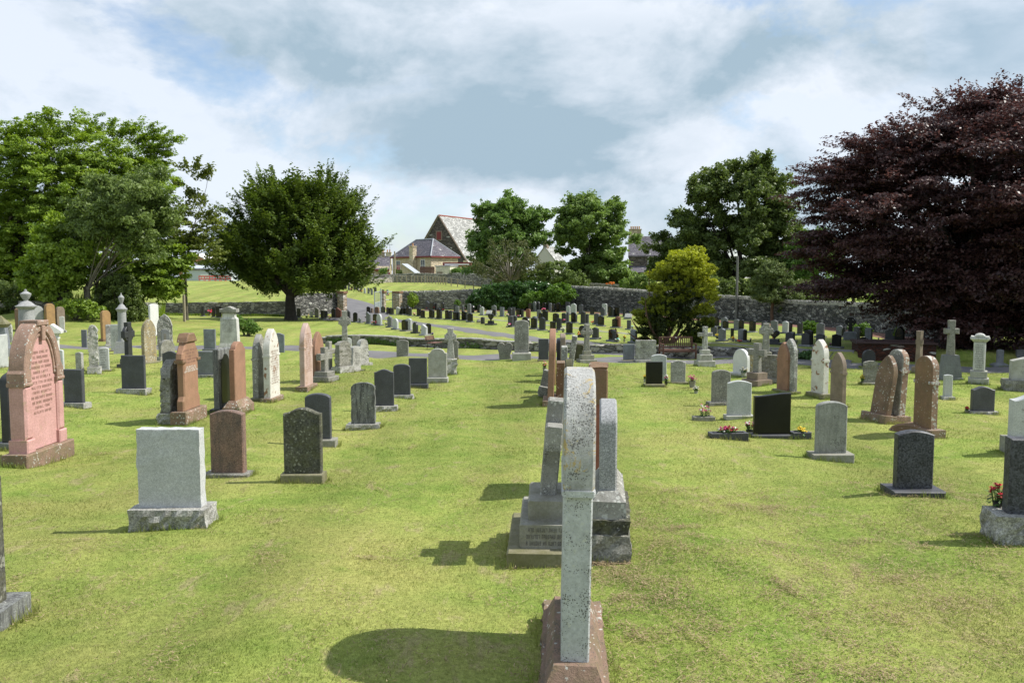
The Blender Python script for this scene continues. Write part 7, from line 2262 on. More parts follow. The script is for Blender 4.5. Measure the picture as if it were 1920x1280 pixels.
# ---- golden cypress
b = at(1272, 656)
b = Vector((b.x, 30.0, gz(b.x, 30.0)))
D6 = 30.0
pads = []
for (px, py, rx, ry) in [(1285, 485, 38, 14), (1262, 500, 34, 12), (1305, 505, 36, 14), (1240, 515, 26, 10), (1280, 520, 30, 11), (1320, 530, 24, 12), (1262, 535, 30, 10), (1232, 540, 24, 9), (1300, 545, 30, 11), (1330, 555, 16, 12), (1250, 558, 30, 9), (1220, 565, 22, 8), (1318, 580, 22, 12), (1235, 580, 30, 9), (1212, 600, 26, 8), (1325, 605, 16, 11), (1195, 585, 14, 6), (1240, 605, 28, 8), (1222, 622, 24, 7), (1300, 625, 22, 9), (1205, 640, 16, 5), (1270, 560, 24, 10), (1285, 590, 26, 10), (1310, 640, 16, 7), (1240, 640, 16, 6), (1268, 478, 18, 9), (1300, 470, 20, 8)]:
    pads.append(E(px, py, D6, rx, ry, b, rx * 0.9, dy=random.Random(px * py).uniform(-0.55, 0.55)))
rng = np.random.RandomState(51)
root = thing('golden_cypress', 'golden yellow spreading cypress with tiered pads behind the wooden bench', 'tree', b)
P, U = crown_points(pads, 3000, rng, 51, -0.5, 0.25, 3.0, 0.6)
gold = P[:, 2] > 1.3 + 0.5 * lumps(P, 1.5, 5)
A = unit(U * np.array([1, 1, 0.2]) + np.array([0, 0, 0.55]) + rng.normal(size=U.shape) * 0.35)
v, fcs, t = leaves(P, A, 0.10, 0.065, 0.045, 44, 0.062, rng, 0.5, U, 0.75, 0.45)
# inner and lower sprays greener, with the crown's inner shade put into the tint
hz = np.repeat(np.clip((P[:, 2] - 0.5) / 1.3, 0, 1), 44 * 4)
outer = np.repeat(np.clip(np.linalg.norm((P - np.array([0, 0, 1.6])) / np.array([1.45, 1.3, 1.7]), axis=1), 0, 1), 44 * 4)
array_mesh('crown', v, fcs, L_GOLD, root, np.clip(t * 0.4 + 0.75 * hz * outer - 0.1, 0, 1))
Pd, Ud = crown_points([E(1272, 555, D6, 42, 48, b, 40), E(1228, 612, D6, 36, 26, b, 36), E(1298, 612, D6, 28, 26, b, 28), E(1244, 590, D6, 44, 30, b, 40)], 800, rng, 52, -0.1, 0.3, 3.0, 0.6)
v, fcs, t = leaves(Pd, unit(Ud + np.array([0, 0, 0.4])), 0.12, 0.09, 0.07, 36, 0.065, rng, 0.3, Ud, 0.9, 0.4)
array_mesh('inner_foliage', v, fcs, leafy('shade-tinted cypress sprays', (0.02, 0.032, 0.008), (0.055, 0.075, 0.015), 0.15), root, t)  # near-black sprays stand in for the shade between the pads
mb = MB()
for (tx, tz) in ((0.55, 2.6), (-0.2, 2.3), (0.9, 1.7), (-0.8, 1.6), (-1.1, 0.9), (0.3, 3.0), (0.6, 1.2), (-0.5, 2.7), (-1.3, 0.4), (1.0, 0.9)):
    s = Vector((rng.normal() * 0.05, rng.normal() * 0.05, -0.2))
    t_ = Vector((tx, rng.normal() * 0.5, tz))
    pts = [s.lerp(t_, f) + Vector((0.22 * math.sin(f * 3) * (1 if tx > 0 else -1), rng.normal() * 0.03, 0)) for f in np.linspace(0, 1, 8)]
    mb.tube(pts, [0.07 * (1 - 0.85 * i / 7) for i in range(8)], 6)
mb.build('trunk', BARK['red'], root, smooth=0.9)

# ---- small pine by the wall
b = at(1448, 606)
D7 = b.y
pads = [E(px, py, D7, rx, ry, b, rx * 0.9, dy=random.Random(px).uniform(-0.6, 0.6)) for px, py, rx, ry in [(1450, 500, 20, 9), (1440, 512, 26, 9), (1468, 516, 24, 9), (1432, 528, 24, 8), (1460, 530, 30, 9), (1480, 540, 22, 9), (1428, 545, 22, 7), (1455, 548, 30, 8), (1485, 558, 20, 9), (1440, 558, 24, 7), (1470, 566, 22, 8), (1478, 578, 20, 7), (1425, 555, 20, 5)]]
rng = np.random.RandomState(61)
root = thing('pine_tree', 'small rounded pine with flat tiers and bare reddish trunk before the wall', 'tree', b)
P, U = crown_points(pads, 1400, rng, 61, -0.5, 0.2, 3.0, 0.6)
v, fcs, t = leaves(P, unit(U + np.array([0, 0, 0.6])), 0.2, 0.16, 0.1, 40, 0.13, rng, 0.5, U, 0.8, 0.35)
array_mesh('crown', v, fcs, L_PINE, root, t)
mb = MB().tube([(0, 0, -0.2), (-0.05, 0, 0.8), (0.05, 0, 1.8), (0.1, 0, 2.9)], [0.12, 0.1, 0.08, 0.03], 8)
limbs(mb, (0.03, 0, 1.4), [P[i] for i in rng.choice(len(P), 14)], 0.1, rng, sway=0.1)
mb.build('trunk', BARK['red'], root, smooth=0.9)

# ---- copper beech, right
b = at(1812, 689)
b = Vector((b.x, 28.5, 0))
b.x = at_d(1815, 600, 28.5).x
b.z = gz(b.x, 28.5)
D8 = 28.5
ells = [E(1800, 340, D8, 190, 105, b, 270), E(1870, 272, D8, 170, 84, b, 200), E(1960, 340, D8, 220, 125, b, 290), E(1660, 400, D8, 130, 75, b, 150), E(1740, 450, D8, 190, 70, b, 250), E(1900, 460, D8, 230, 90, b, 320), E(1620, 480, D8, 110, 45, b, 140),
        E(1760, 520, D8, 180, 45, b, 230), E(1930, 540, D8, 180, 50, b, 310), E(2050, 430, D8, 200, 140, b, 320), E(1590, 345, D8, 70, 42, b, 100), E(1640, 285, D8, 60, 35, b, 80), E(1880, 430, D8, 170, 90, b, 130, dy=-3.5), E(2060, 400, D8, 180, 120, b, 150, dy=-3.5), E(1890, 212, D8, 125, 38, b, 130), E(1780, 230, D8, 70, 45, b, 80), E(1700, 310, D8, 110, 80, b, 130), E(1620, 340, D8, 75, 52, b, 100), E(1850, 598, D8, 200, 32, b, 250), E(1660, 530, D8, 130, 36, b, 150), E(1850, 208, D8, 100, 36, b, 120), E(1720, 240, D8, 60, 40, b, 80)]
tree('copper_beech', 'huge dark purple copper beech overhanging the right side of the graveyard', b, ells, 9000, 46, 0.5, 0.34, 0.08, 0.115, L_PURP, 'dark', (0.62, 2.4), seed=71, n_limb=40, gap=-0.05, boughs=(760, 0.85, 0.34), fringe=1700, up=1.0, jit=0.5, droop=0.25, shell=0.42, tilt=0.12, f=1.6, limb_r=0.9, sb=0.55)


# ------------------------------------------------------------------ shrubs, hedges, ivy
def shrub(name, label, px, base, blobs, d, mat, n, per, leaf, la=0.25, seed=1, cat='shrub', group=None, shell=0.55, up=0.3, stem=True):
    b = at(px, base) if d is None else at_d(px, base, d)
    if d is not None:
        b.z = gz(b.x, d)
    dd = b.y
    rng = np.random.RandomState(seed)
    root = thing(name, label, cat, b, 0, group)
    P, U = crown_points([E(x, y, dd, rx, ry, b, rz) for x, y, rx, ry, rz in blobs], n, rng, seed, -0.5, shell, 2.0, 0.5)
    v, fcs, t = leaves(P, unit(U + rng.normal(size=U.shape) * 0.3), la, la, la * 0.7, per, leaf, rng, up, U, 0.8)
    array_mesh('leaves', v, fcs, mat, root, t)
    if stem:
        mb = MB()
        for i in rng.choice(len(P), min(9, len(P))):
            q = Vector(P[i])
            mb.tube([(rng.normal() * 0.05, rng.normal() * 0.05, -0.1), q * 0.5 + Vector((0, 0, q.z * 0.1)), q * 0.9], [0.035, 0.022, 0.008], 5)
        mb.build('stems', BARK['grey'], root)
    return root


GH = 'shrubs along the boundary wall'
shrub('shrub', 'round bright green shrub above the newer headstones', 1048, 584, [(1050, 552, 28, 19, 26)], 71.5, L_SHRUB, 190, 60, 0.16, 0.22, 81, group=GH)
shrub('shrub', 'lower bright green shrub left of the round one', 1003, 583, [(1003, 561, 24, 14, 22), (985, 566, 14, 10, 14)], 71.8, L_SHRUB, 150, 60, 0.15, 0.22, 82, group=GH)
shrub('ivy_hedge', 'dark ivy hedge hiding the wall below the half bare tree', 950, 583, [(900, 562, 18, 18, 16), (925, 556, 28, 22, 16), (960, 553, 30, 24, 16), (1000, 548, 30, 18, 14), (885, 570, 10, 12, 12), (940, 570, 30, 14, 16), (1015, 536, 16, 8, 10), (980, 540, 30, 10, 14)], 73.6, L_IVY, 700, 60, 0.18, 0.28, 83, 'hedge')
shrub('shrub', 'yellow green bush growing at the rubble wall near the gate', 774, 580, [(774, 563, 9, 13, 9)], 75.6, L_LIME, 50, 45, 0.13, 0.18, 84, group=GH)
shrub('shrub', 'small green shrub below the rubble wall behind the tall dark slab', 857, 582, [(857, 569, 5, 7, 6)], 74, L_SHRUB, 22, 40, 0.12, 0.14, 85, group=GH)
shrub('shrub', 'yellow green shrub at the dark wall above a black stone', 1112, 582, [(1112, 572, 8, 6, 7)], 72, L_LIME, 24, 40, 0.12, 0.15, 86, group=GH)
shrub('shrub', 'rounded dark green bush left of the tall grey stone', 1519, 625, [(1519, 614, 14, 11, 12)], None, L_SHRUB, 60, 60, 0.09, 0.12, 87, group=GH)
shrub('shrub', 'green bush behind the black cross and the grey stone', 1618, 630, [(1618, 619, 16, 12, 12), (1600, 616, 9, 8, 8)], None, L_MID, 60, 60, 0.09, 0.12, 88, group=GH)
shrub('shrub', 'pale green shrub left of the tall black pointed stone', 1686, 640, [(1686, 625, 8, 9, 8)], None, L_LIME, 30, 50, 0.08, 0.1, 89, group=GH)
shrub('shrub', 'bronze leaved bush beside the black stone of the fourth row', 1150, 640, [(1150, 628, 8, 10, 6)], None, leafy('bronze leaves', (0.08, 0.045, 0.015), (0.16, 0.09, 0.03)), 40, 45, 0.06, 0.08, 90)
shrub('shrub', 'dense garden shrubs left of the larger ash tree, mixed pale green', 1050, 545, [(1040, 510, 30, 22, 25), (1075, 522, 26, 18, 22), (1010, 520, 24, 18, 20), (1090, 530, 14, 12, 14)], 90, L_GREY, 230, 60, 0.2, 0.32, 91, group='shrubs in the gardens')
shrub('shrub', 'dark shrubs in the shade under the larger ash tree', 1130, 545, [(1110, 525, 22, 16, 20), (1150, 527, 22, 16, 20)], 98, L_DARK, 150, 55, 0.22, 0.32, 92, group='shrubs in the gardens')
shrub('shrub', 'light green garden shrubs left of the golden cypress', 1205, 548, [(1205, 528, 26, 14, 20), (1180, 533, 14, 10, 14)], 86, L_ASH2, 130, 55, 0.2, 0.3, 93, group='shrubs in the gardens')
shrub('shrub', 'small clipped bright green bush on the upper garden wall', 1169, 545, [(1169, 531, 9, 8, 9)], 92, L_SHRUB, 36, 50, 0.17, 0.2, 94, group='shrubs in the gardens')
shrub('flower_bed', 'strip of orange flowers along the upper garden wall', 1144, 545, [(1144, 531, 10, 2, 4)], 91, leafy('orange petals', (0.35, 0.2, 0.02), (0.5, 0.32, 0.03)), 14, 26, 0.1, 0.12, 95, 'flower bed', stem=False)
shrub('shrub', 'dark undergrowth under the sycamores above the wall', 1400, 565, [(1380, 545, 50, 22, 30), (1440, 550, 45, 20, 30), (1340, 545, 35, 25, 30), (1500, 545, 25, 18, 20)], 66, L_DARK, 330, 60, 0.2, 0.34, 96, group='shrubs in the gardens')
shrub('shrub', 'silver green drooping shrub behind the clipped hedge', 1510, 556, [(1510, 540, 18, 14, 16), (1545, 545, 20, 10, 16)], 58, leafy('silver green leaves', (0.12, 0.15, 0.06), (0.22, 0.25, 0.1)), 90, 60, 0.15, 0.22, 97, group='shrubs in the gardens')
shrub('shrub', 'green bushes above the field wall seen through the gate', 600, 536, [(640, 528, 14, 5, 8), (610, 526, 16, 6, 8), (670, 520, 10, 5, 8)], 118, L_LIME, 60, 40, 0.3, 0.5, 98, group='shrubs in the gardens')
shrub('shrub', 'dark green bush in front of the hip-roofed house', 747, 529, [(747, 513, 7, 6, 6)], 127, L_DARK, 24, 40, 0.25, 0.35, 99, group='shrubs in the gardens')
shrub('shrub', 'green bush at the red shed left of the hip-roofed house', 718, 529, [(719, 508, 6, 5, 6)], 130, L_MID, 20, 40, 0.25, 0.35, 100, group='shrubs in the gardens')
shrub('shrub', 'overgrown bushes between the white garage and the half bare tree', 880, 535, [(862, 512, 16, 9, 12), (890, 510, 16, 10, 12)], 114, L_MID, 100, 45, 0.26, 0.4, 101, group='shrubs in the gardens')
shrub('shrub', 'leafy bush on the bank at the foot of the left trees', 140, 612, [(140, 575, 36, 14, 24), (175, 585, 24, 10, 18)], 42, L_LIME, 110, 60, 0.13, 0.2, 102)
shrub('shrub', 'dark evergreen shrub behind the pinkish urn column', 225, 606, [(225, 560, 40, 50, 34), (245, 585, 26, 26, 24), (205, 585, 24, 28, 24)], 44, L_DARK, 240, 70, 0.13, 0.24, 103)
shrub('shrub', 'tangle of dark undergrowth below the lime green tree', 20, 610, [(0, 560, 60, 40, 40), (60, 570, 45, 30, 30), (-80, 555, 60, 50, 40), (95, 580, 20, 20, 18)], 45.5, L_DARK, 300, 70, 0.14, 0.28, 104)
shrub('ivy_hedge', 'clump of green ivy at the broken end of the low wall', 462, 626, [(462, 611, 18, 11, 10), (445, 600, 8, 8, 8), (478, 618, 12, 7, 8)], 36.5, L_MID, 90, 50, 0.08, 0.14, 105, 'ivy')
shrub('ivy_hedge', 'low dark ivy hedge between the path and the lawn on the right', 1560, 680, [(x, 668, 22, 8, 16) for x in range(1512, 1612, 14)], 26.0, L_IVY, 260, 60, 0.06, 0.1, 106, 'hedge', up=0.5)

# ivy tufts on the low wall
mbv = []
rng = np.random.RandomState(9)
pts = []
for x in np.concatenate([rng.uniform(-7.6, -4.0, 120), rng.uniform(-1.9, -1.2, 12)]):
    y = float(np.interp(x, WALLX, WALLY))
    pts.append((x, y - 0.16 + rng.uniform(-0.05, 0.02), gz(x, y - 0.4) + rng.uniform(0.02, 0.2)))
pts = np.array(pts)
r = thing('ivy', 'ivy leaves climbing the left part of the low retaining wall', 'ivy', (0, 0, 0))
v, fcs, t = leaves(pts, np.tile([[1.0, -0.4, 0]], (len(pts), 1)), 0.16, 0.05, 0.1, 24, 0.055, rng, 0.2, np.tile([[0, -1.0, 0.2]], (len(pts), 1)), 0.7)
array_mesh('leaves', v, fcs, L_MID, r, t)

# clipped hedge with a rail in the right hand garden
b = at_d(1537, 566, 60)
r = thing('clipped_hedge', 'bright green clipped hedge above the right boundary wall', 'hedge', (b.x, 60, gz(b.x, 60)))
rng = np.random.RandomState(10)
k = 60 / F
n = 9000
P = np.column_stack([rng.uniform(-46 * k, 46 * k, n), rng.uniform(-0.4, 0.4, n), rng.uniform(0.1, z_at(556, 60) - r.location.z, n)])
P[:, 1] = np.where(rng.uniform(size=n) < 0.6, -0.4 + rng.normal(size=n) * 0.04, P[:, 1])
top = z_at(556, 60) - r.location.z
P[:, 2] = np.where(rng.uniform(size=n) < 0.25, top + rng.normal(size=n) * 0.03, P[:, 2])
v, fcs, t = leaves(P, np.tile([[1.0, 0, 0]], (n, 1)), 0.06, 0.06, 0.06, 2, 0.11, rng, 0.5, np.tile([[0, -1.0, 0.7]], (n, 1)), 0.7)
array_mesh('leaves', v, fcs, L_HEDGE, r, t)
a, b2 = at_d(1490, 552.5, 61), at_d(1580, 552.5, 61)
r = thing('garden_rail', 'grey timber rail behind the clipped hedge', 'rail', (a.x, 61, a.z))
MB().box(0, b2.x - a.x, -0.05, 0.05, -0.08, 0.06, 0.01).build('rail', post, r)
for f in (0.02, 0.35, 0.7, 0.98):
    x = (b2.x - a.x) * f
    MB().box(x - 0.05, x + 0.05, 0.05, 0.14, gz(a.x + x, 61) - a.z - 0.1, 0.04, 0.01).build('post', post, r)

b = at_d(1985, 640, 37)
b.z = gz(b.x, 37)
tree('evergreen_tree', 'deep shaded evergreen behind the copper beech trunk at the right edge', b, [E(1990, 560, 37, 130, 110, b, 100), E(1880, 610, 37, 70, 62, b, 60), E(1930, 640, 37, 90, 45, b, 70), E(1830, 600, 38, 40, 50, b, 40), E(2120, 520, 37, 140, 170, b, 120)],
     900, 60, 0.35, 0.35, 0.25, 0.2, leafy('shade-tinted evergreen leaves', (0.015, 0.028, 0.01), (0.04, 0.06, 0.018), 0.15), 'dark', (0.3, 1.5), seed=91, n_limb=8)  # tree added to shade the ground, deep shade also put into its leaf colour
# ------------------------------------------------------------------ the ground sheet
def rows():
    ys = [-8, -4, -1]
    y = 0.0
    while y < 900:
        ys.append(y)
        y += 0.25 if y < 3 else 0.07 if y < 12 else 0.13 if y < 37 else 0.35 if y < 60 else 0.8 if y < 130 else y * 0.03
    return np.array(ys)


ys = rows()
NC = 300
u = np.linspace(-1, 1, NC)
u = u * (0.75 + 0.25 * u ** 2)
Y = np.repeat(ys[:, None], NC, 1)
X = u[None, :] * (7.0 + 1.05 * np.clip(Y, 0, None))
Z = ground(X.ravel(), Y.ravel()).reshape(X.shape)
V = np.stack([X, Y, Z], -1).reshape(-1, 3)
i, j = np.meshgrid(np.arange(len(ys) - 1), np.arange(NC - 1), indexing='ij')
A = (i * NC + j).ravel()
FA = np.stack([A, A + 1, A + NC + 1, A + NC], -1)


def turf_colour(nt, pos):
    """mown lawn: lush and tired patches, mower stripes of old clippings, straw tufts; all by place on the lawn"""
    big = noise(nt, pos, 0.55, 5, 0.6)
    mid = noise(nt, pos, 2.6, 5, 0.65, 0.4)
    fine = noise(nt, pos, 26, 4, 0.7)
    c = mix(nt, ramp(nt, mid, [(0.36, 0), (0.62, 1)]).outputs['Color'], (0.172, 0.246, 0.046), (0.262, 0.310, 0.074))
    c = mix(nt, ramp(nt, big, [(0.42, 0), (0.66, 0.75)]).outputs['Color'], c, (0.33, 0.315, 0.105))
    mp = nd(nt, 'ShaderNodeMapping')
    mp.inputs['Rotation'].default_value = (0, 0, R(24))
    mp.inputs['Scale'].default_value = (2.6, 1.0, 1.0)
    nt.links.new(pos, mp.inputs['Vector'])
    st = noise(nt, mp.outputs[0], 1.7, 7, 0.72, 0.5)
    c = mix(nt, ramp(nt, st, [(0.56, 0), (0.66, 0.55)]).outputs['Color'], c, (0.36, 0.29, 0.17))
    st2 = noise(nt, mp.outputs[0], 4.5, 6, 0.75, 0.4)
    c = mix(nt, ramp(nt, st2, [(0.62, 0), (0.69, 0.4)]).outputs['Color'], c, (0.14, 0.095, 0.05))
    mb_ = nd(nt, 'ShaderNodeMapping')
    mb_.inputs['Scale'].default_value = (0.95, 0.07, 0.3)
    nt.links.new(pos, mb_.inputs['Vector'])
    band = noise(nt, mb_.outputs[0], 1.0, 3, 0.5, 0.15)
    c = mix(nt, 0.9, c, ramp(nt, band, [(0.36, 0.82), (0.62, 1.14)]).outputs['Color'], 'MULTIPLY')
    gr = noise(nt, pos, 1.1, 4, 0.6)
    c = mix(nt, ramp(nt, gr, [(0.6, 0), (0.72, 0.6)]).outputs['Color'], c, (0.115, 0.205, 0.022))
    return c, fine


m, nt, b_ = new_mat('mown turf')
geo = nt.nodes.new('ShaderNodeNewGeometry')
c, fine = turf_colour(nt, geo.outputs['Position'])
c = mix(nt, 0.75, c, ramp(nt, fine, [(0.28, 0.5), (0.7, 1.3)]).outputs['Color'], 'MULTIPLY')
vf = noise(nt, geo.outputs['Position'], 140, 3, 0.7)
c = mix(nt, 0.6, c, ramp(nt, vf, [(0.3, 0.55), (0.7, 1.4)]).outputs['Color'], 'MULTIPLY')
nt.links.new(c, b_.inputs['Base Color'])
b_.inputs['Roughness'].default_value = 0.9
b_.inputs['Specular IOR Level'].default_value = 0.1
bump(nt, b_, math_(nt, 'ADD', fine, math_(nt, 'MULTIPLY', vf, 0.7)), 0.6, 0.03)
TURF = m
g = array_mesh('ground', V, FA, TURF)
struct(g)
g.data.polygons.foreach_set('use_smooth', [True] * len(g.data.polygons))

# grass blades on the nearer lawn
m, nt, b_ = new_mat('grass blades')
geo = nt.nodes.new('ShaderNodeNewGeometry')
c, fine = turf_colour(nt, geo.outputs['Position'])
at_ = nt.nodes.new('ShaderNodeAttribute')
at_.attribute_name = 'tint'
c = mix(nt, 0.9, c, ramp(nt, at_.outputs['Fac'], [(0, 0.86), (0.6, 1.07), (1, 1.32)]).outputs['Color'], 'MULTIPLY')
nt.links.new(c, b_.inputs['Base Color'])
b_.inputs['Roughness'].default_value = 0.6
b_.inputs['Specular IOR Level'].default_value = 0.2
t = nt.nodes.new('ShaderNodeBsdfTranslucent')
nt.links.new(c, t.inputs['Color'])
ms = nt.nodes.new('ShaderNodeMixShader')
ms.inputs[0].default_value = 0.35
nt.links.new(b_.outputs[0], ms.inputs[1])
nt.links.new(t.outputs[0], ms.inputs[2])
nt.links.new(ms.outputs[0], nt.nodes['Material Output'].inputs['Surface'])
BLADE = m
rng = np.random.RandomState(5)
N = 430000
# density falls with distance
q = rng.uniform(0, 1, N)
y = 2.6 * (26 / 2.6) ** (q ** 0.92)
x = rng.uniform(-1, 1, N) * (0.72 * y + 0.9)
z = ground(x, y)
sz = 0.55 + 0.05 * y
h = rng.uniform(0.010, 0.026, N) * sz * (0.75 + 0.5 * (np.sin(x * 2.1 + y) * np.sin(y * 1.7 - x) > 0.3))
w = rng.uniform(0.0022, 0.0042, N) * sz
a = rng.uniform(0, 2 * np.pi, N)
ln = rng.uniform(0.2, 1.6, N) * h
la_ = rng.uniform(0, 2 * np.pi, N)
V = np.empty((N, 3, 3))
V[:, 0] = np.stack([x - w * np.cos(a), y - w * np.sin(a), z - 0.004], -1)
V[:, 1] = np.stack([x + w * np.cos(a), y + w * np.sin(a), z - 0.004], -1)
V[:, 2] = np.stack([x + ln * np.cos(la_), y + ln * np.sin(la_), z + h], -1)
g = array_mesh('grass', V.reshape(-1, 3), np.arange(N * 3).reshape(-1, 3), BLADE, None, np.repeat(rng.uniform(0, 1, N), 3), 3)
tag(g, None, None, None, 'stuff')
# longer grass left by the mower round the feet of the nearer stones
V = []
rng = np.random.RandomState(15)
for bx, by, ya, hw, hd in BASES:
    if by > 24 or by < 2:
        continue
    n = int((hw + hd) * 4 * 230)
    u_ = rng.uniform(0, 4, n)
    e = rng.uniform(-1, 1, n)
    off = np.abs(rng.normal(size=n)) * 0.022 + 0.004
    lx = np.where(u_ < 1, e * hw, np.where(u_ < 2, e * hw, np.where(u_ < 3, hw + off, -hw - off)))
    ly = np.where(u_ < 1, -hd - off, np.where(u_ < 2, hd + off, e * hd))
    x = bx + lx * math.cos(ya) - ly * math.sin(ya)
    y = by + lx * math.sin(ya) + ly * math.cos(ya)
    z = ground(x, y)
    h = rng.uniform(0.02, 0.08, n) * (0.5 + 0.8 * (np.sin(x * 9 + y * 7) > 0.1))
    w = rng.uniform(0.002, 0.004, n) * (0.6 + 0.05 * by)
    a = rng.uniform(0, 6.28, n)
    T = np.empty((n, 3, 3))
    T[:, 0] = np.stack([x - w * np.cos(a), y - w * np.sin(a), z - 0.01], -1)
    T[:, 1] = np.stack([x + w * np.cos(a), y + w * np.sin(a), z - 0.01], -1)
    T[:, 2] = np.stack([x + 0.4 * h * np.cos(a * 5), y + 0.4 * h * np.sin(a * 5), z + h], -1)
    V.append(T)
V = np.concatenate(V)
g = array_mesh('grass', V.reshape(-1, 3), np.arange(len(V) * 3).reshape(-1, 3), BLADE, None, np.repeat(rng.uniform(0, 0.9, len(V)), 3), 3)
tag(g, None, None, None, 'stuff')
# dry mowings lying in wisps
rng = np.random.RandomState(25)
V = []
for c in range(400):
    if c < 240:
        cy = rng.uniform(3.6, 8.5)
        cx_ = rng.uniform(0.5, 0.62 * cy)
    else:
        cy = 3.6 * (14 / 3.6) ** rng.uniform(0, 1)
        cx_ = rng.uniform(-0.62, 0.62) * cy
    n = rng.randint(30, 170)
    ang = rng.normal() * 0.5 + rng.choice([0.2, 1.9])
    L_, W_ = rng.uniform(0.08, 0.42), rng.uniform(0.02, 0.09)
    p_, q_ = rng.normal(size=n) * L_, rng.normal(size=n) * W_
    x = cx_ + p_ * math.cos(ang) - q_ * math.sin(ang)
    y = cy + p_ * math.sin(ang) + q_ * math.cos(ang)
    z = ground(x, y) + rng.uniform(0.012, 0.028, n)
    l = rng.uniform(0.015, 0.045, n)
    w = rng.uniform(0.0016, 0.0036, n)
    a = rng.uniform(0, 6.28, n)
    T = np.empty((n, 3, 3))
    T[:, 0] = np.stack([x - w * np.sin(a), y + w * np.cos(a), z], -1)
    T[:, 1] = np.stack([x + w * np.sin(a), y - w * np.cos(a), z], -1)
    T[:, 2] = np.stack([x + l * np.cos(a), y + l * np.sin(a), z + rng.uniform(-0.006, 0.012, n)], -1)
    V.append(T)
V = np.concatenate(V)
g = array_mesh('grass_clippings', V.reshape(-1, 3), np.arange(len(V) * 3).reshape(-1, 3), leafy('dry mowings', (0.16, 0.12, 0.06), (0.46, 0.37, 0.22), 0.2, 0.8, 0.1), None, np.repeat(rng.uniform(0, 1, len(V)) ** 1.2, 3), 3)
tag(g, None, None, None, 'stuff')
# rough grass and weeds standing along the left field wall
N = 9000
px = rng.uniform(-10, 540, N)
xw = np.interp(px, [-120, 60, 240, 300, 380, 460, 540], [at(p_, b2_).x for p_, b2_ in ((-120, 590), (60, 588), (240, 589), (300, 590), (380, 591), (460, 592), (540, 593))])
yw = np.interp(px, [-120, 60, 240, 300, 380, 460, 540], [at(p_, b2_).y for p_, b2_ in ((-120, 590), (60, 588), (240, 589), (300, 590), (380, 591), (460, 592), (540, 593))])
front = rng.uniform(size=N) < 0.5
yy = yw + np.where(front, -0.35 - 0.3 * rng.uniform(0, 1, N), 0.5 + rng.uniform(0, 1, N))
zz = ground(xw, yy)
h = np.where(front, rng.uniform(0.08, 0.25, N), rng.uniform(0.5, 1.25, N))
w = np.full(N, 0.03)
a = rng.uniform(0, 2 * np.pi, N)
V = np.empty((N, 3, 3))
V[:, 0] = np.stack([xw - w * np.cos(a), yy - w * np.sin(a), zz - 0.05], -1)
V[:, 1] = np.stack([xw + w * np.cos(a), yy + w * np.sin(a), zz - 0.05], -1)
V[:, 2] = np.stack([xw + 0.3 * h * np.cos(a * 3), yy + 0.3 * h * np.sin(a * 3), zz + h], -1)
g = array_mesh('weeds', V.reshape(-1, 3), np.arange(N * 3).reshape(-1, 3), L_LIME, None, np.repeat(rng.uniform(0, 1, N), 3), 3)
tag(g, None, None, None, 'stuff')

# ------------------------------------------------------------------ sky, sun, camera
SUN_EL, SUN_AZ = R(50), R(4)      # azimuth measured from +x towards +y
w = D.worlds.new('World')
scene.world = w
w.use_nodes = True
nt = w.node_tree
bg = nt.nodes['Background']
sky = nt.nodes.new('ShaderNodeTexSky')
sky.sky_type = 'NISHITA'
sky.sun_disc = False
sky.sun_elevation = SUN_EL
sky.sun_rotation = math.pi / 2 - SUN_AZ
sky.air_density = 1.0
sky.dust_density = 0.6
sky.ozone_density = 1.5
tc = nt.nodes.new('ShaderNodeTexCoord')
sx = nt.nodes.new('ShaderNodeSeparateXYZ')
nt.links.new(tc.outputs['Generated'], sx.inputs[0])
X_, Y_, Z_ = sx.outputs
cx = nt.nodes.new('ShaderNodeCombineXYZ')
nt.links.new(X_, cx.inputs[0])
nt.links.new(Y_, cx.inputs[1])
nt.links.new(math_(nt, 'MULTIPLY', Z_, 1.75), cx.inputs[2])
pl = cx.outputs[0]
sh = nd(nt, 'ShaderNodeVectorMath', _operation='ADD')
nt.links.new(pl, sh.inputs[0])
sh.inputs[1].default_value = (0.035, 0.01, 0.10)
n_big = noise(nt, pl, 3.1, 10, 0.58, 0.25)
n_off = noise(nt, sh.outputs[0], 3.1, 10, 0.58, 0.25)
n_det = noise(nt, pl, 7.5, 8, 0.6, 0.2)
AZ = math_(nt, 'ARCTAN2', X_, Y_)
EL = math_(nt, 'ARCSINE', Z_)
wob = math_(nt, 'MULTIPLY', math_(nt, 'SUBTRACT', n_det, 0.5), 0.12)
wob2 = math_(nt, 'MULTIPLY', math_(nt, 'SUBTRACT', n_big, 0.5), 0.22)


def patch(az, el, ra, re, p0=0.25, p1=1.1):
    """soft-edged cloud bank of a given extent in the sky"""
    a = math_(nt, 'DIVIDE', math_(nt, 'SUBTRACT', math_(nt, 'ADD', AZ, wob2), az), ra)
    e = math_(nt, 'DIVIDE', math_(nt, 'SUBTRACT', math_(nt, 'ADD', EL, wob), el), re)
    d2 = math_(nt, 'ADD', math_(nt, 'MULTIPLY', a, a), math_(nt, 'MULTIPLY', e, e))
    return ramp(nt, d2, [(p0, 1), (p1, 0)]).outputs['Color']


def add(*v):
    o = v[0]
    for k in v[1:]:
        o = math_(nt, 'ADD', o, k)
    return o


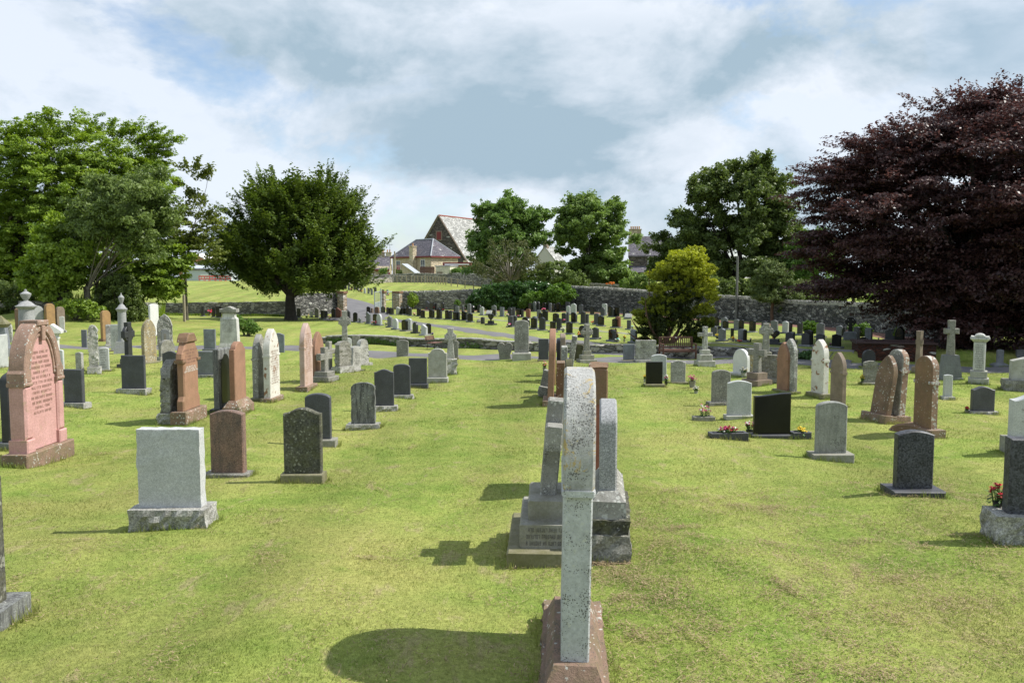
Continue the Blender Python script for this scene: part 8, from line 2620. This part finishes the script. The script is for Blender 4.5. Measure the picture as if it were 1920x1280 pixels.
K = 9.0
cover = ramp(nt, n_big, [(0.36, 0), (0.46, 1)]).outputs['Color']
relief = math_(nt, 'SUBTRACT', n_off, n_big)
darkn = ramp(nt, math_(nt, 'ADD', math_(nt, 'MULTIPLY', relief, 2.2), 0.5), [(0.3, 0), (0.75, 1.0)]).outputs['Color']
banks = math_(nt, 'MINIMUM', add(patch(0.01, 0.158, 0.25, 0.068), math_(nt, 'MULTIPLY', patch(0.12, 0.24, 0.22, 0.07), 0.8), math_(nt, 'MULTIPLY', patch(-0.24, 0.28, 0.2, 0.06), 0.75), math_(nt, 'MULTIPLY', patch(-0.05, 0.34, 0.35, 0.05), 0.55), math_(nt, 'MULTIPLY', patch(0.33, 0.25, 0.13, 0.06), 0.45)), 1.0)
white = (K * 0.82, K * 0.885, K * 0.98)
grey = (K * 0.385, K * 0.515, K * 0.62)
cl = nt.nodes.new('ShaderNodeMix')
cl.data_type = 'RGBA'
cl.inputs[6].default_value = (*white, 1)
cl.inputs[7].default_value = (*grey, 1)
nt.links.new(math_(nt, 'MINIMUM', math_(nt, 'MAXIMUM', add(0.26, math_(nt, 'MULTIPLY', banks, 0.46), math_(nt, 'MULTIPLY', math_(nt, 'SUBTRACT', darkn, 0.4), 0.75), math_(nt, 'MULTIPLY', math_(nt, 'SUBTRACT', n_det, 0.5), 1.0)), 0.0), 1.0), cl.inputs[0])
sk = nt.nodes.new('ShaderNodeMix')
sk.data_type = 'RGBA'
nt.links.new(math_(nt, 'MINIMUM', add(math_(nt, 'MULTIPLY', cover, 0.92), banks), 1.0), sk.inputs[0])
hs = nd(nt, 'ShaderNodeMix', _data_type='RGBA')
hs.blend_type = 'MULTIPLY'
hs.inputs[0].default_value = 1.0
nt.links.new(sky.outputs[0], hs.inputs[6])
hs.inputs[7].default_value = (1.5, 1.5, 1.5, 1)
nt.links.new(hs.outputs[2], sk.inputs[6])
nt.links.new(cl.outputs[2], sk.inputs[7])
nt.links.new(sk.outputs[2], bg.inputs['Color'])
bg.inputs['Strength'].default_value = 0.095

sd = D.lights.new('sun', 'SUN')
sd.energy = 5.0
sd.angle = R(0.53)
sd.color = (1.0, 0.955, 0.88)
so = D.objects.new('sun', sd)
COL.objects.link(so)
dv = Vector((math.cos(SUN_EL) * math.cos(SUN_AZ), math.cos(SUN_EL) * math.sin(SUN_AZ), math.sin(SUN_EL)))
so.rotation_euler = dv.to_track_quat('Z', 'Y').to_euler()
so.location = (20, 10, 40)

cam = D.cameras.new('camera')
cam.sensor_width = 36
cam.lens = 36 * F / 1920
cam.clip_end = 3000
cam.clip_start = 0.05
co = D.objects.new('camera', cam)
COL.objects.link(co)
co.location = (0, 0, 0)
co.rotation_euler = (math.pi / 2 - PITCH, 0, 0)
scene.camera = co
scene.view_settings.view_transform = 'Standard'
scene.view_settings.look = 'None'
scene.view_settings.exposure = 0.3
scene.view_settings.gamma = 1.0
scene.render.engine = 'CYCLES'
scene.cycles.use_denoising = True
scene.cycles.max_bounces = 6
scene.cycles.diffuse_bounces = 3
scene.cycles.transmission_bounces = 4
scene.cycles.transparent_max_bounces = 4
